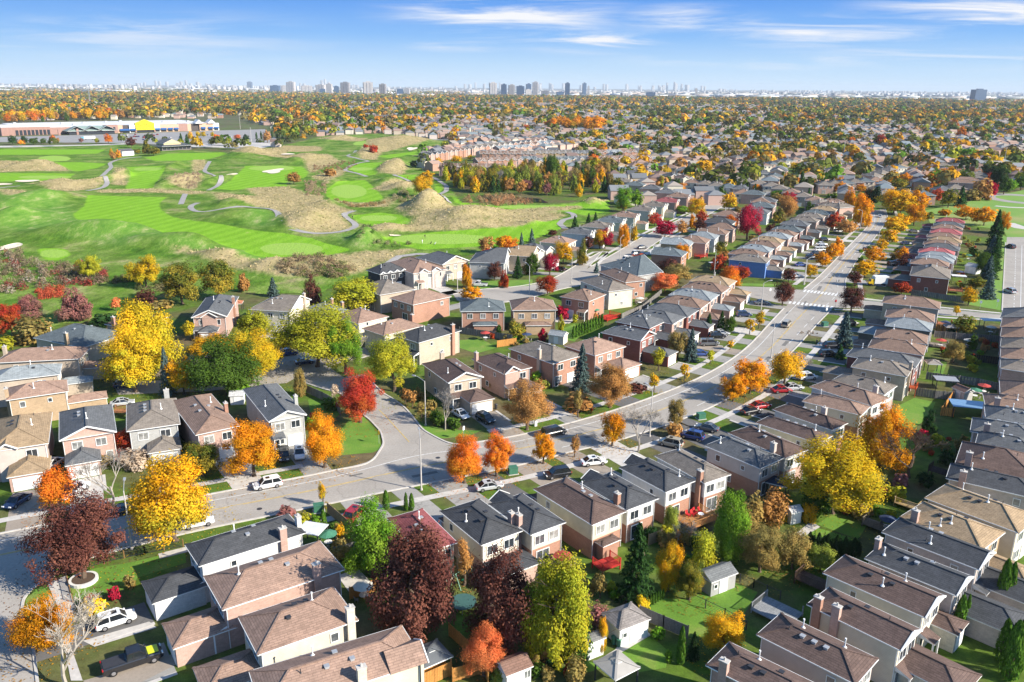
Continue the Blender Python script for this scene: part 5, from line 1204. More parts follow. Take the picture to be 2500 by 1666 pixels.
('B3',985,985,935,'sh','M',120,'maroon clipped hedge bush by the twin garage drive'),
('B3',470,580,470,'ov','YG',45,'gold column tree beside the small bright lawn'),
('B3',1130,845,690,'ya','YG',95,'yellow green young tree at the white garage'),
('B3',1305,910,803,'ya','YO',65,'golden young tree on the verge second from the twin garage drive'),
('B3',1098,990,865,'ya','YO',75,'golden young tree on the verge at the twin garage drive'),
('B3',1478,800,708,'ya','YG',60,'yellow young tree on the verge opposite the orange pair'),
('B3',1612,705,640,'ya','YO',55,'pale gold young tree on the inner bend of the main road'),
('B3',1745,600,500,'ya','YO',70,'golden young tree before the dark parked cars'),
('B3',1808,560,440,'ya','YO',75,'golden young tree beside the grey parked sedan'),
('B3',1632,1055,875,'rd','O',185,'smaller orange maple of the pair beside the main road'),
('B3',1745,1000,782,'rd','O',250,'larger orange maple of the pair beside the main road'),
('B4',315,935,722,'rd','YO',235,'golden orange maple next to the orange pair'),
('B4',425,900,745,'ba','W',120,'thin bare tree behind the golden orange maple'),
('B3',1242,1235,1045,'rd','OL',120,'olive young maple near the blue parked suv'),
('B3',815,1355,1140,'rd','O',175,'dark orange maple left of the bare road tree'),
('B3',992,1395,1105,'ba','W',230,'slender bare tree beside the tall street lamp'),
('B3',560,1430,1290,'ya','BR',70,'small brown sapling on the lower verge'),
('B3',585,1160,975,'ya','OL',60,'slim olive sapling on the upper verge'),
('B3',1235,1290,1205,'sh','BR',110,'brown bush behind the blue parked suv'),
('B3',345,645,558,'ov','CR',65,'small vivid red tree among the back gardens'),
('B3',395,200,55,'rd','CR',110,'vivid magenta maple at the crescent drive'),
('B3',485,125,-25,'rd','YO',140,'yellow maple behind the vivid magenta maple'),
('B3',1170,315,192,'rd','CO',180,'coral orange maple at the crescent end'),
('B3',1260,255,130,'rd','OL',200,'olive round tree behind the coral maple'),
('B3',1195,180,92,'rd','M',140,'maroon tree beside the olive round tree'),
('B3',1695,240,140,'rd','R',100,'deep red maple before the blue house'),
('B3',378,335,208,'rd','R',150,'russet maple at the crescent bend'),
('B3',480,495,412,'sh','CR',95,'crimson bush beside the dark brick house'),
('B3',565,520,465,'sh','YG',40,'yellow bush in the dark brick house garden'),
('B3',75,300,168,'ov','R',75,'russet young tree on the crescent island lawn') if False else ('B3',710,185,115,'co','CB',50,'small blue spruce on the crescent corner'),
('B3',1000,130,60,'sh','R',110,'reddish bush on the crescent verge'),
('B3',960,115,80,'sh','GB',50,'small round green bush on the crescent verge'),
('B3',1465,600,470,'ce','C',45,'dark column cedar before the grey garages'),
('B3',1550,590,440,'co','C',90,'dark green spruce before the grey garages'),
('B3',1610,595,475,'ov','G',75,'green tree beside the dark green spruce'),
('B4',305,405,250,'rd','M',145,'maroon maple at the left end of the near crosswalk'),
('B4',345,245,158,'rd','M',105,'maroon maple at the left end of the far crosswalk'),
('B4',768,450,280,'rd','M',165,'dark red maple by the stop sign'),
('B4',792,270,178,'rd','M',105,'blackish maroon maple at the right end of the far crosswalk'),
('B4',1108,335,248,'rd','R',125,'red maple before the dark red brick corner house'),
('B4',715,680,440,'co','CB',140,'tall blue spruce above the two pedestrians'),
('B4',690,765,670,'co','C',75,'small dark spruce beside the parked black cars'),
('B4',1690,360,180,'co','CB',120,'tall blue spruce nearest the cross street'),
('B4',1700,220,55,'co','C',130,'dark spruce second from the cross street'),
('B4',1660,200,50,'rd','G',110,'green round tree between the spruces and gardens'),
('B4',1610,300,215,'rd','GO',130,'orange green tree behind the blue spruce row'),
('B4',1560,405,288,'rd','YO',100,'gold green tree at the cross street fence'),
('B4',1740,80,-60,'co','C',120,'dark spruce third from the cross street'),
('B4',1525,605,478,'rd','GO',160,'gold and green tree above the umbrella'),
('B4',1455,790,650,'rd','OL',130,'grey green tree in the long gardens'),
('B4',1590,700,605,'ov','G',80,'green tree over the grey board fence'),
('B4',1285,1275,1115,'ov','C',110,'dark green tree beside the pale trellis'),
('B4',1252,1312,1250,'sh','CR',80,'vivid red bush in the shaded garden'),
('B4',1590,850,800,'sh','YG',70,'yellow green bush on the sunlit garden strip'),
('B4',1480,475,405,'ya','YO',45,'golden young tree beside the cross street'),
('B4',1660,720,665,'sh','BR',50,'brown bush behind the grey fence'),
('B4',1545,1360,1300,'sh','G',80,'green bush beside the cream side wall'),
('B4',60,245,140,'rd','M',0,None) if False else ('B4',1085,55,15,'sh','G',50,'round dark bush by the driveway cars'),
('B4',1070,95,50,'sh','OL',80,'olive bush before the driveway cars'),
]
for t in T: tp(*t[:7], label=t[7] if len(t) > 7 else None)
G1 = 'golden trees along the main road'
for t in (('C4',815,1000,838,'ov','O',90),('C4',910,1130,893,'ov','O',125),('C4',1150,1030,855,'rd','YO',200),('C4',1200,1040,895,'rd','YO',170),('C4',1320,1010,868,'rd','O',150),('C4',1300,1120,965,'rd','O',125),('C4',1205,1125,1035,'rd','YO',110),('C4',1150,1180,1060,'rd','YO',150),('C4',1112,1262,1148,'rd','YO',110),('C4',1062,1312,1222,'rd','YO',80),('C4',1003,1395,1278,'rd','O',125),('C4',935,1500,1385,'rd','YO',150),('C4',965,1440,1375,'rd','YO',80),
 ('C4',800,1185,1080,'rd','BR',140),('C4',735,1340,1208,'ov','O',75),('C4',695,1375,1255,'rd','O',100),('C4',625,1425,1318,'rd','O',110),('C4',538,1505,1405,'rd','YO',78)): tp(*t[:6], t[6]*1.18, group=G1)
G2 = 'trees round the sports field'
for t in (('C4',1550,985,852,'rd','GO',130),('C4',1468,940,850,'rd','R',95),('C4',1680,1075,978,'rd','O',165),('C4',1812,1120,988,'rd','O',175),('C4',1950,1175,1018,'rd','O',90),('C4',1525,1045,1000,'sh','O',85),('C4',1408,1070,1020,'sh','GO',80),('C4',1640,975,825,'co','C',95),('C4',1865,920,800,'rd','CR',80),('C4',1790,930,790,'sh','BR',150),('C4',1720,935,850,'sh','OL',120),('C4',1900,890,700,'rd','DC',110),('C4',1960,890,770,'rd','G',90),('C4',2010,870,780,'rd','GB',95),('C4',2085,860,760,'rd','G',90),('C4',1850,790,690,'rd','DC',120),('C4',1890,1265,1005,'co','C',140),('C4',1905,1180,1060,'co','C',110),('C4',1870,1350,1190,'co','CB',130),('C4',1885,1450,1260,'co','C',120),('C4',1800,1420,1315,'rd','G',110),('C4',1845,1510,1340,'co','CB',120),('C4',1000,985,830,'rd','DC',110),('C4',960,960,850,'rd','M',90)): tp(*t, group=G2)
G3 = 'street trees of the middle estate'
for t in (('C4',1285,775,700,'rd','O',95),('C4',1225,815,735,'rd','O',100),('C4',1175,855,770,'rd','GO',140),('C4',1505,785,700,'rd','O',110),('C4',1460,825,770,'rd','OR',95),('C4',1400,835,785,'rd','OR',110),('C4',1330,855,805,'rd','OR',110),('C4',1540,740,680,'rd','GO',110),('C4',1480,740,690,'rd','GO',100),('C4',1055,865,790,'rd','O',90),('C4',752,885,800,'rd','O',95),('C4',905,875,815,'rd','O',80),('C4',370,825,738,'rd','YO',80),('C4',330,805,720,'ov','G',45),('C4',468,860,725,'co','C',85),('C4',560,865,778,'rd','BR',85),('C4',140,880,818,'rd','O',65),('C4',425,715,655,'rd','Y',90),('C4',500,690,640,'rd','Y',80),('C4',552,670,615,'rd','Y',60),('C4',740,655,600,'rd','O',60),('C4',690,585,505,'rd','YG',85),('C4',840,530,470,'rd','OR',60),('C4',1050,555,450,'rd','R',75),('C4',980,720,650,'rd','GB',70),('C4',930,740,690,'rd','GB',80),('C4',110,740,670,'rd','YO',80),('C4',350,1090,905,'rd','BR',150),('C4',398,975,880,'rd','CR',80),('C4',290,930,860,'rd','GB',90),('C4',310,1100,990,'ov','OL',85),('C4',690,935,885,'sh','GB',80),('C4',680,880,830,'rd','M',90),('C4',1890,700,610,'rd','Y',130),('C4',1700,650,550,'rd','GB',170),('C4',1800,640,580,'rd','GB',130),('C4',1640,490,400,'rd','OR',70),('C4',2010,750,690,'rd','O',80),('C4',2060,650,600,'rd','OR',45),
 ('C3',1880,1225,978,'rd','CR',180),('C3',1745,1015,885,'rd','YO',125),('C3',1505,1065,920,'rd','YO',135),('C3',1475,1140,1038,'ov','O',60),('C3',1545,1125,1010,'rd','R',90),('C3',1275,1205,1080,'rd','CR',160),('C3',1400,1190,1085,'rd','BR',90),('C3',1200,1120,1030,'rd','R',110),('C3',968,1275,1115,'ov','O',90),('C3',1050,1230,1125,'ov','YO',70),('C3',835,1290,1148,'rd','CR',125),('C3',668,1410,1220,'ov','GO',90),('C3',1690,940,828,'ov','G',80),('C3',1412,1030,975,'rd','GB',120),('C3',970,1020,840,'rd','GB',130),('C3',1060,990,860,'rd','GB',100),('C3',962,1015,918,'rd','YO',90),('C3',925,880,770,'rd','GO',95),('C3',220,1265,1168,'co','CB',45),('C3',295,1245,1143,'co','CB',58),('C3',612,1140,1045,'co','C',60),('C3',715,1100,1028,'co','C',48),('C3',765,1080,1018,'co','C',42),('C3',448,1200,1150,'rd','M',70),('C3',90,1290,1198,'rd','O',130),('C3',750,690,598,'rd','OR',85),('C3',790,780,685,'rd','CR',100),('C3',1170,810,730,'rd','Y',75),('C3',1245,830,755,'ov','YG',65),('C3',1392,890,805,'rd','O',85),('C3',1300,850,760,'ov','G',60),('C3',1350,850,775,'rd','C',60),('C3',1030,755,698,'rd','OR',75),('C3',1090,770,725,'rd','OR',65),('C3',908,750,690,'rd','YO',75),('C3',985,740,675,'ov','YO',35),('C3',1245,615,555,'rd','YO',45),('C3',1930,775,710,'rd','Y',55),('C3',1945,880,815,'rd','O',65),('C3',2090,960,880,'rd','OL',70),('C3',590,555,495,'rd','YO',60),('C3',655,545,495,'rd','YO',70),('C3',1540,690,640,'rd','M',40),('C3',1555,930,870,'ov','C',45),('C3',1490,930,865,'co','CB',45),
 ('C2',1300,905,760,'rd','YO',150),('C2',1330,800,718,'rd','YO',110),('C2',355,815,730,'rd','BR',110),('C2',1770,1320,1203,'rd','BR',135),('C2',1905,1290,1200,'rd','O',140),('C2',940,570,515,'sh','R',75),('C2',885,560,530,'sh','R',50),('C2',1580,540,495,'rd','Y',55),('C2',1615,545,498,'rd','Y',55),('C2',620,755,700,'sh','BR',90),('C2',1420,690,620,'rd','YO',60),('C2',1550,660,605,'rd','YO',90),('C2',1650,640,598,'rd','YO',40),('C2',1235,690,640,'rd','DC',60),('C2',1350,700,660,'rd','YO',40)): tp(*t, group=G3)
G4 = 'trees about the store and clubhouse'
for t in (('C1',800,518,448,'rd','OR',60),('C1',390,510,455,'rd','OR',45),('C1',425,510,475,'rd','BR',35),('C1',95,525,460,'rd','C',65),('C1',182,518,462,'rd','C',50),('C1',250,525,475,'rd','G',70),('C1',322,520,478,'rd','G',50),('C1',968,545,470,'rd','M',75),('C1',1598,505,448,'rd','OR',55),('C1',1405,495,430,'rd','YO',40),('C1',1460,470,428,'rd','Y',40),('C1',1500,470,428,'rd','Y',40),('C1',1565,470,430,'rd','Y',30),('C1',1335,505,440,'co','C',40),('C1',1380,525,445,'co','C',45),('C1',1970,510,425,'rd','BR',60),('C1',1890,485,435,'ce','C',16),('C1',1925,485,430,'ce','C',16),('C1',2005,475,425,'ce','C',16),('C1',2040,475,425,'ce','C',16),('C1',2080,480,440,'co','C',25),('C1',875,635,565,'rd','O',45),('C1',835,640,575,'rd','BR',50),('C1',822,600,552,'ov','YO',25),('C1',1085,590,490,'ov','GO',60),('C1',1130,605,540,'rd','GO',110),('C1',1010,590,555,'rd','GO',60),('C1',600,510,475,'rd','PB',40),('C1',715,515,475,'rd','YG',35),('C1',1750,490,450,'rd','CO',55),('C1',1815,505,450,'rd','C',50)): tp(*t, group=G4)
def scatter(zone, poly, n, kinds, hh, group, seed):
    r = random.Random(seed); pl = PL(zone, *poly); x0, x1 = min(p[0] for p in pl), max(p[0] for p in pl); y0, y1 = min(p[1] for p in pl), max(p[1] for p in pl); k = 0; got = []; tries = 0; gap = 1.6 if hh[1] < 3 else 3.0
    while k < n and tries < 4000:
        tries += 1
        x, y = r.uniform(x0, x1), r.uniform(y0, y1)
        if not inpoly([x], [y], pl)[0] or any((x-a)**2+(y-b)**2 < gap**2 for a, b in got): continue
        got.append((x, y)); kd, cl, f = r.choice(kinds); tree(kd, cl, (x, y), r.uniform(*hh)*f, None, None, group); k += 1
WOOD = [('ov','OL',1.1),('ov','GO',1),('rd','YG',.9),('ov','GY',1),('rd','BR',.8),('ov','YG',.8),('ov','G',1.1),('rd','OL',.8),('ba','W',.9),('ov','YO',.8),('co','C',.8),('rd','PB',.6)]
scatter('C2', (1440,790,1500,760,2111,780,2111,900,1700,880,1560,850), 60, WOOD, (9,15), 'wood beside the pond', 3)
scatter('C3', (-10,850,420,900,700,920,860,900,900,830,820,770,600,730,200,740,-10,790), 80, WOOD, (9,15), 'wood beside the pond', 4)
AUT = [('rd','O',1),('rd','OR',1),('rd','GO',1),('rd','YO',1),('rd','BR',.9),('ov','G',.9)]
scatter('C3', (380,440,820,440,835,400,780,380,500,385,400,400), 34, [('rd','O',1.15),('rd','O',1.1),('rd','GO',1.1),('rd','YO',1),('rd','OR',.9)], (13,19), 'orange wood beyond the terraces', 5)
scatter('C1', (330,354,930,342,960,322,800,318,560,322,400,330), 34, AUT+[('rd','OL',1)], (14,21), 'wood behind the store', 6)
scatter('C1', (-20,372,330,356,340,340,280,335,-20,345), 18, AUT, (11,17), 'wood behind the store', 7)
scatter('C3', (850,440,1280,430,1300,400,1000,395,860,410), 16, [('co','C',.9),('rd','DC',.8),('rd','G',.8),('rd','YG',.7)], (11,16), 'dark grove beyond the terraces', 8)
scatter('C3', (0,470,380,470,380,430,200,420,0,430), 16, [('ov','OL',1),('rd','GO',.9),('rd','OR',.8),('rd','YG',.7)], (9,14), 'grove left of the orange wood', 9)
scatter('B2', (1640,560,1700,520,1560,500,1480,530), 3, [('sh','CE',1)], (1.2,1.8), 'garden bushes', 10)
# hedge rows of cedar columns
for i in range(11): tp('B3', 555+i*19, 628-i*8, 548-i*8, 'ce', 'CE', 26, group='cedar columns edging the small lawn', desc='cedar column in the hedge below the red deck')
for i in range(6): tp('A3', 1075+i*17, 1050-i*9, 985-i*9, 'ce', 'CE', 16, group='little cedars by the spruce', desc='little cedar in the row by the large spruce')
for i in range(12): tp('A4', 480+i*30, 690-(i-5)**2*1.2*.3+i*4, 560+i*4, 'sh' if i % 2 else 'ce', 'DC', 46, group='dark hedge plants across the garden', desc='dark hedge plant in the arched garden hedge')
# rough brush: left of the course and on the tan slopes
def brush(name, specs, seed):
    rng = np.random.default_rng(seed); Vs = []; Cs = []
    for zone, poly, n, cols, hh in specs:
        pl = PL(zone, *poly); x0, x1 = min(p[0] for p in pl), max(p[0] for p in pl); y0, y1 = min(p[1] for p in pl), max(p[1] for p in pl); k = 0
        while k < n:
            x, y = rng.uniform(x0, x1), rng.uniform(y0, y1)
            if not inpoly([x], [y], pl)[0]: continue
            k += 1; h = rng.uniform(*hh); w = h*rng.uniform(.5, .9); m = 120 if h > 1.3 else 40; d = unit(rng, m); d[:,2] = np.abs(d[:,2])
            C = np.array([x, y, golf_h(x, y)-.05])+d*np.array([w, w, h])*rng.uniform(.5, 1, m)[:,None]
            Nn = d+rng.normal(size=(m,3))*.6; Nn /= np.linalg.norm(Nn, axis=1)[:,None]
            V, _ = leaf_quads(C, Nn, .10+h*.08, rng, .4); Vs.append(V); c = np.array(cols[rng.integers(len(cols))]); Cs.append(np.repeat(c*rng.uniform(.6, 1.3, (m,1)), 4, 0))
    stuff_mesh(name, np.concatenate(Vs), np.concatenate(Cs))
m, nt, b, N, L = nodes('painted_leaves'); ca_ = N('ShaderNodeAttribute', attribute_name='tone'); nt.nodes.remove(b)
d_ = N('ShaderNodeBsdfDiffuse'); t_ = N('ShaderNodeBsdfTranslucent'); x_ = N('ShaderNodeMixShader', ins={0:.2}); L(ca_.outputs['Color'], d_.inputs[0]); L(ca_.outputs['Color'], t_.inputs[0]); L(d_.outputs[0], x_.inputs[1]); L(t_.outputs[0], x_.inputs[2]); L(x_.outputs[0], nt.nodes['Material Output'].inputs[0])
STUFFM = m
def stuff_mesh(name, V, C, F4=None, mat=None):
    me = bpy.data.meshes.new(name); fill(me, V, np.arange(len(V)).reshape(-1, 4) if F4 is None else F4)
    ca = me.color_attributes.new('tone', 'FLOAT_COLOR', 'POINT'); ca.data.foreach_set('color', np.c_[C, np.ones(len(C))].astype(np.float32).ravel())
    me.materials.append(mat or STUFFM); return tag(link(name, me), kind='stuff')
BRN = [(.22,.15,.10),(.30,.22,.14),(.17,.14,.08),(.26,.24,.12)]
brush('brush', [('B1',(-60,60,150,40,330,120,520,140,560,220,420,300,200,300,60,330,-60,330),120,BRN+BRN+[(.34,.27,.20),(.38,.32,.25),(.26,.06,.05)],(1.2,3.4)),('B1',(400,180,540,130,720,180,680,260,520,300,420,270),60,BRN+[(.36,.06,.04),(.30,.06,.05)],(1.5,3)),('B1',(230,310,330,290,440,300,420,360,240,370),26,[(.50,.10,.05)],(1.2,2.2)),
  ('B1',(700,215,880,215,1100,260,1350,300,1100,330,860,290,720,260),60,[(.10,.12,.04),(.2,.17,.08)],(1,2.2)),('C2',(240,1440,420,1400,700,1440,860,1460,700,1510,420,1510,260,1470),110,[(.34,.26,.15),(.28,.2,.12),(.2,.22,.07)],(1,2.6)),('C2',(560,1470,700,1450,700,1500,580,1500),30,[(.12,.2,.04)],(1,2)),
  ('C2',(430,790,600,820,580,900,450,900),70,[(.45,.32,.2),(.36,.26,.16)],(1,2.4)),('C2',(600,940,800,970,1000,955,1060,920,1060,940,1000,975,800,990),70,[(.4,.26,.12),(.3,.24,.1)],(.8,1.8)),('C2',(1590,930,1700,890,2000,920,2111,940,2111,975,1800,975,1650,965),90,[(.5,.26,.12),(.42,.3,.15),(.3,.2,.1)],(1,2.6)),('C3',(-10,900,200,900,220,940,60,975,-10,970),60,[(.5,.26,.12),(.42,.3,.15)],(1,2.6)),
  ('C2',(1060,930,1130,870,1200,890,1240,930,1150,960),30,[(.42,.36,.2),(.25,.22,.1)],(1.5,3)),('C1',(1280,800,1400,750,1490,765,1450,850,1300,840),50,[(.42,.31,.2),(.35,.25,.18)],(1,2)),('C2',(1240,1260,1000,1240,900,1200,800,1250,1000,1300),40,[(.12,.22,.04),(.3,.3,.14)],(.8,1.8)),('C2',(500,680,820,640,820,680,620,760,500,740),70,[(.3,.18,.1),(.4,.28,.16)],(1,2.2)),('C2',(1420,470,1900,480,1900,505,1430,500),50,[(.16,.16,.08),(.28,.22,.13)],(1.5,3)),('B4',(430,590,520,585,560,600,450,610),6,[(.2,.12,.06)],(.4,.8))], 5)
# tussocks of long dry grass over the slopes
rng = np.random.default_rng(8); sel = np.nonzero((zE.ravel() > .5) & INS.ravel())[0]; sel = rng.choice(sel, min(len(sel), 15000), replace=False)
C0 = np.stack([X.ravel()[sel]+rng.uniform(-.8,.8,len(sel)), Y.ravel()[sel]+rng.uniform(-.8,.8,len(sel)), HT.ravel()[sel]+.18], 1)
Nn = rng.normal(size=(len(sel),3))*np.array([.45,.45,.3])+np.array([.25,-.1,.8]); Nn /= np.linalg.norm(Nn, axis=1)[:,None]
V, _ = leaf_quads(C0, Nn, .6, rng, .35)
stuff_mesh('long_grass', V, np.repeat(np.array([(.43,.345,.185)])*rng.uniform(.75, 1.2, (len(sel),1)), 4, 0))
# leaves that have dropped under the bright trees
Vs = []; Cs = []; rng = np.random.default_rng(4)
for o in [o for o in COL.objects if o.parent is None and o.get('category') == 'tree' and math.hypot(o.location.x, o.location.y) < 190 and o.name.split('.')[0] in ('maple_tree','locust_tree','young_tree')]:
    cr = next(c for c in o.children if c.name.startswith('crown')); w = cr.scale[0]; n = int(42*w)
    a = rng.uniform(0,6.283,n); r_ = w*.95*np.sqrt(rng.uniform(0,1,n)); C0 = np.stack([o.location.x+np.cos(a)*r_, o.location.y+np.sin(a)*r_, np.full(n, .085)], 1)
    V, _ = leaf_quads(C0, np.tile([0,0,1.0],(n,1))+rng.normal(size=(n,3))*.15, .12, rng, .7); Vs.append(V); Cs.append(np.repeat((np.array(cr['tint'])*.5+np.array(cr.color[:3])*.35+np.array([.08,.05,.01]))*.8*rng.uniform(.6,1.2,(n,1)), 4, 0))
stuff_mesh('fallen_leaves', np.concatenate(Vs), np.concatenate(Cs))
print('trees', NT)
# ---------------------------------------------------------------- vehicles
def loft(mb, secs, mi=0, cap=True):
    """closed rings joined into one skin"""
    n = len(secs[0])
    for a, b in zip(secs, secs[1:]):
        for k in range(n): mb.face([a[k], a[(k+1)%n], b[(k+1)%n], b[k]], mi)
    if cap: mb.face(secs[0][::-1], mi); mb.face(secs[-1], mi)
CARCOL = {'white':(.74,.74,.73),'black':(.02,.02,.022),'dark blue':(.02,.035,.09),'blue':(.035,.07,.24),'grey':(.13,.135,.14),'silver':(.48,.49,.50),'beige':(.42,.37,.28),'red':(.35,.015,.02),'brown':(.12,.06,.04),'yellow':(.75,.5,.03)}
def build_car(kind):
    root = empty('parked_car', (0,0,0)); PR = {'suv':(4.55,1.86,1.68),'sedan':(4.6,1.8,1.44),'minivan':(5.0,1.95,1.75),'pickup':(5.6,1.95,1.85)}[kind]
    Lc, Wc, Hc = PR; hw = Wc/2; bt = {'suv':.98,'sedan':.88,'minivan':1.0,'pickup':1.1}[kind]
    def ring(x, w, z0, z1): return [(x,-w,z0+.1),(x,-w*.92,z0),(x,w*.92,z0),(x,w,z0+.1),(x,w,z1-.12),(x,w*.93,z1),(x,-w*.93,z1),(x,-w,z1-.12)]
    f = Lc/2; hood = {'suv':-.06,'sedan':-.12,'minivan':-.12,'pickup':-.02}[kind]
    b = MB(); loft(b, [ring(-f, hw*.82, .42, bt-.18), ring(-f+.12, hw*.95, .30, bt-.03), ring(-f+.9, hw, .26, bt), ring(.4, hw, .24, bt), ring(f-1.25, hw, .26, bt+hood*.2), ring(f-.35, hw*.96, .28, bt+hood-.08), ring(f-.04, hw*.84, .36, bt-.30), ring(f, hw*.78, .42, bt-.38)])
    b.build('body', CARP, root, (.5,.5,.5), True)
    r0, r1, r2, r3 = {'suv':(-f+.12,-f+.55,.55,1.25),'sedan':(-f+.55,-f+1.35,.35,1.15),'minivan':(-f+.06,-f+.4,.85,1.7),'pickup':(-.55,-.4,.75,1.4)}[kind]
    g = MB(); gw = hw*.90; tw = hw*.72; zt = Hc-.07
    g_ = [(r0,-gw,bt-.02),(r3,-gw,bt-.02),(r3,gw,bt-.02),(r0,gw,bt-.02)]; t_ = [(r1,-tw,zt),(r2,-tw,zt),(r2,tw,zt),(r1,tw,zt)]
    for k in range(4): g.face([g_[k], g_[(k+1)%4], t_[(k+1)%4], t_[k]])
    g.build('windows', CARGLASS, root)
    q = MB(); q.box(r1-.05,-tw-.03,zt-.01,r2+.06,tw+.03,Hc)
    for sx in (-1, 1):
        for xa, xb in ((r0, r1), (r3, r2)): q.bar((xa, sx*gw, bt), (xb, sx*tw, zt), .09, .07)
        m = (r1+r2)/2; q.bar((m-.1, sx*(gw+.01), bt), (m-.1, sx*(tw+.02), zt), .10, .05); q.bar((r1+.1, sx*tw, Hc+.03), (r2-.1, sx*tw, Hc+.03), .05, .05)
    q.build('roof', CARP, root, (.5,.5,.5))
    if kind == 'suv' or kind == 'sedan': q = MB(); q.box(.0-.35,-tw*.55,Hc,.25,tw*.55,Hc+.012); q.build('sunroof', CARGLASS, root)
    if kind == 'pickup':
        q = MB(); q.box(-f+.15,-hw*.8,bt+.005,-.65,hw*.8,bt+.02); q.build('cargo_bed', DARKM, root)
    for sx in (-1, 1):
        for wx in (-f+.95, f-.95):
            w = MB(); w.tube((wx, sx*(hw-.20), .34), (wx, sx*(hw+.015), .34), .345, .345, 16); w = w.build('wheel', TYRE, root)
            w2 = MB(); w2.tube((wx, sx*(hw+.0), .34), (wx, sx*(hw+.03), .34), .22, .20, 10); w2.build('rim', RIM, w)
        q = MB(); q.box(f-.16, sx*hw*.66-.2, bt-.30, f-.02, sx*hw*.66+.2, bt-.16, 0, True); q.build('headlight', LAMPG, root)
        q = MB(); q.box(-f+.0, sx*hw*.78-.14, bt-.22, -f+.12, sx*hw*.78+.14, bt-.04, 0, True); q.build('tail_light', TAILR, root)
        q = MB(); q.box(r3-.15, sx*(hw+.09)-.09, bt-.02, r3+.02, sx*(hw+.09)+.09, bt+.14, 0, True); q.build('mirror', CARP, root, (.5,.5,.5))
    return root
CARP_PROTO = {}; NAMEC = {'suv':'parked_suv','sedan':'parked_car','minivan':'parked_minivan','pickup':'pickup_truck'}
def clone(o, par=None):
    c = o.copy(); COL.objects.link(c); c.parent = par
    for ch in o.children: clone(ch, c)
    return c
def paint(root, col):
    for c in root.children:
        if c.name.split('.')[0] in ('body','roof','mirror'): c.color = rgb(col)
def carat(p, kind, color, heading, label=None, group=None, moving=False, desc=None):
    if kind not in CARP_PROTO: CARP_PROTO[kind] = build_car(kind); r = CARP_PROTO[kind]
    else: r = clone(CARP_PROTO[kind])
    r.name = NAMEC[kind] if not moving else NAMEC[kind].replace('parked_',''); r.location = (p[0], p[1], .06); r.rotation_euler[2] = heading; paint(r, CARCOL[color])
    tag(r, label, 'van' if kind == 'minivan' else 'truck' if kind == 'pickup' else 'car', group)
    if not label: auto(r, desc or f"{color} {'pickup truck' if kind == 'pickup' else kind} on a drive", p)
    return r
def dirpx(z, x0, y0, x1, y1): a, b = P(z,x0,y0), P(z,x1,y1); return math.atan2(b.y-a.y, b.x-a.x)
def roaddir(p):
    j = int(np.argmin(np.hypot(MIDs[:,0]-p[0], MIDs[:,1]-p[1]))); j2, j1 = min(j+2, NR-1), max(j-2, 0)
    return math.atan2(MIDs[j2,1]-MIDs[j1,1], MIDs[j2,0]-MIDs[j1,0])
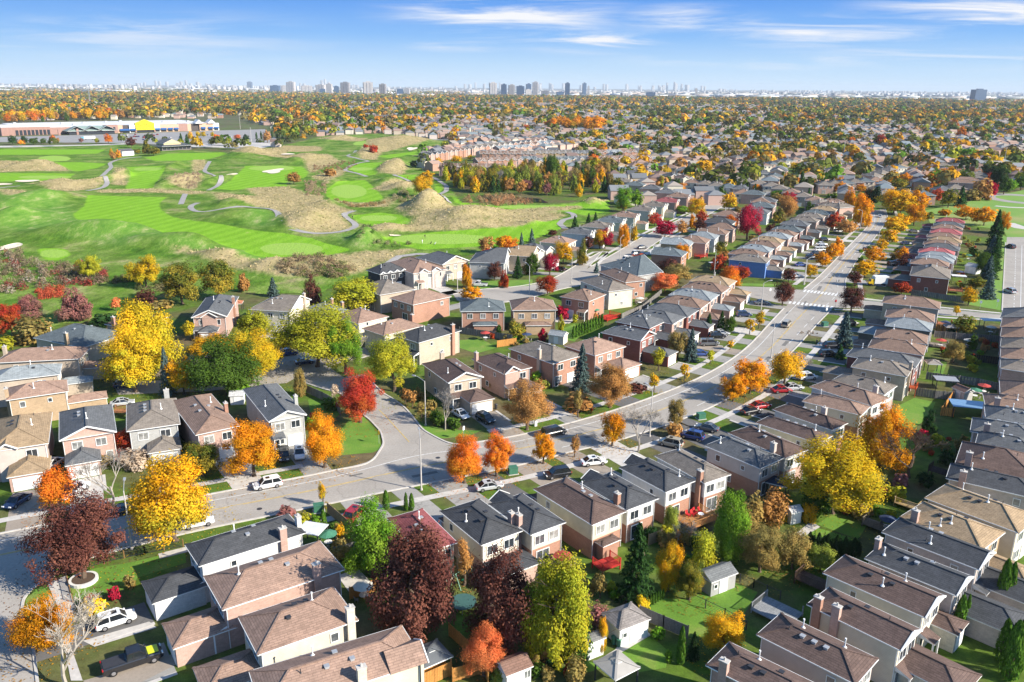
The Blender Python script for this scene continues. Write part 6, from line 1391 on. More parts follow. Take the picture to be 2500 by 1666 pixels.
for z, x, y, kind, colr, hd, lab in (
 ('A1',1812,250,'suv','white','r+','white suv driving along the main road by the big orange maple'),('B3',420,1282,'minivan','black','r','black minivan driving past the small round orange maple'),('A1',120,365,'sedan','dark blue',-100,'dark blue car on the leftmost drive'),('A1',500,295,'pickup','white',75,'white pickup behind the orange red maple'),
 ('A1',850,425,'sedan','black','r','black car passing under the lamp post'),('A1',1340,510,'sedan','white','r','white sedan half hidden by the large round golden maple'),('A1',785,1175,'suv','white',35,'white suv on the near corner drive'),('B2',262,1440,'suv','black',-75,'black suv on the white brick house drive'),('B2',365,1425,'suv','white',-75,'white suv on the white brick house drive'),
 ('B2',1455,1160,'sedan','white',-55,'white sedan before the taupe gabled house'),('B2',1620,1190,'suv','black',-50,'black suv beside the white sedan on the pale drive'),('B2',290,740,'suv','blue',25,'blue suv beneath the widest yellow locust'),('B2',400,800,'sedan','dark blue',25,'dark blue car at the court kerb'),('A2',742,450,'suv','red',70,'red car behind the tan board fence'),
 ('A2',1645,262,'sedan','silver',20,'silver car before the charcoal roofs'),('A3',445,180,'suv','black',-160,'black suv beside the charcoal garage'),('A3',690,95,'sedan','white',15,'white car hidden by the charcoal gable'),('B3',1210,1355,'suv','beige',150,'beige suv on the drive by the bare road tree'),('B3',1355,1305,'suv','blue',150,'blue suv parked near the lower verge'),('B3',1455,1250,'sedan','grey',150,'grey sedan behind the blue suv'),
 ('B3',1755,1135,'sedan','black',25,'black car in front of the dark brown roofed house'),('B3',1815,1100,'sedan','red',20,'red and dark car on the upper drive'),('B4',298,992,'sedan','red',10,'dark red sedan on the drive by the brown garage'),('B4',375,975,'sedan','silver',10,'silver car next to the dark red sedan'),('B4',470,905,'suv','white',15,'white suv beside the taupe wing'),
 ('B4',640,692,'suv','black',10,'black suv nearest the tall blue spruce'),('B4',610,748,'suv','black',10,'black suv beside the small dark spruce'),('B4',330,545,'minivan','beige','r','beige minivan driving along the main road'),('B4',163,398,'sedan','grey',5,'grey sedan on the cross street corner drive'),('B4',42,480,'suv','dark blue',5,'dark blue suv on the drive by the golden young tree'),
 ('B3',1470,675,'minivan','grey',5,'grey minivan by the round olive tree'),('B3',1525,625,'suv','black',5,'black suv beside the silver car'),('B3',1550,605,'sedan','silver',5,'silver car between the dark spruce and black suv'),('B3',1415,745,'sedan','blue',10,'blue car behind the blue spruce'),('B4',430,140,'sedan','blue',10,'blue sedan beside the blue house'),
 ('B4',500,88,'suv','black',10,'black suv third up from the blue house'),('B4',535,62,'sedan','black',10,'black car fourth up from the blue house'),('B4',555,38,'suv','white',10,'white suv fifth up from the blue house'),('B4',580,18,'suv','silver',10,'silver suv sixth up from the blue house'),('B4',395,215,'sedan','white',10,'white car behind the maroon maples'),
 ('B4',940,240,'sedan','white',5,'white car behind the yellow truck'),('B4',1055,135,'suv','black',5,'black suv on the brown roofed row'),('B4',1090,120,'sedan','silver',5,'silver car on the brown roofed row'),('B4',862,35,'sedan','grey','r','grey car driving up the main road'),('C4',1048,1058,'sedan','white','r','white car at the top of the main road'),
 ('C4',1300,1170,'sedan','grey',5,'grey car on the upper east drives'),('C4',1240,1260,'sedan','dark blue',5,'dark blue car on the middle east drives'),('C4',1205,1340,'suv','black',5,'black suv on the middle east drives'),('C4',820,1050,'suv','white',10,'white suv at the top of the west drives'),('C4',745,1170,'suv','white',10,'white suv under the orange brown tree'),
 ('C4',640,1235,'suv','black',10,'black suv in the row of five cars'),('C4',620,1265,'sedan','white',10,'white car in the row of five cars'),('C4',2012,1285,'suv','grey',95,'grey car on the avenue by the field'),('B4',1842,320,'suv','silver',95,'silver car on the avenue nearest the cross street'),('B4',1845,18,'sedan','black',95,'black car on the avenue beside the verge'),
 ('B2',1578,275,'pickup','white',170,'white pickup on the crescent drive'),('C3',495,1455,'suv','black',160,'dark suv by the magenta maple'),('C3',1005,1375,'suv','white',30,'white car parked on the crescent kerb'),('C3',1070,1335,'suv','silver',30,'silver car parked further up the crescent'),('C3',1625,930,'sedan','silver',10,'silver car on the crescent far bend'),
 ('C3',1110,1290,'sedan','grey',30,'grey car behind the dark spruce on the crescent'),('B1',830,1080,'sedan','silver',25,'silver car beside the taupe roofed house'),('B1',850,960,'suv','dark blue',20,'dark blue suv under the bright yellow tree'),('B4',760,540,'suv','black',10,'black suv behind the tall blue spruce'),('B1',350,1500,'sedan','white',-100,'white car between the tan and grey garages')):
    p = P(z, x, y)
    h_ = roaddir(p)+(math.pi if hd == 'r+' else 0) if isinstance(hd, str) else math.radians(hd)
    carat(p, kind, colr, h_, lab, None, isinstance(hd, str))
# lifted black pickup with yellow bonnet
p = P('A1',900,1450); r = carat(p, 'pickup', 'black', math.radians(33), 'black pickup with a yellow bonnet on the near drive')
r.scale = (1.12, 1.08, 1.05)
mb = MB(); mb.face([(1.42,-.72,1.125),(2.42,-.66,1.075),(2.42,.66,1.075),(1.42,.72,1.125)]); mb.build('yellow_bonnet', plain('lime_paint', (.62,.66,.02), .3, .5), r)
# yellow box truck
p = P('B4',945,270); root = empty('box_truck', (p.x, p.y, .05), math.radians(2)); tag(root, 'yellow cab box truck with a white body on the corner drive', 'truck')
mb = MB(); loft(mb, [[(-3.4,-.95,.9),(-3.4,.95,.9),(-3.4,.95,1.5),(-3.4,-.95,1.5)],[(-1.6,-1,.45),(-1.6,1,.45),(-1.6,1,1.5),(-1.6,-1,1.5)]]); mb.box(-2.6,-.92,1.5,-1.5,.92,2.35); mb.build('cab', CARP, root, CARCOL['yellow'])
mb = MB(); mb.box(-1.45,-1.15,.8,3.2,1.15,3.2,0,True); mb.build('cargo_box', WHITE, root); mb = MB(); mb.face([(-2.66,-.8,1.55),(-2.66,.8,1.55),(-2.62,.8,2.2),(-2.62,-.8,2.2)]); mb.build('windscreen', CARGLASS, root)
for x_ in (-2.4, 2.0):
    for s_ in (-1, 1): mb = MB(); mb.tube((x_, s_*.75, .42), (x_, s_*1.02, .42), .42, .42, 14); mb.build('wheel', TYRE, root)
# ---------------------------------------------------------------- street furniture
def lamp(zone, x, y, arm, h=9.0, label=None, a=2.2, desc='street lamp'):
    p = P(zone, x, y); root = empty('street_lamp', (p.x, p.y, 0), arm)
    mb = MB(); mb.tube((0,0,0), (0,0,h), .13, .075, 8); mb.tube((0,0,0), (0,0,.3), .22, .2, 8); mb.build('pole', CONC if h > 8 else STEEL, root)
    mb = MB(); pr = Vector((0,0,h-.1))
    for k in range(1, 6): q = Vector((a*k/5, 0, h-.1+.75*math.sin(k/5*1.5))); mb.tube(pr, q, .045, .04, 6); pr = q
    mb.build('arm', STEEL, root); mb = MB(); mb.box(a-.1,-.16,pr.z-.10,a+.65,.16,pr.z+.07,0,True); hd = mb.build('lamp_head', STEEL, root)
    mb = MB(); mb.box(a+.0,-.12,pr.z-.14,a+.55,.12,pr.z-.10,0,True); mb.build('lens', LAMPG, hd)
    tag(root, label, 'street lamp', 'street lamps'); 
    if not label: auto(root, desc, p)
for z, x, y, tgt, lab in (('A1',893,668,110,'street lamp beside the large round golden maple'),('A2',1188,268,100,'street lamp at the mouth of the side road'),('B3',1070,1290,110,'street lamp beside the slender bare road tree'),('B2',1217,1215,150,'street lamp among the saplings of the side road'),('B4',228,760,150,'street lamp on the bend by the golden orange maple'),
  ('B3',540,255,150,'street lamp at the crescent middle'),('B3',255,330,120,'street lamp on the crescent lawn'),('B3',866,110,60,'street lamp bowing over the upper crescent'),('B2',1432,300,60,'street lamp before the two gabled pink house'),('C3',660,1410,45,'street lamp beside the olive green tree'),('C3',1017,1265,45,'street lamp beside the yellow crescent trees'),('B3',1505,200,140,'street lamp behind the blue house row'),('C3',1700,945,160,'street lamp at the crescent far bend'),('C2',1305,715,20,'street lamp by the dark end of the long terrace')): lamp(z, x, y, math.radians(tgt), 9.0 if z[0] in 'AB' else 8.5, lab)
for z, x, y, a in (('C4',905,1145,200),('C4',1028,1300,170),('C4',490,1555,20),('B4',160,445,20),('B4',455,260,20),('C4',1225,990,180)): lamp(z, x, y, math.radians(a), 8.5, None)
POLES = [('C4',278,600,475),('C4',497,600,520),('C4',555,600,515),('C4',778,630,505),('C4',975,625,540),('C4',1318,640,525),('C4',1350,640,555),('C4',1455,640,545),('C4',1968,640,545),('C4',2090,600,540),('C3',1225,590,450),('C3',1240,590,470),('C3',1290,585,480),('C3',1125,570,490),('C3',820,535,430),('C3',848,540,440),('C3',1475,540,450),('C3',2090,600,440),('C2',430,440,325),('C2',485,440,330),('C2',505,440,345),('C2',690,440,330),('C2',870,450,350),('C2',1495,475,380),('C2',1520,470,390),('C2',1768,485,400),('C1',380,325,180),('C1',95,280,180),('C1',370,430,390),('C1',1770,410,310),('C1',40,135,78),('C1',1852,510,400),('C1',1105,335,270)]
for z, x, y, t in POLES:
    p = P(z, x, y); h = (y-t)/ZR[z][2]*mpp(p); root = empty('utility_pole', (p.x, p.y, 0), math.radians(10)); mb = MB(); mb.tube((0,0,0),(0,0,h),.24,.15,7); mb.build('pole', CONC, root)
    mb = MB(); mb.box(-1.1,-.07,h-.9,1.1,.07,h-.75,0,True); mb.build('crossarm', STEEL, root); tag(root, None, 'pole', 'utility poles of the far roads'); auto(root, 'tall pale utility pole', p)
# red and white cellular mast behind the store
p = P('C1',668,240); h = (240-95)/3.016*mpp(p); root = empty('radio_mast', (p.x, p.y, 0)); tag(root, 'lattice radio mast with antennas behind the store wood', 'mast')
mb = MB(); w_ = 2.0
for k in range(12):
    z0, z1 = h*k/12, h*(k+1)/12; w0, w1 = w_*(1-k/14), w_*(1-(k+1)/14)
    for i in range(3):
        a, b = 2.1*i, 2.1*(i+1); A = (math.cos(a)*w0, math.sin(a)*w0, z0); B = (math.cos(a)*w1, math.sin(a)*w1, z1); D = (math.cos(b)*w1, math.sin(b)*w1, z1); mb.bar(A, B, .35, .35); mb.bar(A, D, .22, .22)
mb.build('lattice', STEEL, root)
for i in range(6): q = MB(); a = i*1.05; q.box(math.cos(a)*2.4-.3, math.sin(a)*2.4-.3, h*.9, math.cos(a)*2.4+.3, math.sin(a)*2.4+.3, h*.98, 0, True); q.build('antenna', WHITE, root)
# signs
def text_mesh(s, size, mat, name='lettering', ext=.01):
    cu = bpy.data.curves.new('lettering', 'FONT'); cu.body = s; cu.size = size; cu.align_x = 'CENTER'; cu.align_y = 'CENTER'; cu.extrude = ext
    o = bpy.data.objects.new('lettering', cu); COL.objects.link(o); dg = bpy.context.evaluated_depsgraph_get(); me = bpy.data.meshes.new_from_object(o.evaluated_get(dg)); bpy.data.objects.remove(o); me.materials.clear(); me.materials.append(mat); return me
REDS = plain('sign_red', (.45,.02,.025), .5, .3, 0, .04); YELS = plain('sign_yellow', (.85,.52,.02), .5, .3, 0, .04); GRNS = plain('sign_green', (.02,.22,.10), .5)
def sign(zone, x, y, shape, face, label, h=2.2, txt=None):
    p = P(zone, x, y); root = empty('road_sign' if shape != 'oct' else 'stop_sign', (p.x, p.y, 0), face); tag(root, label, 'sign')
    mb = MB(); mb.tube((0,.05,0), (0,.05,h+.5), .035, .035, 6); mb.build('post', STEEL, root)
    n, r0, m = {'oct':(8,.42,REDS),'dia':(4,.5,YELS),'rect':(4,.42,WHITE)}[shape]; q = MB(); off = math.pi/8 if n == 8 else (0 if shape == 'dia' else math.pi/4)
    A = [(math.cos(off+2*math.pi*k/n)*r0, 0, h+math.sin(off+2*math.pi*k/n)*r0*(1 if shape != 'rect' else 1.25)) for k in range(n)]; B = [(a[0], .03, a[2]) for a in A]
    for k in range(n): q.face([A[k], A[(k+1)%n], B[(k+1)%n], B[k]])
    q.face(A); q.face(B[::-1]); pl_ = q.build('plate', m, root)
    if txt:
        o = link('lettering', text_mesh(txt, .3, WHITE), pl_); o.location = (0, -.012, h); o.rotation_euler = (math.pi/2, 0, 0)
sign('A1',240,915,'oct',math.radians(-5),'red stop sign where the corner road meets the main road',2.3,'STOP')
sign('B4',660,425,'oct',math.radians(200),'stop sign seen from behind at the crosswalks',2.3,'STOP'); sign('B2',900,1340,'dia',math.radians(-60),'yellow diamond warning sign on the sloping lawn corner')
sign('B2',1475,1310,'rect',math.radians(60),'small white road sign on the verge opposite the orange maples'); sign('B4',1640,430,'rect',math.radians(-20),'white sign nearest the blue spruce on the verge'); sign('B4',1755,420,'rect',math.radians(-20),'white sign on the verge by the avenue'); sign('B4',220,345,'rect',math.radians(20),'white sign on the cross street verge'); sign('B4',600,480,'rect',math.radians(20),'small sign below the near crosswalk')
# patched asphalt and manhole covers in the carriageway
PATCH = asphalt('patch_asphalt', (.17,.162,.15), .2); r_ = random.Random(31)
for k in range(16):
    i = r_.randint(25, NR-25); f_ = r_.uniform(.15,.85); a = MIDs[i]*1.0; t_ = MIDs[i+1]-MIDs[i]; t_ = t_/np.hypot(*t_); n_ = np.array([-t_[1], t_[0]]); c_ = UPs[i]*0+a+n_*r_.uniform(-4,4); l_, w2 = r_.uniform(1.5,7), r_.uniform(.5,1.3)
    mb = MB(); mb.face([(*(c_+t_*sx*l_/2+n_*sy*w2/2), .040) for sx, sy in ((-1,-1),(1,-1),(1,1),(-1,1))]); struct('asphalt_patch', mb, PATCH)
for k in range(12):
    i = 20+k*15; a = MIDs[i]; t_ = MIDs[i+1]-MIDs[i]; n_ = np.array([-t_[1], t_[0]])/np.hypot(*t_); c_ = a+n_*(2.2 if k % 2 else -2.6); mb = MB(); mb.face([(c_[0]+.42*math.cos(q_), c_[1]+.42*math.sin(q_), .048) for q_ in np.arange(14)*.4488]); struct('manhole_cover', mb, DARKM)
# transformer cabinets, hydrant, bins
def small(name, zone, x, y, parts, label, cat, rz=.3):
    p = P(zone, x, y); root = empty(name, (p.x, p.y, 0), rz); tag(root, label, cat)
    for nm, m, fn in parts: mb = MB(); fn(mb); mb.build(nm, m, root)
GREENB = plain('green_enamel', (.05,.16,.10), .5)
for z, x, y, l in (('A2',1805,155,'green utility cabinet beside the red orange maple'),('A2',495,412,'green utility cabinet beside the slim golden sapling'),('B3',1415,1170,'green utility cabinet near the olive young maple'),('B4',590,545,'green utility cabinet above the pedestrians')):
    small('utility_cabinet', z, x, y, (('cabinet', GREENB, lambda mb: mb.box(-.75,-.6,.08,.75,.6,1.15)), ('lid', GREENB, lambda mb: mb.box(-.8,-.65,1.15,.8,.65,1.22,0,True)), ('plinth', CONC, lambda mb: mb.box(-.9,-.75,0,.9,.75,.08))), l, 'cabinet')
small('fire_hydrant', 'B3', 680, 1118, (('barrel', REDS, lambda mb: (mb.tube((0,0,0),(0,0,.6),.14,.13,8), mb.tube((-.25,0,.42),(.25,0,.42),.08,.08,6))), ('cap', REDS, lambda mb: mb.tube((0,0,.6),(0,0,.75),.16,.04,8))), 'red fire hydrant on the upper verge', 'hydrant')
def binn(z, x, y, m, label):
    small('wheelie_bin', z, x, y, (('tub', m, lambda mb: mb.tube((0,0,.05),(0,0,1.0),.26,.33,8)), ('lid', m, lambda mb: mb.tube((0,0,1.0),(0,0,1.1),.36,.30,8))), label, 'bin')
binn('A3',825,1310,GREENB,'green bin touching the white shed corner'); binn('A3',858,1325,GREENB,'green bin nearer the small bright lawn'); binn('B2',1692,1105,DARKM,'dark bin beside the white garage door'); binn('B2',1600,1330-300,DARKM,'dark bin by the pink brick house') if False else None
small('mailbox','B3',298,1220,(('box', WHITE, lambda mb: mb.box(-.25,-.25,.0,.25,.25,1.1)),('lid', STEEL, lambda mb: mb.tube((0,0,1.1),(0,0,1.2),.3,.2,8))),'white marker box under the thin orange tree','box')
small('tree_ring','A1',567,885,(('stone_ring', plain('white_stone', (.62,.6,.56), .9), lambda mb: [mb.face([(math.cos(a)*r0,math.sin(a)*r0,z0) for a, r0, z0 in ((t,1.75,z_lo),(t+.2618,1.75,z_lo),(t+.2618,r1,z_hi),(t,r1,z_hi))]) for t in np.arange(24)*.2618 for z_lo, r1, z_hi in ((0,1.75,.45),(.45,1.4,.45))]),('soil', plain('dark_soil', (.09,.06,.04), .95), lambda mb: mb.face([(math.cos(t)*1.42,math.sin(t)*1.42,.36) for t in np.arange(16)*.3927]))),'white stone ring around the corner maroon maple','planter')
# ---------------------------------------------------------------- fences
WOODS = {'tan':(.42,.30,.17),'grey':(.24,.225,.21),'orange':(.62,.29,.08),'dark':(.05,.045,.04),'pale':(.45,.42,.38)}
def fence(zone, xy, kind, col, label, h=1.8):
    pts = [P(zone, xy[i], xy[i+1]) for i in range(0, len(xy), 2)]; c = pts[0]; root = empty('fence' if kind != 'iron' else 'iron_fence', (c.x, c.y, 0)); tag(root, label, 'fence')
    q = [p-Vector((c.x, c.y, 0)) for p in pts]; pan = MB(); iron = kind in ('iron','chain'); m = DARKM if iron else WOODF; cl = None if iron else WOODS[col]
    for a, b in zip(q, q[1:]):
        L_ = (b-a).length; n = max(1, round(L_/2.4)); d = (b-a).normalized(); sd = Vector((-d.y, d.x, 0))
        if kind == 'board':
            A, B = a-sd*.02, b-sd*.02; z0, z1 = Vector((0,0,.05)), Vector((0,0,h)); nb = max(2, int(L_/.16)) if math.hypot(c.x, c.y) < 130 else max(2, int(L_/.5))
            for k in range(nb):
                u, v = A.lerp(B, k/nb), A.lerp(B, (k+.93)/nb); e = sd*(.02+.012*(k % 2)); hz = Vector((0,0,h+random.uniform(-.02,.02)))
                pan.face([u+z0, v+z0, v+hz, u+hz], 0, [(k*.14,0),(k*.14+.13,0),(k*.14+.13,h),(k*.14,h)]); pan.face([v+e*2+z0, u+e*2+z0, u+e*2+hz, v+e*2+hz], 0, [(k*.14,0),(k*.14+.13,0),(k*.14+.13,h),(k*.14,h)]); pan.face([u+hz, v+hz, v+e*2+hz, u+e*2+hz])
        elif kind == 'iron':
            for zz in (.15, h-.1): pan.bar(a+Vector((0,0,zz)), b+Vector((0,0,zz)), .04, .05)
            for k in range(int(L_/.14)): u = a.lerp(b, k*.14/L_); pan.bar(u+Vector((0,0,.05)), u+Vector((0,0,h)), .025, .025)
        else:
            pan.bar(a+Vector((0,0,h)), b+Vector((0,0,h)), .05, .05)
            for k in range(int(L_/.35)): u = a.lerp(b, k*.35/L_); w = a.lerp(b, min(1, (k*.35+.9)/L_)); pan.bar(u+Vector((0,0,.02)), w+Vector((0,0,h)), .012, .012)
        for k in range(n+1):
            u = a.lerp(b, k/n); pm = MB(); pm.box(u.x-.06, u.y-.06, 0, u.x+.06, u.y+.06, h+.12); pm.build('post', m if kind != 'iron' else WOODF, root, cl or (.35,.2,.08))
    pan.build('panel', m, root, cl)
for a in (('A1',(448,838,700,760,980,700,1240,652),'iron',None,'black iron fence along the corner lawn pavement',1.1),('A1',(445,845,492,1030),'iron',None,'short iron fence at the end of the corner lawn',1.1),('A2',(555,425,712,560),'board','tan','tan board fence beside the gold bush'),('A2',(600,735,760,690),'board','grey','grey board fence under the clipped cedar'),('A2',(705,1010,890,950),'board','orange','orange board fence in dappled shade'),
 ('A2',(1375,1255,1520,1390),'board','orange','orange board fence behind the gazebo yard'),('A2',(1160,1560,1350,1500),'board','orange','bright orange board fence below the gazebo'),('A2',(1400,1568,1620,1505,1640,1600),'board','orange','orange board fence under the coral tree'),('A2',(1430,800,1590,900),'board','grey','grey fence beside the pink house wall'),
 ('A3',(1000,1135,1160,1205,1325,1275),'board','grey','grey picket fence between the two lawns'),('A3',(1320,1010,1575,1130,1720,1215),'chain',None,'low chain fence across the big lawn',1.2),('A3',(1590,855,1770,930,1950,1010),'chain',None,'low chain fence behind the barn shed',1.2),('B2',(410,995,520,1045,600,1090,640,1150),'board','grey','grey board fence on the sloping lawn'),('B2',(1445,595,1620,620,1800,650),'board','grey','grey board fence behind the covered porches'),
 ('B4',(1175,335,1350,360,1530,390),'board','grey','grey board fence along the cross street'),('B4',(1200,1012,1330,1035,1460,1045),'board','grey','grey board fence behind the bright lawn'),('B4',(1275,905,1490,935),'board','grey','grey board fence above the grey canopy'),('B4',(1500,932,1620,950,1775,985),'board','grey','grey board fence beside the pool'),('B4',(1330,620,1550,640,1770,655),'board','grey','grey board fence across the long gardens'),('B4',(1375,1150,1455,1035),'board','orange','orange red board fence by the blue canopy'),('B4',(1385,1150,1460,1160),'board','orange','short red board fence under the blue canopy'),
 ('B4',(1560,780,1770,805),'board','dark','dark fence beside the sunlit garden strip'),('B4',(1340,575,1480,590),'board','orange','brown board fence beside the canvas gazebo'),('B2',(1580,1130-250,1400,1080-250),'board','grey','unused') ,('B3',(880,500,1020,440,1150,330),'board','grey','grey board fence behind the west kerb row'),('B2',(1700,690,1830,670),'board','orange','orange board fence by the tarpaulin heap'),('A3',(-20,690,60,780),'board','grey','grey fence beside the maroon trees'),('A3',(1060,645,1150,610),'board','tan','tan board fence among the bare twigs')):
    if a[4] != 'unused': fence(*a)
# ---------------------------------------------------------------- garden buildings
def shed(zone, x, y, w, d, h, rz, roof, wall, label, gable=True, win=False, doorw=1.2, name='garden_shed'):
    p = P(zone, x, y); root = empty(name, (p.x, p.y, 0), math.radians(rz)); tag(root, label, 'shed')
    mb = MB(); mb.box(-w/2,-d/2,0,w/2,d/2,h); 
    r, hr, geo = roof_mb(w+.4, d+.4, h+.08, .5, 'x' if w >= d else 'y', gable, gable)
    if gable:
        for s_ in (-1, 1):
            if w >= d: mb.face([(s_*w/2,-d/2,h),(s_*w/2,d/2,h),(s_*w/2,0,h+d/2*.5)])
            else: mb.face([(-w/2,s_*d/2,h),(w/2,s_*d/2,h),(0,s_*d/2,h+w/2*.5)])
    mb.build('wall', SIDING, root, wall); r.build('roof', [SHINGLE, WHITE], root, roof)
    q = MB(); q.box(-doorw/2,-d/2-.06,.05,doorw/2,-d/2-.01,h-.2); q.box(-.02,-d/2-.075,.05,.02,-d/2-.06,h-.2); q.build('door', WHITE, root)
    if win: window(root, (-w*.33,-d/2-.02,h*.6), (0,-1,0), .5, .55, 'small')
    return root
shed('A3',900,1240,4.2,3.4,2.4,30,(.30,.27,.25),(.74,.74,.73),'white garden shed with a window and mailbox slot',False,True)
shed('A3',680,1380,1.3,2.2,2.3,120,(.22,.22,.21),(.74,.74,.73),'narrow white shed under the green bush')
shed('A3',1515,925,4.2,2.6,2.2,30,(.20,.21,.21),(.36,.36,.35),'grey barn shaped shed with white trimmed doors',True,True,1.4)
s9 = shed('A2',1810,1560,3.0,2.4,2.2,30,(.27,.16,.12),(.74,.74,.73),'white shed with a nine pane window by the coral tree',True,False,1.2); window(s9, (1.0,-1.22,1.4), (0,-1,0), .7, .9, 'double')
shed('A4',370,480,1.8,1.6,2.0,20,(.6,.6,.58),(.74,.74,.73),'little white shed by the huge golden tree')
shed('B4',1590,185,4,3.4,2.4,-60,(.55,.56,.57),(.72,.72,.70),'white shed between the gardens and spruces')
shed('B4',1515,1040,3.0,2.4,2.2,-70,(.25,.15,.12),(.5,.48,.46),'brown roofed grey shed beside the orange fence')
shed('B3',450,655,4,3,2.2,-25,(.34,.36,.37),(.6,.55,.5),'grey roofed shed behind the taupe roof')
shed('B1',1610,1065,2.6,2.0,2.0,10,(.6,.6,.6),(.70,.70,.68),'white shed beside the brown roofed pink house') if True else None
shed('C1',925,605,12,8,4,60,(.12,.12,.13),(.72,.72,.7),'white gabled clubhouse cart shed by the path',True,False,3)
def gazebo(zone, x, y, w, d, h, rz, m, cl, label, hip=True, wall=None, flat=False):
    p = P(zone, x, y); root = empty('gazebo', (p.x, p.y, 0), math.radians(rz)); tag(root, label, 'gazebo')
    for sx in (-1, 1):
        for sy in (-1, 1): q = MB(); q.box(sx*(w/2-.2)-.07, sy*(d/2-.2)-.07, 0, sx*(w/2-.2)+.07, sy*(d/2-.2)+.07, h); q.build('post', WOODF if wall else DARKM, root, (.4,.22,.1))
    if flat: q = MB(); q.box(-w/2,-d/2,h,w/2,d/2,h+.10,0,True); q.build('roof', m, root, cl)
    else:
        r, hr, _ = roof_mb(w, d, h+.05, .42, 'x' if w >= d else 'y', False, False); r.build('roof', [m, WHITE], root, cl)
        q, _, _ = roof_mb(w*.28, d*.28, h+.12+min(w,d)/2*.42*.72, .42, 'x' if w >= d else 'y', False, False); q.build('roof_vent', [m, WHITE], root, cl)
    if wall:
        q = MB()
        for k in range(int(w/.2)): q.box(-w/2+k*.2, -d/2-.02, .1, -w/2+k*.2+.17, -d/2+.02, 1.9, 0, True)
        q.build('slat_wall', WOODF, root, wall)
    return root
GZ = objcol('gazebo_roof', .6, .3, .12, .8); BLUEG = plain('blue_glass', (.16,.27,.42), .12, .7)
gazebo('A2',1250,1500,3.8,3.6,2.4,35,GZ,(.12,.13,.14),'charcoal metal roofed gazebo with an orange slat wall',True,(.62,.29,.08))
gazebo('A3',840,1570,3.6,3.6,2.3,35,GZ,(.36,.34,.31),'beige canvas gazebo below the small bright lawn')
gazebo('A4',265,300,3.4,3.0,2.4,-30,GZ,(.03,.035,.06),'navy canopy gazebo below the mottled grey house')
gazebo('B4',1315,860,3.2,3.0,2.5,-10,GZ,(.27,.24,.21),'brown canvas gazebo by the red brick wall')
gazebo('B4',1435,600,3.2,3.2,2.3,-10,GZ,(.22,.20,.19),'dark canvas gazebo below the gold and green tree')
gazebo('B1',1605,440,3.4,3.4,2.4,10,GZ,(.42,.16,.08),'red cedar gazebo between the two gabled houses')
gazebo('B4',1560,1150,7,4.4,2.4,-15,BLUEG,(1,1,1),'blue glass patio canopy behind the grey roofs',flat=True)
gazebo('B4',1400,965,4.6,3.2,2.2,-12,GZ,(.30,.31,.33),'grey sailcloth canopy over a garden patio',flat=True)
gazebo('A2',455,640,3.6,3.2,2.6,-15,GZ,(.62,.63,.64),'white patio canopy at the end of the white sided house',flat=True)
gazebo('B4',1720,560,6,3,2.4,-5,GZ,(.55,.58,.62),'pale patio awning below the cross street',flat=True); gazebo('B4',1490,255,4.5,3,2.6,-20,GZ,(.66,.66,.64),'white slatted awning behind the corner house',flat=True)
gazebo('B3',1510,160,4,3,2.4,30,GZ,(.6,.62,.66),'white and blue canopy beside the blue house',flat=True)
shed('B2',430,650,.8,.8,.7,0,(.05,.3,.12),(.05,.25,.12),'unused') if False else None
def deck(zone, x, y, w, d, h, rz, cl, label, rail=True, sides=(0,1,2)):
    p = P(zone, x, y); root = empty('garden_deck', (p.x, p.y, 0), math.radians(rz)); tag(root, label, 'deck')
    q = MB(); n = int(w/.15)
    for k in range(n): q.box(-w/2+k*w/n, -d/2, h-.1, -w/2+(k+.93)*w/n, d/2, h, 0, True)
    q.build('platform', WOODF, root, cl)
    for sx in (-1, 1):
        for sy in (-1, 1): q = MB(); q.box(sx*(w/2-.1)-.07, sy*(d/2-.1)-.07, 0, sx*(w/2-.1)+.07, sy*(d/2-.1)+.07, h+1.0); q.build('post', WOODF, root, cl)
    if rail:
        c = [(-w/2+.1,d/2-.1),(-w/2+.1,-d/2+.1),(w/2-.1,-d/2+.1),(w/2-.1,d/2-.1)]
        for i in sides:
            a, b = Vector((*c[i],h)), Vector((*c[i+1],h)); q = MB(); q.bar(a+Vector((0,0,.95)), b+Vector((0,0,.95)), .09, .05); q.bar(a+Vector((0,0,.1)), b+Vector((0,0,.1)), .05, .05); m = int((b-a).length/.16)
            for k in range(1, m): u = a.lerp(b, k/m); q.bar(u+Vector((0,0,.1)), u+Vector((0,0,.95)), .03, .03)
            q.build('railing', WOODF, root, cl)
    return root
dk = deck('A3',1375,500,5.2,3.8,1.0,33,(.55,.27,.10),'orange brown timber deck with red chairs behind the white house')
for i in range(4):
    o = dk.matrix_basis @ Vector((-.6+i*.75, .9-.25*(i % 2), 1.0)); root = empty('garden_chair', o, dk.rotation_euler[2]+.2); tag(root, ['red garden chair at the house end of the timber deck','second red garden chair along the timber deck','third red garden chair along the timber deck','red garden chair at the rail end of the timber deck'][i], 'chair', 'red chairs on the deck')
    for nm, f_ in (('seat', lambda mb: mb.box(-.27,-.27,.38,.27,.27,.44,0,True)),('backrest', lambda mb: mb.face([(-.27,.27,.44),(.27,.27,.44),(.27,.42,1.0),(-.27,.42,1.0)]))): mb = MB(); f_(mb); mb.build(nm, REDS, root)
    for sx in (-.23, .23):
        for sy in (-.23, .23): mb = MB(); mb.box(sx-.03, sy-.03, 0, sx+.03, sy+.03, .38); mb.build('leg', REDS, root)
o = dk.matrix_basis @ Vector((1.0,-.1,1.0)); root = empty('side_table', o); tag(root, 'round white table on the timber deck', 'table'); mb = MB(); mb.tube((0,0,.5),(0,0,.55),.45,.45,14); mb.build('table_top', WHITE, root); mb = MB(); mb.tube((0,0,0),(0,0,.5),.06,.06,6); mb.build('leg', STEEL, root)
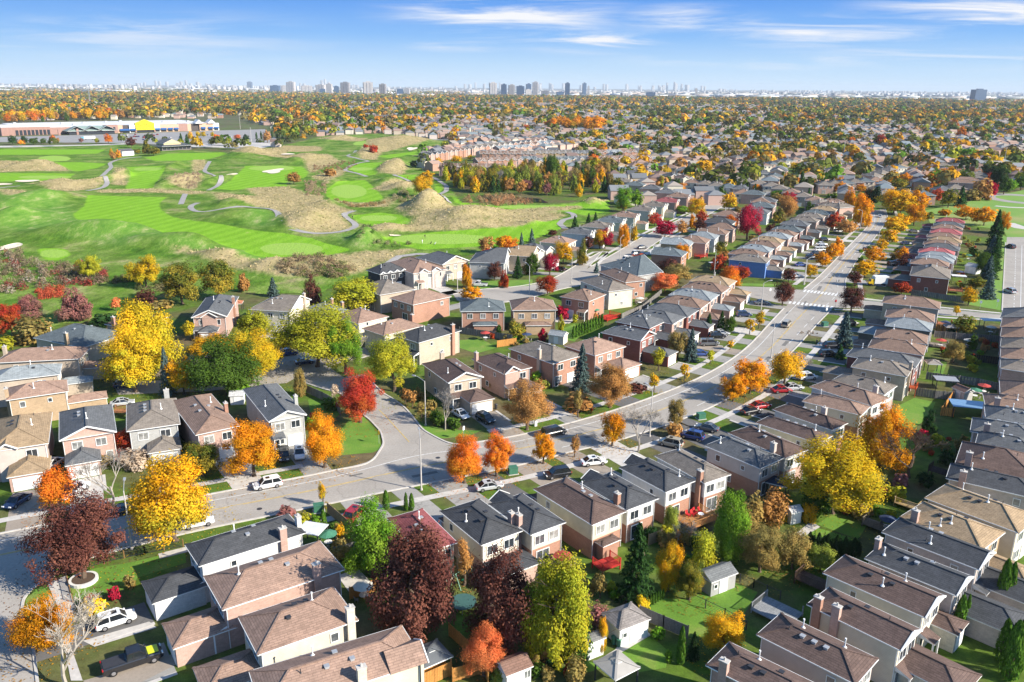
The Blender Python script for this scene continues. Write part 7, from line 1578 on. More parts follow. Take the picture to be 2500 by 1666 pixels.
deck('A3',775,800,3.2,2.4,.8,33,(.55,.05,.04),'bright red deck behind the pale yellow house'); deck('A3',440,800,4.2,2.8,.7,33,(.45,.33,.22),'weathered deck behind the white cream house')
deck('A4',265,1110,5,4,.5,-45,(.34,.35,.36),'grey angled deck beyond the big lawn',True,(0,)); deck('A4',510,920,4.2,2.6,.9,-45,(.16,.10,.07),'dark brown deck behind the brown gabled house'); deck('A4',960,530,4.5,2.4,.5,-45,(.26,.22,.17),'raised timber garden bed with grey gravel'); deck('A4',1370,200,3.6,2.2,1.6,-45,(.07,.05,.045),'dark porch deck behind the charcoal roof'); deck('A4',1150,385,3.6,2.2,.6,-45,(.55,.40,.2),'yellow timber deck rail beside the stone pond')
deck('B4',1395,545,4,3,.8,-20,(.5,.2,.1),'red brown deck below the brown corner house'); deck('B4',1470,320,4.2,3,.9,-20,(.45,.17,.09),'red brown deck behind the dark red brick corner house'); deck('B4',1350,680,5,3.6,.4,-20,(.4,.34,.28),'pale deck with garden furniture'); deck('B4',1165,1010,2.4,2.2,1.9,-35,(.6,.12,.04),'orange red deck with stairs behind the beige house'); deck('B3',790,495,6,4,.5,45,(.62,.05,.03),'bright red garden deck behind the dark brick house'); deck('B3',1415,85,4.4,3,.9,40,(.55,.05,.03),'red deck with a striped awning behind the crescent'); deck('B3',1010,385,3,2.4,.5,45,(.5,.42,.34),'pale deck behind the white brick house'); deck('B1',1590,520,3,2,1.4,20,(.05,.045,.045),'black deck beside the slate blue gabled house')
deck('B1',830,1150,1.6,3.6,1.0,85,(.45,.2,.09),'brown stair deck between the grey and taupe roofs')
# paved patios and pool
mb = MB(); mb.poly(PL('A2',620,850,760,800,880,930,720,990), .05); struct('patio', mb, CONC); mb = MB(); mb.poly(PL('A3',720,1420,900,1310,1010,1190,1080,1250,860,1380), .05); struct('patio', mb, CONC)
mb = MB(); mb.poly(PL('A4',400,560,500,480,560,520,440,590), .05); struct('patio', mb, CONC); mb = MB(); mb.poly(PL('A1',560,1560,1130,1390,1430,1280,1480,1330,1170,1460,700,1700), .03); struct('driveway', mb, DRIVE_PV)
mb = MB(); mb.poly(PL('A1',560,1290,1010,1160,1060,1200,640,1330), .05); struct('garden_path', mb, CONC); mb = MB(); mb.poly(PL('B4',1520,975,1700,1000,1680,1010,1510,985), .06); struct('patio', mb, CONC)
LAWN = MATS['park_grass']; m, nt, b, N, L = nodes('bright_lawn'); cq = N('ShaderNodeTexCoord').outputs['Object']
c_ = mixn(N, L, 1.0, ramp(N, L, noise(N, L, .22, 4, cq), (.3, (.085,.19,.012)), (.55, (.125,.245,.018)), (.75, (.22,.25,.05))), ramp(N, L, noise(N, L, 4.0, 5, cq, .7), (.25,.65), (.75,1.25)), 'MULTIPLY'); L(c_, b.inputs['Base Color']); b.inputs['Roughness'].default_value = .95
for i, pl in enumerate((('A1',460,850,640,800,900,755,1250,670,1260,760,930,860,880,930,740,960,620,1010,500,1020),('A3',1020,1090,1150,1000,1330,1010,1590,870,1800,960,1700,1120,1640,1260,1500,1260,1330,1260,1150,1180),('A3',800,1370,900,1290,1080,1260,1200,1360,1180,1470,1000,1500,860,1450),('A4',540,500,640,430,900,470,820,600,700,560),('A4',440,560,530,520,830,610,800,650,560,640),('B4',1050,1100,1200,1030,1340,1060,1300,1160,1200,1230,1080,1220),('B2',620,1420,600,1290,720,1160,800,1160,900,1280,920,1370,860,1400),('B2',1210,1290,1160,1190,1240,1220,1340,1240,1500,1250,1600,1250,1500,1290,1330,1305),('B2',1445,640,1590,630,1700,690,1560,730,1440,690),('B2',420,1040,560,1060,640,1140,560,1200,440,1140),('B3',420,590,560,530,620,590,560,650,440,620),('A1',165,1130,175,1010,245,935,315,910,355,1060,320,1130),('B1',-60,330,0,420,250,380,590,320,740,300,960,310,930,420,640,480,560,520,340,540,100,620,-100,600),('A2',460,590,540,570,560,620,480,650),('A2',640,880,800,840,830,890,700,930),('B2',1600,240,1939,230,1939,285,1700,285,1500,300),('B4',1300,890,1380,780,1420,790,1380,900),('B4',1560,740,1680,745,1680,760,1560,755),('B4',1510,890,1680,905,1680,920,1510,910),('B4',20,255,390,262,370,285,20,270),('A3',560,840,800,830,820,900,600,900),('A3',440,1480,640,1410,760,1470,520,1540))):
    mb = MB(); mb.poly(PL(*pl), .018+.003*i/22); struct('lawn', mb, m)
mb = MB(); mb.poly(PL('A3',820,1380,870,1290,1000,1180,1060,1240,900,1290), .045); struct('patio', mb, CONC)
# garden tables under umbrellas
r_ = random.Random(8); UM = [plain('cream_canvas', (.62,.57,.48), .9), plain('red_canvas', (.42,.06,.05), .9), plain('navy_canvas', (.04,.06,.12), .9), plain('green_canvas', (.06,.2,.12), .9)]
for i_, (z, x, y) in enumerate((('B4',1710,600),('B4',1370,690),('B4',1400,565),('B4',1600,1035),('B4',1560,690),('B4',1660,1005),('A4',1010,545),('A2',560,650),('A2',800,1010),('B2',1620,640),('B2',1900,650),('B3',700,480),('B3',1000,400),('A3',480,800),('B4',1500,215),('B4',1560,100))):
    p = P(z, x, y); root = empty('garden_table', (p.x, p.y, .05)); tag(root, None, 'table', 'garden tables'); auto(root, ['cream','red','navy','green'][i_ % 4]+' umbrella over a garden table', p)
    mb = MB(); mb.tube((0,0,.68),(0,0,.73),.6,.6,14); mb.build('table_top', WHITE, root); mb = MB(); mb.tube((0,0,0),(0,0,2.3),.03,.03,6); mb.build('pole', STEEL, root); mb = MB()
    for k in range(8):
        a_, b_ = k*.7854, (k+1)*.7854; mb.face([(math.cos(a_)*1.35,math.sin(a_)*1.35,1.95),(math.cos(b_)*1.35,math.sin(b_)*1.35,1.95),(0,0,2.4)])
    mb.build('umbrella', UM[i_ % 4], root)
    for k in range(3):
        a_ = k*2.1+i_; q = MB(); cx_, cy_ = math.cos(a_)*1.05, math.sin(a_)*1.05; q.box(cx_-.22,cy_-.22,.40,cx_+.22,cy_+.22,.45,0,True); q.bar((cx_+.2*math.cos(a_), cy_+.2*math.sin(a_), .45), (cx_+.28*math.cos(a_), cy_+.28*math.sin(a_), .95), .42, .04, 0, Vector((math.cos(a_), math.sin(a_), 0)))
        for sx in (-.18,.18):
            for sy in (-.18,.18): q.box(cx_+sx-.02, cy_+sy-.02, 0, cx_+sx+.02, cy_+sy+.02, .4)
        o = q.build('garden_chair', PAINT, None, (.25,.24,.22)); o.location = (p.x, p.y, .05); tag(o, None, 'chair', 'garden chairs'); auto(o, 'grey garden chair beside the '+['cream','red','navy','green'][i_ % 4]+' umbrella', (p.x+cx_, p.y+cy_))
# swing frame
p = P('A2',1470,900); root = empty('swing_frame', (p.x, p.y, 0), .9); tag(root, 'pale green metal swing frame between the maroon trees', 'swing'); mb = MB()
for s_ in (-1.4, 1.4):
    for e in (-.9, .9): mb.tube((s_, e, 0), (s_, 0, 2.1), .04, .04, 6)
mb.tube((-1.5,0,2.1),(1.5,0,2.1),.04,.04,6); mb.build('frame', plain('mint_paint', (.25,.5,.38), .4), root); mb = MB(); mb.box(-.3,-.15,.5,.3,.15,.55,0,True); mb.bar((-.28,0,.55),(-.28,0,2.1),.02,.02); mb.bar((.28,0,.55),(.28,0,2.1),.02,.02); mb.build('swing_seat', GRNS, root)
p = P('A2',1470,1060); root = empty('trampoline', (p.x, p.y, 0)); tag(root, 'round green trampoline between the maroon trees', 'trampoline'); mb = MB(); mb.tube((0,0,.75),(0,0,.82),1.7,1.7,22); mb.build('mat', plain('trampoline_mat', (.05,.12,.11), .6), root)
for k in range(4): mb = MB(); a = k*1.57; mb.tube((math.cos(a)*1.6, math.sin(a)*1.6, 0), (math.cos(a)*1.6, math.sin(a)*1.6, .76), .04, .04, 6); mb.build('leg', STEEL, root)
# satellite dishes belong to the roofs they stand on
# ---------------------------------------------------------------- people
SKIN = plain('skin', (.45,.28,.2), .6); HAIR = plain('hair', (.03,.02,.015), .6)
def person(p, rz, top, legs, label, step=.25, z=.06, club=False):
    root = empty('person', (p[0], p[1], z), rz); tag(root, label, 'person')
    J = {'pel':(0,0,.95,.13),'chest':(0,0,1.28,.16),'neck':(0,0,1.47,.06),'head':(0,.02,1.60,.10),'crown':(0,.01,1.70,.07)}
    E_ = [('pel','chest'),('chest','neck'),('neck','head'),('head','crown')]
    for s_, n in ((1,'l'),(-1,'r')):
        sw = step*s_; J['hip'+n] = (s_*.10,0,.90,.10); J['kn'+n] = (s_*.11,sw*.5+.03,.50,.065); J['an'+n] = (s_*.11,sw*.9-.02,.09,.045); J['to'+n] = (s_*.12,sw*.9+.14,.04,.04)
        J['sh'+n] = (s_*.19,0,1.40,.065); J['el'+n] = (s_*.25,-sw*.5,1.13,.045); J['wr'+n] = (s_*.25,-sw*.8+.10,.90,.032); J['pa'+n] = (s_*.25,-sw*.8+.12,.83,.034)
        E_ += [('pel','hip'+n),('hip'+n,'kn'+n),('kn'+n,'an'+n),('an'+n,'to'+n),('chest','sh'+n),('sh'+n,'el'+n),('el'+n,'wr'+n),('wr'+n,'pa'+n)]
        for k in range(4): J[f'f{k}'+n] = (s_*.25+.022*(k-1.5),-sw*.8+.13+.006*k,.755-.012*(1-abs(k-1.5)),.009); E_.append(('pa'+n, f'f{k}'+n))
        J['th'+n] = (s_*.22,-sw*.8+.165,.80,.01); E_.append(('pa'+n,'th'+n))
    ks = list(J); me = bpy.data.meshes.new('body'); me.from_pydata([J[k][:3] for k in ks], [(ks.index(a), ks.index(b)) for a, b in E_], []); o = link('body', me, root)
    md = o.modifiers.new('skin', 'SKIN'); o.modifiers.new('sub', 'SUBSURF').levels = 1; o.modifiers[-1].render_levels = 1
    for i, k in enumerate(ks): me.skin_vertices[0].data[i].radius = (J[k][3],)*2
    me.skin_vertices[0].data[0].use_root = True
    dg = bpy.context.evaluated_depsgraph_get(); m2 = bpy.data.meshes.new_from_object(o.evaluated_get(dg)); o.modifiers.clear(); o.data = m2; m2.materials.clear()
    for m_ in (SKIN, top, legs, TYRE): m2.materials.append(m_)
    for f_ in m2.polygons:
        c = f_.center; f_.use_smooth = True
        f_.material_index = 3 if c.z < .1 else 2 if c.z < .93 and abs(c.x) < .2 else 0 if c.z > 1.47 or (abs(c.x) > .2 and c.z < .92) else 1
    q = MB(); 
    for a in range(8):
        for b_ in range(4):
            f2 = lambda i, j: (math.cos(i*.785)*.108*math.cos(j*.39), .0+math.sin(i*.785)*.108*math.cos(j*.39), 1.645+.115*math.sin(j*.39)); q.face([f2(a,b_), f2(a+1,b_), f2(a+1,b_+1), f2(a,b_+1)])
    q.build('hair', HAIR, root, None, True)
    q = MB(); q.tube((0,.11,1.60),(0,.145,1.585),.018,.008,5); q.tube((.038,.105,1.63),(.038,.112,1.63),.012,.012,6,0); q.tube((-.038,.105,1.63),(-.038,.112,1.63),.012,.012,6,0); q.build('face', SKIN, root)
    return root
NAVY = plain('navy_cloth', (.02,.025,.05), .9); BLK = plain('black_cloth', (.015,.015,.017), .9); WHT = plain('white_cloth', (.75,.75,.74), .9); RDC = plain('red_cloth', (.4,.03,.03), .9)
person(P('B4',535,675), math.radians(-140), NAVY, BLK, 'person in navy walking on the pavement, the one nearer the road'); person(P('B4',556,678), math.radians(-140), BLK, NAVY, 'person in black walking on the pavement, the one nearer the spruce')
for z, x, y, tp_, lg, l in (('C2',1320,1218,BLK,BLK,'golfer in black on the long fairway'),('C2',1301,1255,WHT,WHT,'golfer in white on the long fairway'),('C2',787,1078,BLK,NAVY,'golfer in dark clothes beside the tee path'),('C2',1193,778,RDC,BLK,'golfer in red by the hillside path')):
    p = P(z, x, y); person(p, 1.0, tp_, lg, l, .12, golf_h(p[0], p[1])+.05)
for z, x, y, l in (('C2',1360,1258,'dark golf bag lying on the long fairway'),('C2',1390,1262,'pale golf bag trolley on the long fairway')):
    p = P(z, x, y); p.z = golf_h(p[0], p[1]); root = empty('golf_bag', p); tag(root, l, 'bag'); mb = MB(); mb.tube((0,0,.15),(.5,0,.95),.15,.18,8); mb.build('bag', BLK if 'dark' in l else WHT, root); mb = MB(); mb.tube((-.1,-.3,.15),(-.1,.3,.15),.15,.15,10); mb.build('wheel', TYRE, root)
# ---------------------------------------------------------------- store, clubhouse, towers
def wpt(zone, x, y, z=0): return P(zone, x, y, z)
a, b = P('C1',20,462), P('C1',1615,418); d = (b-a).normalized(); rz = math.atan2(d.y, d.x); Ls = (b-a).length; k = Ls/1595
root = empty('grocery_store', (a.x, a.y, 0), rz); root.scale = (1,1,1.18); tag(root, 'long grocery store with a yellow gabled entrance and blue awnings', 'store')
RB = plain('store_brick', (.33,.20,.165), .9, .15, 0, .1, .5); TN = plain('store_stucco', (.55,.36,.25), .9, .15, 0, .06, .3); WR = plain('roof_membrane', (.62,.62,.61), .9, .1, 0, .1, .05); BLU = plain('blue_awning', (.02,.09,.26), .7); YS = plain('yellow_panel', (.86,.66,.01), .5, .3, 0, .03); DGL = plain('shop_glass', (.03,.035,.045), .15, .6)
hs_ = 8.5
mb = MB(); mb.box(170*k, 6, 0, 1595*k, 150, hs_-1); mb.box(0, 4, 0, 320*k, 80, hs_); mb.build('wall', RB, root)
mb = MB(); mb.box(170*k-.3, 5.8, hs_-1, 1595*k+.2, 150.3, hs_-.6); mb.box(-.3, 3.8, hs_, 320*k+.2, 80.3, hs_+.4); mb.build('roof', WR, root)
r_ = random.Random(3)
for i in range(12): mb = MB(); x0, y0 = r_.uniform(200, 1500)*k, r_.uniform(15, 140); mb.box(x0, y0, hs_-.6, x0+3.5, y0+3, hs_+1.1); mb.build('rooftop_unit', STEEL, root)
for x0, x1, h_, m_ in ((690,790,8.8,RB),(790,825,8.5,TN),(875,925,8.5,WHITE),(1065,1110,8.8,WHITE),(1110,1260,8.2,TN),(1260,1330,8.6,RB),(1330,1360,8.2,TN),(1430,1480,8.5,TN),(1480,1545,8.8,TN),(1545,1595,8.5,WHITE)):
    mb = MB(); mb.box(x0*k, 0, 0, x1*k, 6, h_); mb.build('bay', m_, root)
for x0, x1 in ((800,875),(880,922),(1068,1108),(1115,1160),(1170,1210),(1220,1255),(1440,1478),(1500,1540),(1550,1590)):
    mb = MB(); mb.face([(x0*k,0,4.4),(x1*k,0,4.4),(x1*k,-2.2,2.9),(x0*k,-2.2,2.9)]); mb.face([(x0*k,-2.2,2.9),(x1*k,-2.2,2.9),(x1*k,-2.2,2.5),(x0*k,-2.2,2.5)]); mb.build('awning', BLU, root)
    mb = MB(); mb.box(x0*k+.3,-.08,.3,x1*k-.3,-.02,2.6); mb.build('shop_window', DGL, root)
for x0 in (705,730,755): mb = MB(); mb.box(x0*k,-.08,3.6,(x0+16)*k,-.02,6.6); mb.build('shop_window', DGL, root)
for x0, x1 in ((825,873),(1360,1430)): mb = MB(); mb.box(x0*k, 2, 0, x1*k, 6, 8.3); mb.build('entrance', plain('dark_recess', (.08,.065,.06), .8), root)
xc = 993*k; w_ = 72*k; mb = MB(); A = [(xc-w_,-1.6,2.8),(xc+w_,-1.6,2.8),(xc+w_,-1.6,10),(xc,-1.6,14.2),(xc-w_,-1.6,10)]; B = [(p_[0],4,p_[2]) for p_ in A]
mb.face(A); mb.face(B[::-1])
for i in range(5): mb.face([A[i], A[(i+1)%5], B[(i+1)%5], B[i]][::-1])
ye = mb.build('yellow_gable', YS, root); o = link('lettering', text_mesh('NOFRILLS', 4.6, BLK), ye); o.location = (xc+1,-1.64,8.2); o.rotation_euler = (math.pi/2, 0, 0)
mb = MB()
for s_ in (-1, 1): mb.box(xc+s_*w_-.9,-1.5,0,xc+s_*w_+.9,2,3.4)
mb.build('entrance_pillar', RB, root)
mb = MB(); mb.box(xc-w_+1,-.1,.2,xc+w_-1,.1,2.7); mb.build('shop_window', DGL, root)
for xg, m_ in ((1425,WR),(1530,WHITE)):
    q, _, _ = roof_mb(90*k*.8, 12, 8.6, .75, 'y', True, True, cx=xg*k, cy=3.4); q.build('gable_roof', [WR, WHITE], root); mb = MB(); mb.face([(xg*k-34*k*.95,-2.4,8.5),(xg*k+34*k*.95,-2.4,8.5),(xg*k,-2.4,8.5+34*k*.71)]); mb.build('gable_front', m_, root)
x0, x1 = 420*k, 740*k; mb = MB(); mb.box(x0,-13,0,x1,4,3.6); mb.build('garden_centre', DGL, root)
q, _, _ = roof_mb(x1-x0+3, 19, 3.8, .5, 'x', False, False, cx=(x0+x1)/2, cy=-4.5)
for i in range(3): q, _, _ = roof_mb(24, 22, 3.8, .42, 'y', True, False, cx=x0+(i+.5)*(x1-x0)/3, cy=-4.2, mb=q)
q.build('green_roof', [GZ, WHITE], root, (.20,.27,.25))
for x_ in (345, 470): mb = MB(); mb.box(x_*k,-14,0,x_*k+2.5,-12,6.2); mb.build('brick_pier', RB, root)
for i in range(9): mb = MB(); mb.box((90+i*26)*k, 3.6, .3, (90+i*26+18)*k, 3.9, 5.4); mb.build('shop_window', DGL, root)
# lots, road and cars before the store
LOT = asphalt('lot_asphalt', (.30,.29,.28), .1)
mb = MB(); mb.poly(PL('C1',-300,470,0,468,700,450,1600,420,1950,410,2080,520,1850,535,1400,545,1000,512,0,505,-300,505), .07); struct('parking_lot', mb, LOT)
mb = MB(); mb.poly(PL('C1',-300,532,0,533,640,525,960,512,960,520,640,537,0,545,-300,545), .09); struct('far_road', mb, CONC)
mb = MB(); mb.poly(PL('C1',1380,540,1600,545,1850,560,2080,525,1900,505,1500,520), .10); struct('parking_lot', mb, CONC)
mb = MB(); mb.poly(PL('C1',-300,300,0,292,300,282,460,290,440,296,280,296,0,306,-300,312), .08); struct('highway', mb, LOT)
mb = MB(); mb.poly(PL('C2',1100,475,1500,487,2111,478,2300,470,2300,474,2111,485,1500,494,1050,480), .09); struct('far_road', mb, LOT)
mb = MB(); mb.poly(PL('C4',-20,640,240,600,500,590,1300,600,1300,606,500,600,250,610,0,655), .09); struct('far_road', mb, LOT)
mb = MB(); mb.poly(PL('C3',1180,640,1240,625,1400,560,1420,555,1360,600,1280,640), .09); struct('far_road', mb, LOT)
def lowcar(kind):
    return carat((0, 0), kind, 'white', 0, 'x')
r_ = random.Random(12); cols = ['white','silver','black','grey','blue','red','white']
for i in range(30):
    x = r_.uniform(900, 1330) if i < 18 else r_.uniform(880, 1700); y = r_.choice((452,460,468,476)) if i < 18 else r_.choice((455,470,490,500))
    p = P('C1', x, y); c_ = r_.choice(cols); carat(p, r_.choice(('suv','sedan','sedan','suv')), c_, rz+math.pi/2+r_.uniform(-.05,.05), None, 'cars on the store lot', desc=f"{c_} car on the store lot")
p = P('C1',660,488); root = empty('delivery_truck', (p.x, p.y, .1), rz); tag(root, 'white box trailer truck before the green roofed garden centre', 'truck'); mb = MB(); mb.box(-6,-1.3,1,6,1.3,4,0,True); mb.build('cargo_box', WHITE, root); mb = MB(); mb.box(-9,-1.2,.6,-6.3,1.2,3.2,0,True); mb.build('cab', CARP, root, (.1,.4,.5))
for x_ in (-8,-4,3,5):
    for s_ in (-1,1): mb = MB(); mb.tube((x_, s_*.9, .5),(x_, s_*1.25, .5),.5,.5,10); mb.build('wheel', TYRE, root)
a, b = P('C1',1195,572), P('C1',1410,560); rz = math.atan2((b-a).y, (b-a).x); w_ = (b-a).length; root = empty('clubhouse', (a.x, a.y, 0), rz); tag(root, 'golf clubhouse with a dark roof and cream gable', 'clubhouse')
mb = MB(); mb.box(0,0,0,w_,14,4.2); mb.build('wall', plain('club_wall', (.16,.14,.13), .8), root); q, _, _ = roof_mb(w_+3, 18, 4.4, .3, 'x', False, False, cx=w_/2, cy=6); q.build('roof', [SHINGLE, WHITE], root, (.10,.11,.12))
q, _, _ = roof_mb(w_*.62, 16, 7.0, .42, 'y', True, True, cx=w_*.38, cy=8.5); q.build('upper_roof', [SHINGLE, WHITE], root, (.13,.14,.15)); g_ = w_*.29; mb = MB(); mb.box(w_*.38-g_, 1, 4, w_*.38+g_, 15, 7.0); mb.face([(w_*.38-g_,.9,7),(w_*.38+g_,.9,7),(w_*.38,.9,7+g_*.42)]); mb.build('gable_wall', plain('cream_gable', (.55,.44,.27), .8), root)
for i in range(7): mb = MB(); mb.box(1+i*w_/7.4,-.08,1,1+i*w_/7.4+w_/9,-.02,3.2); mb.build('window', DGL, root)
# towers on the skyline (zone, x, base y, top y, width px, tone)
TW = [('C2',218,137,90,80,'d'),('C2',290,142,92,40,'l'),('C2',335,144,66,72,'l'),('C2',450,140,92,95,'l'),('C2',553,148,86,80,'l'),('C2',566,150,115,50,'d'),('C2',617,152,80,50,'l'),('C2',668,148,96,45,'d'),('C2',735,152,70,78,'m'),('C2',902,160,68,88,'l'),('C2',1010,160,82,58,'m'),('C2',1137,160,116,55,'d'),('C2',1188,160,112,50,'l'),('C2',1820,160,72,66,'l'),('C2',1900,166,84,48,'d'),('C2',1957,166,88,54,'m'),('C3',212,168,96,68,'d'),('C3',272,168,82,44,'d'),('C3',322,162,68,52,'l'),('C3',270,172,120,50,'l'),('C3',395,162,128,70,'m'),('C3',505,170,135,62,'d'),('C3',557,172,76,42,'d'),('C3',682,160,76,34,'d'),('C3',712,158,96,18,'l'),('C3',985,178,145,80,'l'),('C3',1170,172,140,84,'d'),('C3',1208,170,146,30,'l'),('C3',1505,170,115,20,'l'),('C3',1725,186,160,100,'l'),('C3',1830,184,160,70,'d'),('C4',1770,208,122,112,'d'),('C1',1840,108,64,42,'d'),('C1',2025,138,90,70,'d'),('C1',2090,138,92,40,'l')]
def tower_mat(name, c, g):
    m, nt, b, N, L = nodes(name); tc = N('ShaderNodeTexCoord'); bt = N('ShaderNodeTexBrick', ins={'Scale':1,'Brick Width':5.0,'Row Height':3.1,'Mortar Size':.75,'Mortar Smooth':.05,'Bias':0,'Color1':rgb(g),'Color2':rgb(tuple(x*1.5 for x in g)),'Mortar':rgb(c)}); bt.offset = 0
    L(tc.outputs['UV'], bt.inputs['Vector']); L(bt.outputs[0], b.inputs['Base Color']); b.inputs['Roughness'].default_value = .5; return m
TM = {'d':tower_mat('dark_tower', (.035,.085,.17), (.015,.04,.09)),'m':tower_mat('grey_tower', (.34,.32,.31), (.10,.10,.12)),'l':tower_mat('pale_tower', (.58,.54,.50), (.16,.16,.18))}
TD = {'d':'dark glass tower block','m':'grey tower block','l':'pale tower block'}
for i, (z, x, yb, yt, w, t) in enumerate(TW):
    p = P(z, x, yb); m_ = mpp(p); h = (yb-yt)/ZR[z][2]*m_; ww = w/ZR[z][2]*m_; root = empty('tower_block', (p.x, p.y, 0), -.12+.5*(i % 2)*.6); tag(root, None, 'tower', 'tower blocks on the skyline'); auto(root, TD[t], p)
    ww *= .82; mb = MB(); mb.box(-ww/2,-ww*.25,0,ww/2,ww*.35,h); mb.build('tower_wall', TM[t], root); mb = MB(); mb.box(-ww*.2,-ww*.12,h,ww*.25,ww*.15,h+h*.07); mb.build('plant_room', TM[t], root)
    if t != 'd' and w > 50:
        for j in range(3): mb = MB(); mb.box(-ww/2+ww*(.08+j*.32),-ww*.25-3,0,-ww/2+ww*(.28+j*.32),-ww*.25,h*.97); mb.build('balcony_stack', TM[t], root)
# the far city: low sheds, blocks and one more skyline beyond
rng = np.random.default_rng(2)
def boxes(name, B):
    """B rows: x y w d h r g b"""
    n = len(B); ux = np.array([-1,1,1,-1,-1,1,1,-1])*.5; uy = np.array([-1,-1,1,1,-1,-1,1,1])*.5; uz = np.array([0,0,0,0,1,1,1,1.])
    V = np.stack([B[:,0:1]+B[:,2:3]*ux, B[:,1:2]+B[:,3:4]*uy, B[:,4:5]*uz], 2).reshape(-1,3); f = np.array([[0,1,5,4],[1,2,6,5],[2,3,7,6],[3,0,4,7],[4,5,6,7]])
    F4 = (np.arange(n)[:,None,None]*8+f[None]).reshape(-1,4); return stuff_mesh(name, V, np.repeat(B[:,5:8], 8, 0), F4, WALLM)
m, nt, b, N, L = nodes('painted_walls'); L(N('ShaderNodeAttribute', attribute_name='tone').outputs['Color'], b.inputs['Base Color']); b.inputs['Roughness'].default_value = .8; WALLM = m
def field(n, y0, y1, hw=.68): y = np.sqrt(rng.uniform(y0**2, y1**2, n)); x = y*rng.uniform(-hw, hw, n); return x, y
n = 1300; x, y = field(n, 5200, 15000); t = rng.uniform(0,1,n); g = np.where(t[:,None] < .28, np.array([.70,.70,.68]), np.where(t[:,None] < .7, np.array([.20,.22,.20]), np.array([.45,.36,.30])))
B0 = np.c_[x, y, rng.uniform(40,240,n), rng.uniform(40,160,n), rng.uniform(7,14,n), g*rng.uniform(.8,1.1,(n,1))]
n = 420; x, y = field(n, 7500, 17000); B1_ = np.c_[x, y, rng.uniform(22,45,n), rng.uniform(20,35,n), rng.uniform(20,48,n)*np.where(x < -2000, 1.1, .7), np.full((n,3), .42)*rng.uniform(.6,1.3,(n,1))]
n = 260; x, y = field(n, 19000, 24000); dx = np.minimum.reduce([np.abs(x/y-c) for c in (-.03,.05,.12,.19,-.22,-.4)]); B2_ = np.c_[x, y, rng.uniform(35,70,n), rng.uniform(30,50,n), 50+130*np.exp(-(dx/.035)**2)*rng.uniform(.3,1.3,n), np.full((n,3), .35)*rng.uniform(.8,1.1,(n,1))]
boxes('distant_city', np.r_[B0, B1_, B2_])
# trees and roofs of the suburbs beyond what one can count
def clear_of(x, y):
    ok = ~inpoly(x, y, GOLF)
    for q in NOGO: ok &= ~inpoly(x, y, q)
    return ok
NOGO = [PL('C2',1380,760,1420,600,1900,640,2111,700)+PL('C3',400,720,880,760,900,1000,0,1000)+PL('C2',1500,960), PL('C1',-400,470,-400,350,1700,330,1750,420), PL('C1',-300,350,1700,330,2000,400,2100,530,1000,520,-300,550), PL('C4',1300,860,2400,830,2400,1600,1800,1600,900,990), PL('C1',-300,300,460,285,460,296,-300,314)]
near_h = np.array([[h[1][0], h[1][1]] for h in HOUSES])
def street_rows(x0f, seed):
    pass
def suburb_houses():
    r = np.random.default_rng(6); out = []
    # blocks of streets, each with its own bearing
    for by in np.arange(560, 3400, 190):
        hw = by*.70
        for bx in np.arange(-hw, hw, 210):
            ang = r.choice([.2, -.25, .9, 1.2, 0.05]) if r.random() < .5 else .15; c, s = math.cos(ang), math.sin(ang)
            for st_ in np.arange(-90, 90, 46):
                for side in (-11, 11):
                    for k in np.arange(-95, 95, 12.5):
                        if r.random() < .06: continue
                        u, v = k+r.uniform(-.7,.7), st_+side; out.append((bx+u*c-v*s, by+u*s+v*c, ang+(0 if r.random() < .75 else math.pi/2)))
    return np.array(out)
HH = suburb_houses(); x, y = HH[:,0], HH[:,1]
ok = clear_of(x, y) & (np.abs(x) < y*.70+30)
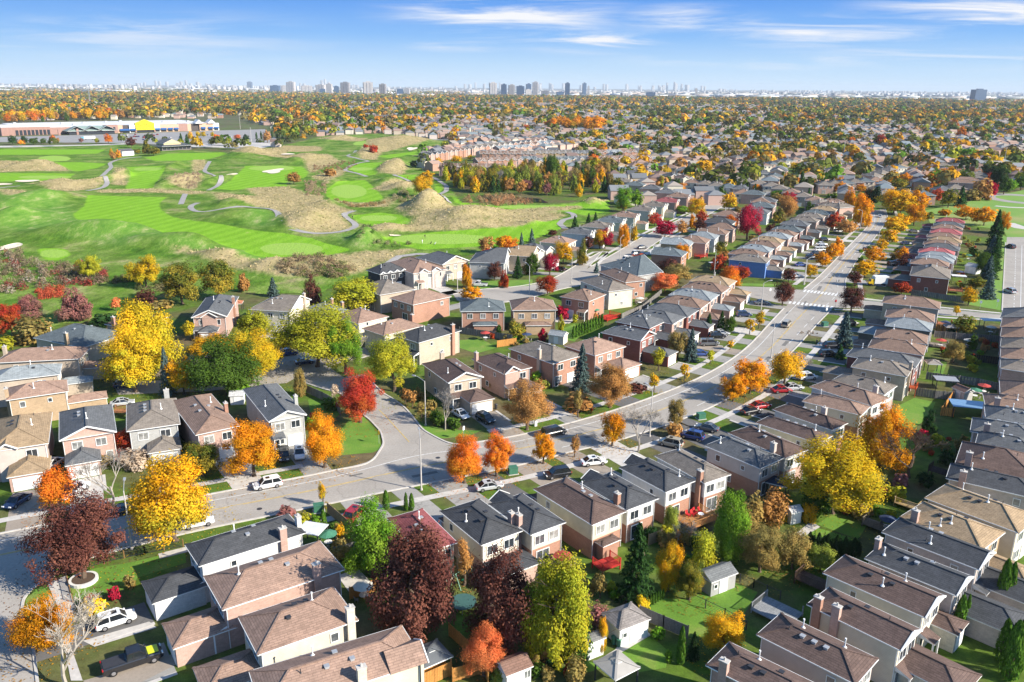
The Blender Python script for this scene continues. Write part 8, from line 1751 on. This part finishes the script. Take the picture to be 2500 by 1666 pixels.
# keep off the individually built streets
D2 = ((x[:,None]-near_h[None,:,0])**2+(y[:,None]-near_h[None,:,1])**2).min(1); ok &= D2 > 15**2
mid_zone = PL('C4',-1800,1600,-1600,640,-350,560,200,560,1000,560,2200,640,2600,1600);
forest = gn(x, y, .004, 77); ok &= (forest > -.42) & ((y < 1700) | (np.abs(x/y-.04) < .25) | (forest > .08) | (rng.uniform(0,1,len(x)) < .35)) & (y < 3200) & ~((x < -250) & (y < 1250) & (forest < .25))
ok &= ~((x/y < -.25) & (y > 900) & (rng.uniform(0,1,len(x)) < .7))
HH = HH[ok]; 
RC = np.array([ROOFC[k] for k in ('br','gb','gy','br','bg','db','dk','gb','gy')]); WCc = np.array([WALLC[k] for k in ('pk','be','or','pk','cr','pg')])
def far_houses(HH):
    n = len(HH); r = np.random.default_rng(9); w, d, h = r.uniform(9,12,n), r.uniform(9,12.5,n), r.choice([3.2,5.4,5.6],n); rr = RC[r.integers(0,len(RC),n)]*r.uniform(.95,1.35,(n,1)); wc = WCc[r.integers(0,len(WCc),n)]
    gable = r.uniform(0,1,n) < .45; Vs, Cs, Fs = [], [], []
    lx = np.array([-.47,.47,.47,-.47]*2); ly = np.array([-.47,-.47,.47,.47]*2); lz = np.array([0]*4+[1]*4)
    ins = np.where(gable, .5, .5-.5*np.minimum(1, d/w)*.9)
    rx = np.stack([-.5*np.ones(n),.5*np.ones(n),.5*np.ones(n),-.5*np.ones(n),-ins,ins],1); ry = np.tile(np.array([-.5,-.5,.5,.5,0,0]),(n,1)); rz_ = np.stack([h,h,h,h,h+d/2*.45,h+d/2*.45],1)
    X_ = np.concatenate([lx[None]*w[:,None], rx*w[:,None]],1); Y_ = np.concatenate([ly[None]*d[:,None], ry*d[:,None]],1); Z_ = np.concatenate([lz[None]*h[:,None], rz_],1)
    c, s = np.cos(HH[:,2])[:,None], np.sin(HH[:,2])[:,None]; V = np.stack([HH[:,0:1]+X_*c-Y_*s, HH[:,1:2]+X_*s+Y_*c, Z_],2).reshape(-1,3)
    C = np.concatenate([np.repeat(wc[:,None],8,1), np.repeat(rr[:,None],6,1)],1).reshape(-1,3)
    f = np.array([[0,1,5,4],[1,2,6,5],[2,3,7,6],[3,0,4,7],[8,9,13,12],[10,11,12,13],[11,8,12,12],[9,10,13,13]]); F4 = (np.arange(n)[:,None,None]*14+f[None]).reshape(-1,4)
    # gable and hip ends are triangles: give them as thin quads meeting at the ridge
    me = bpy.data.meshes.new('far_houses'); faces = [tuple(q) if q[2] != q[3] else tuple(q[:3]) for q in F4.tolist()]
    me.from_pydata(V.tolist(), [], faces); ca = me.color_attributes.new('tone', 'FLOAT_COLOR', 'POINT'); ca.data.foreach_set('color', np.c_[C, np.ones(len(C))].astype(np.float32).ravel()); me.materials.append(WALLM); return tag(link('far_houses', me), kind='stuff')
far_houses(HH); print('far houses', len(HH))
# crowns: a scatter of leaf-clump faces each
def far_trees(x, y, seed, nf, hlo, hhi, name):
    r = np.random.default_rng(seed); n = len(x); h = r.uniform(hlo, hhi, n); w = h*r.uniform(.42,.62,n)
    pal = np.array([CO[k][0] for k in ('O','YO','G','OL','BR','G','GO','OL','DC','YG','OL','GO','Y','GB','OL','C','YO','GO','GY','YG','Y')]); bias = gn(x, y, .003, 5); pi = r.integers(0, len(pal), n); col = pal[pi]*r.uniform(.6,1.05,(n,1)); col = col*.80+np.array([.14,.12,.04])*.26
    con = np.isin(pi, [8]); d = unit(r, n*nf).reshape(n, nf, 3); d[:,:,2] = np.abs(d[:,:,2])*1.25-.2
    rad = r.uniform(.75,1.05,(n,nf,1)); C = np.stack([x,y,h*.48],1)[:,None,:]+d*rad*np.stack([w,w,h*.5],1)[:,None,:]; Nn = d+r.normal(size=d.shape)*.35; Nn /= np.linalg.norm(Nn, axis=2)[:,:,None]
    V, _ = leaf_quads(C.reshape(-1,3), Nn.reshape(-1,3), np.repeat(w, nf)[:,None]*(2.1/math.sqrt(nf)), r, .8)
    stuff_mesh(name, V, np.repeat(np.repeat(col, nf, 0)*r.uniform(.7,1.2,(n*nf,1)), 4, 0))
def pick(n, y0, y1, seed, dens=None):
    r = np.random.default_rng(seed); y = np.sqrt(r.uniform(y0**2, y1**2, n)); x = y*r.uniform(-.69, .69, n); ok = clear_of(x, y) & ~((y < 900) & (x > -60) & (x < 60))
    D = np.full(n, 1e9); 
    for i in range(0, n, 2000): D[i:i+2000] = ((x[i:i+2000,None]-HH[None,:,0])**2+(y[i:i+2000,None]-HH[None,:,1])**2).min(1) if y0 < 3300 else 1e9
    D2 = np.concatenate([((x[i:i+2000,None]-near_h[None,:,0])**2+(y[i:i+2000,None]-near_h[None,:,1])**2).min(1) for i in range(0, n, 2000)])
    cl = gn(x, y, .012, 21); wedge = (x/y > -.2) & (x/y < .30) & (y < 3300); ok &= (cl > np.where(wedge, .0, -.22)) | (r.uniform(0,1,n) < .35); ok &= (D > 6**2) & (D2 > 9**2); return x[ok], y[ok]
x, y = pick(3300, 520, 1300, 1); far_trees(x, y, 31, 44, 6, 13, 'far_trees')
x, y = pick(7400, 1300, 2600, 2); far_trees(x, y, 32, 26, 8, 16, 'far_trees')
x, y = pick(11500, 2600, 5800, 3); far_trees(x, y, 33, 16, 10, 17, 'far_woods')
x, y = pick(5000, 5800, 9500, 4); k_ = x < -.05*y; far_trees(x[k_], y[k_], 35, 12, 10, 16, 'far_woods')
# scattered yard trees between the counted houses, each its own
G5 = 'yard trees between the estate houses'; r_ = random.Random(44); KD = [('rd','O'),('rd','YO'),('rd','GO'),('ov','G'),('rd','BR'),('rd','OL'),('co','C'),('rd','R'),('sh','G'),('sh','OL'),('rd','M'),('rd','OR')]
cnt = 0; tried = 0
while cnt < 70 and tried < 6000:
    tried += 1; h = r_.choice(HOUSES); 
    if not (230 < h[1][1] < 620): continue
    a = r_.uniform(0, 6.28); q = (h[1][0]+math.cos(a)*r_.uniform(9.5, 13), h[1][1]+math.sin(a)*r_.uniform(9.5, 13))
    if ((near_h-np.array(q))**2).sum(1).min() < 9.0**2 or in_road(q) or inpoly([q[0]], [q[1]], GOLF)[0]: continue
    kd, cl = r_.choice(KD); tree(kd, cl, q, r_.uniform(2, 3.5) if kd == 'sh' else r_.uniform(4.5, 8.5), None, None, G5); cnt += 1
# back-garden bushes along the fences of the near gardens
G6 = 'bushes in the near back gardens'; BK = [('sh','G',1),('sh','OL',1),('sh','GB',.8),('sh','BR',.9),('sh','YG',.8),('sh','C',1),('ya','OL',1.6),('sh','GY',.8),('sh','R',.6)]
for z_, pl_, n_ in (('A3',(1060,560,1300,620,1480,600,1480,760,1300,800,1120,660),12),('A3',(560,850,800,900,850,1000,650,1000),6),('B4',(1220,1270,1600,1330,1480,1500,1250,1450),11),('B4',(1330,690,1600,720,1740,790,1500,830),10),('A2',(560,520,700,600,760,780,620,760),7),('A3',(250,1380,620,1450,600,1568,300,1560),9),('B4',(1440,600,1740,640,1740,720,1480,700),9),('B2',(1100,960,1200,1000,1340,1180,1200,1200),6),('B3',(450,470,640,500,760,480,640,440),5),('B2',(1640,600,1930,640,1930,700,1650,660),6),('B3',(1060,330,1200,280,1330,220,1300,200,1050,310),7),('A4',(680,400,1050,420,1050,470,800,480),6),('B2',(1250,1180,1350,1230,1450,1240,1380,1190),4),('B3',(-60,1000,200,900,420,930,300,1000),6),('B1',(620,1400,830,1450,800,1500,640,1480),5),('B4',(1490,60,1640,60,1620,330,1480,300),12),('B4',(760,60,930,20,960,80,820,140),5),('C4',(1640,1110,1790,1120,1760,1400,1640,1400),10)): scatter(z_, pl_, n_, BK, (1.0, 2.4), G6, n_+len(pl_))
# air
hz = MB(); z1 = 150
bx = [(-30000,-400,-3),(30000,-400,-3),(30000,44000,-3),(-30000,44000,-3)]
HAZE = True
if HAZE:
    hz.box(-19000, -250, -1, 19000, 26000, 185, 0, True); m = bpy.data.materials.new('haze'); m.use_nodes = True; nt = m.node_tree; nt.nodes.remove(nt.nodes['Principled BSDF']); v = nt.nodes.new('ShaderNodeVolumePrincipled'); v.inputs['Color'].default_value = (.80,.90,1,1); v.inputs['Density'].default_value = .00004; v.inputs['Anisotropy'].default_value = 0
    nt.links.new(v.outputs[0], nt.nodes['Material Output'].inputs['Volume']); o = hz.build('haze', m); tag(o, kind='stuff')
# ---------------------------------------------------------------- landmarks for the labels
for nm, q in (('the yellow gabled store entrance',('C1',1000,440)),('the clubhouse',('C1',1300,560)),('the crosswalks',('B4',520,360)),('the blue sided house',('C4',95,1400)),('the pond',('C3',150,930)),('the white bunker by the tee',('C2',205,720)),('the crimson maple in the crescent',('C3',1270,1200)),('the magenta red maple above the row',('C3',1880,1220)),('the sports field',('C4',1800,1000)),('the orange cul-de-sac',('C4',1350,770)),('the dark end of the long terrace',('C2',1320,650)),('the crimson tree behind the wood',('C3',790,780)),('the red maple by the grey terrace',('C3',750,690)),('the bright green willowy clump',('C3',970,1020)),('the yellow hedge row',('C4',480,670)),('the top of the main road',('C4',1000,990)),('the long grey terrace',('C4',1700,780)),('the avenue',('C4',1990,1400)),('the tall blue spruces',('C4',1890,1260)),('the crescent far bend',('C3',1680,900)),('the hydro poles',('C4',1340,640)),('the orange wood',('C3',620,430)),('the dark grove',('C3',1100,430)),('the lone yellow tree in the middle estate',('C3',1170,810)),('the dark spruce in the middle estate',('C4',468,860)),('the slate roofed twin block',('C3',1900,640)),('the radio mast',('C1',668,240)),('the twin dark towers',('C3',560,172)),('the pale tower left of centre',('C2',335,144)),('the dark square tower far right',('C4',1770,208)),('the cross street',('B4',1200,450)),('the pink brown tree by the west row',('C4',350,1090)),('the red bushes on the golf slope',('C2',920,570)),('the stop sign',('B4',660,425)),('the golden spreading tree',('A4',640,425)),('the coral maple',('B3',1170,315)),('the store parking lot entry',('C1',1700,500)),('the widest pale tower',('C2',902,160)),('the dwelling with four dormers',('B2',960,250)),('the yellow box truck',('B4',945,270)),('the golf hillside path',('C2',1450,830)),('the far road by the fescue',('C2',1300,480))): land(nm, P(*q))
settle_labels()
seen = {}
for o in COL.objects:
    if o.parent is None and o.get('label'):
        seen.setdefault(o['label'], []).append(o)
for l, os_ in seen.items():
    if len(os_) > 1:
        for i, o in enumerate(sorted(os_, key=lambda q: q.location.x)): o['label'] = l.replace(' closest', ['', ' and leftmost closest', ' and rightmost closest'][min(i, 2)] if False else ' closest')+(', '+['its leftmost','its second from left','its third from left','its fourth from left','its fifth from left','its sixth from left','its seventh from left'][min(i, 6)])
print('objects', len(COL.objects))
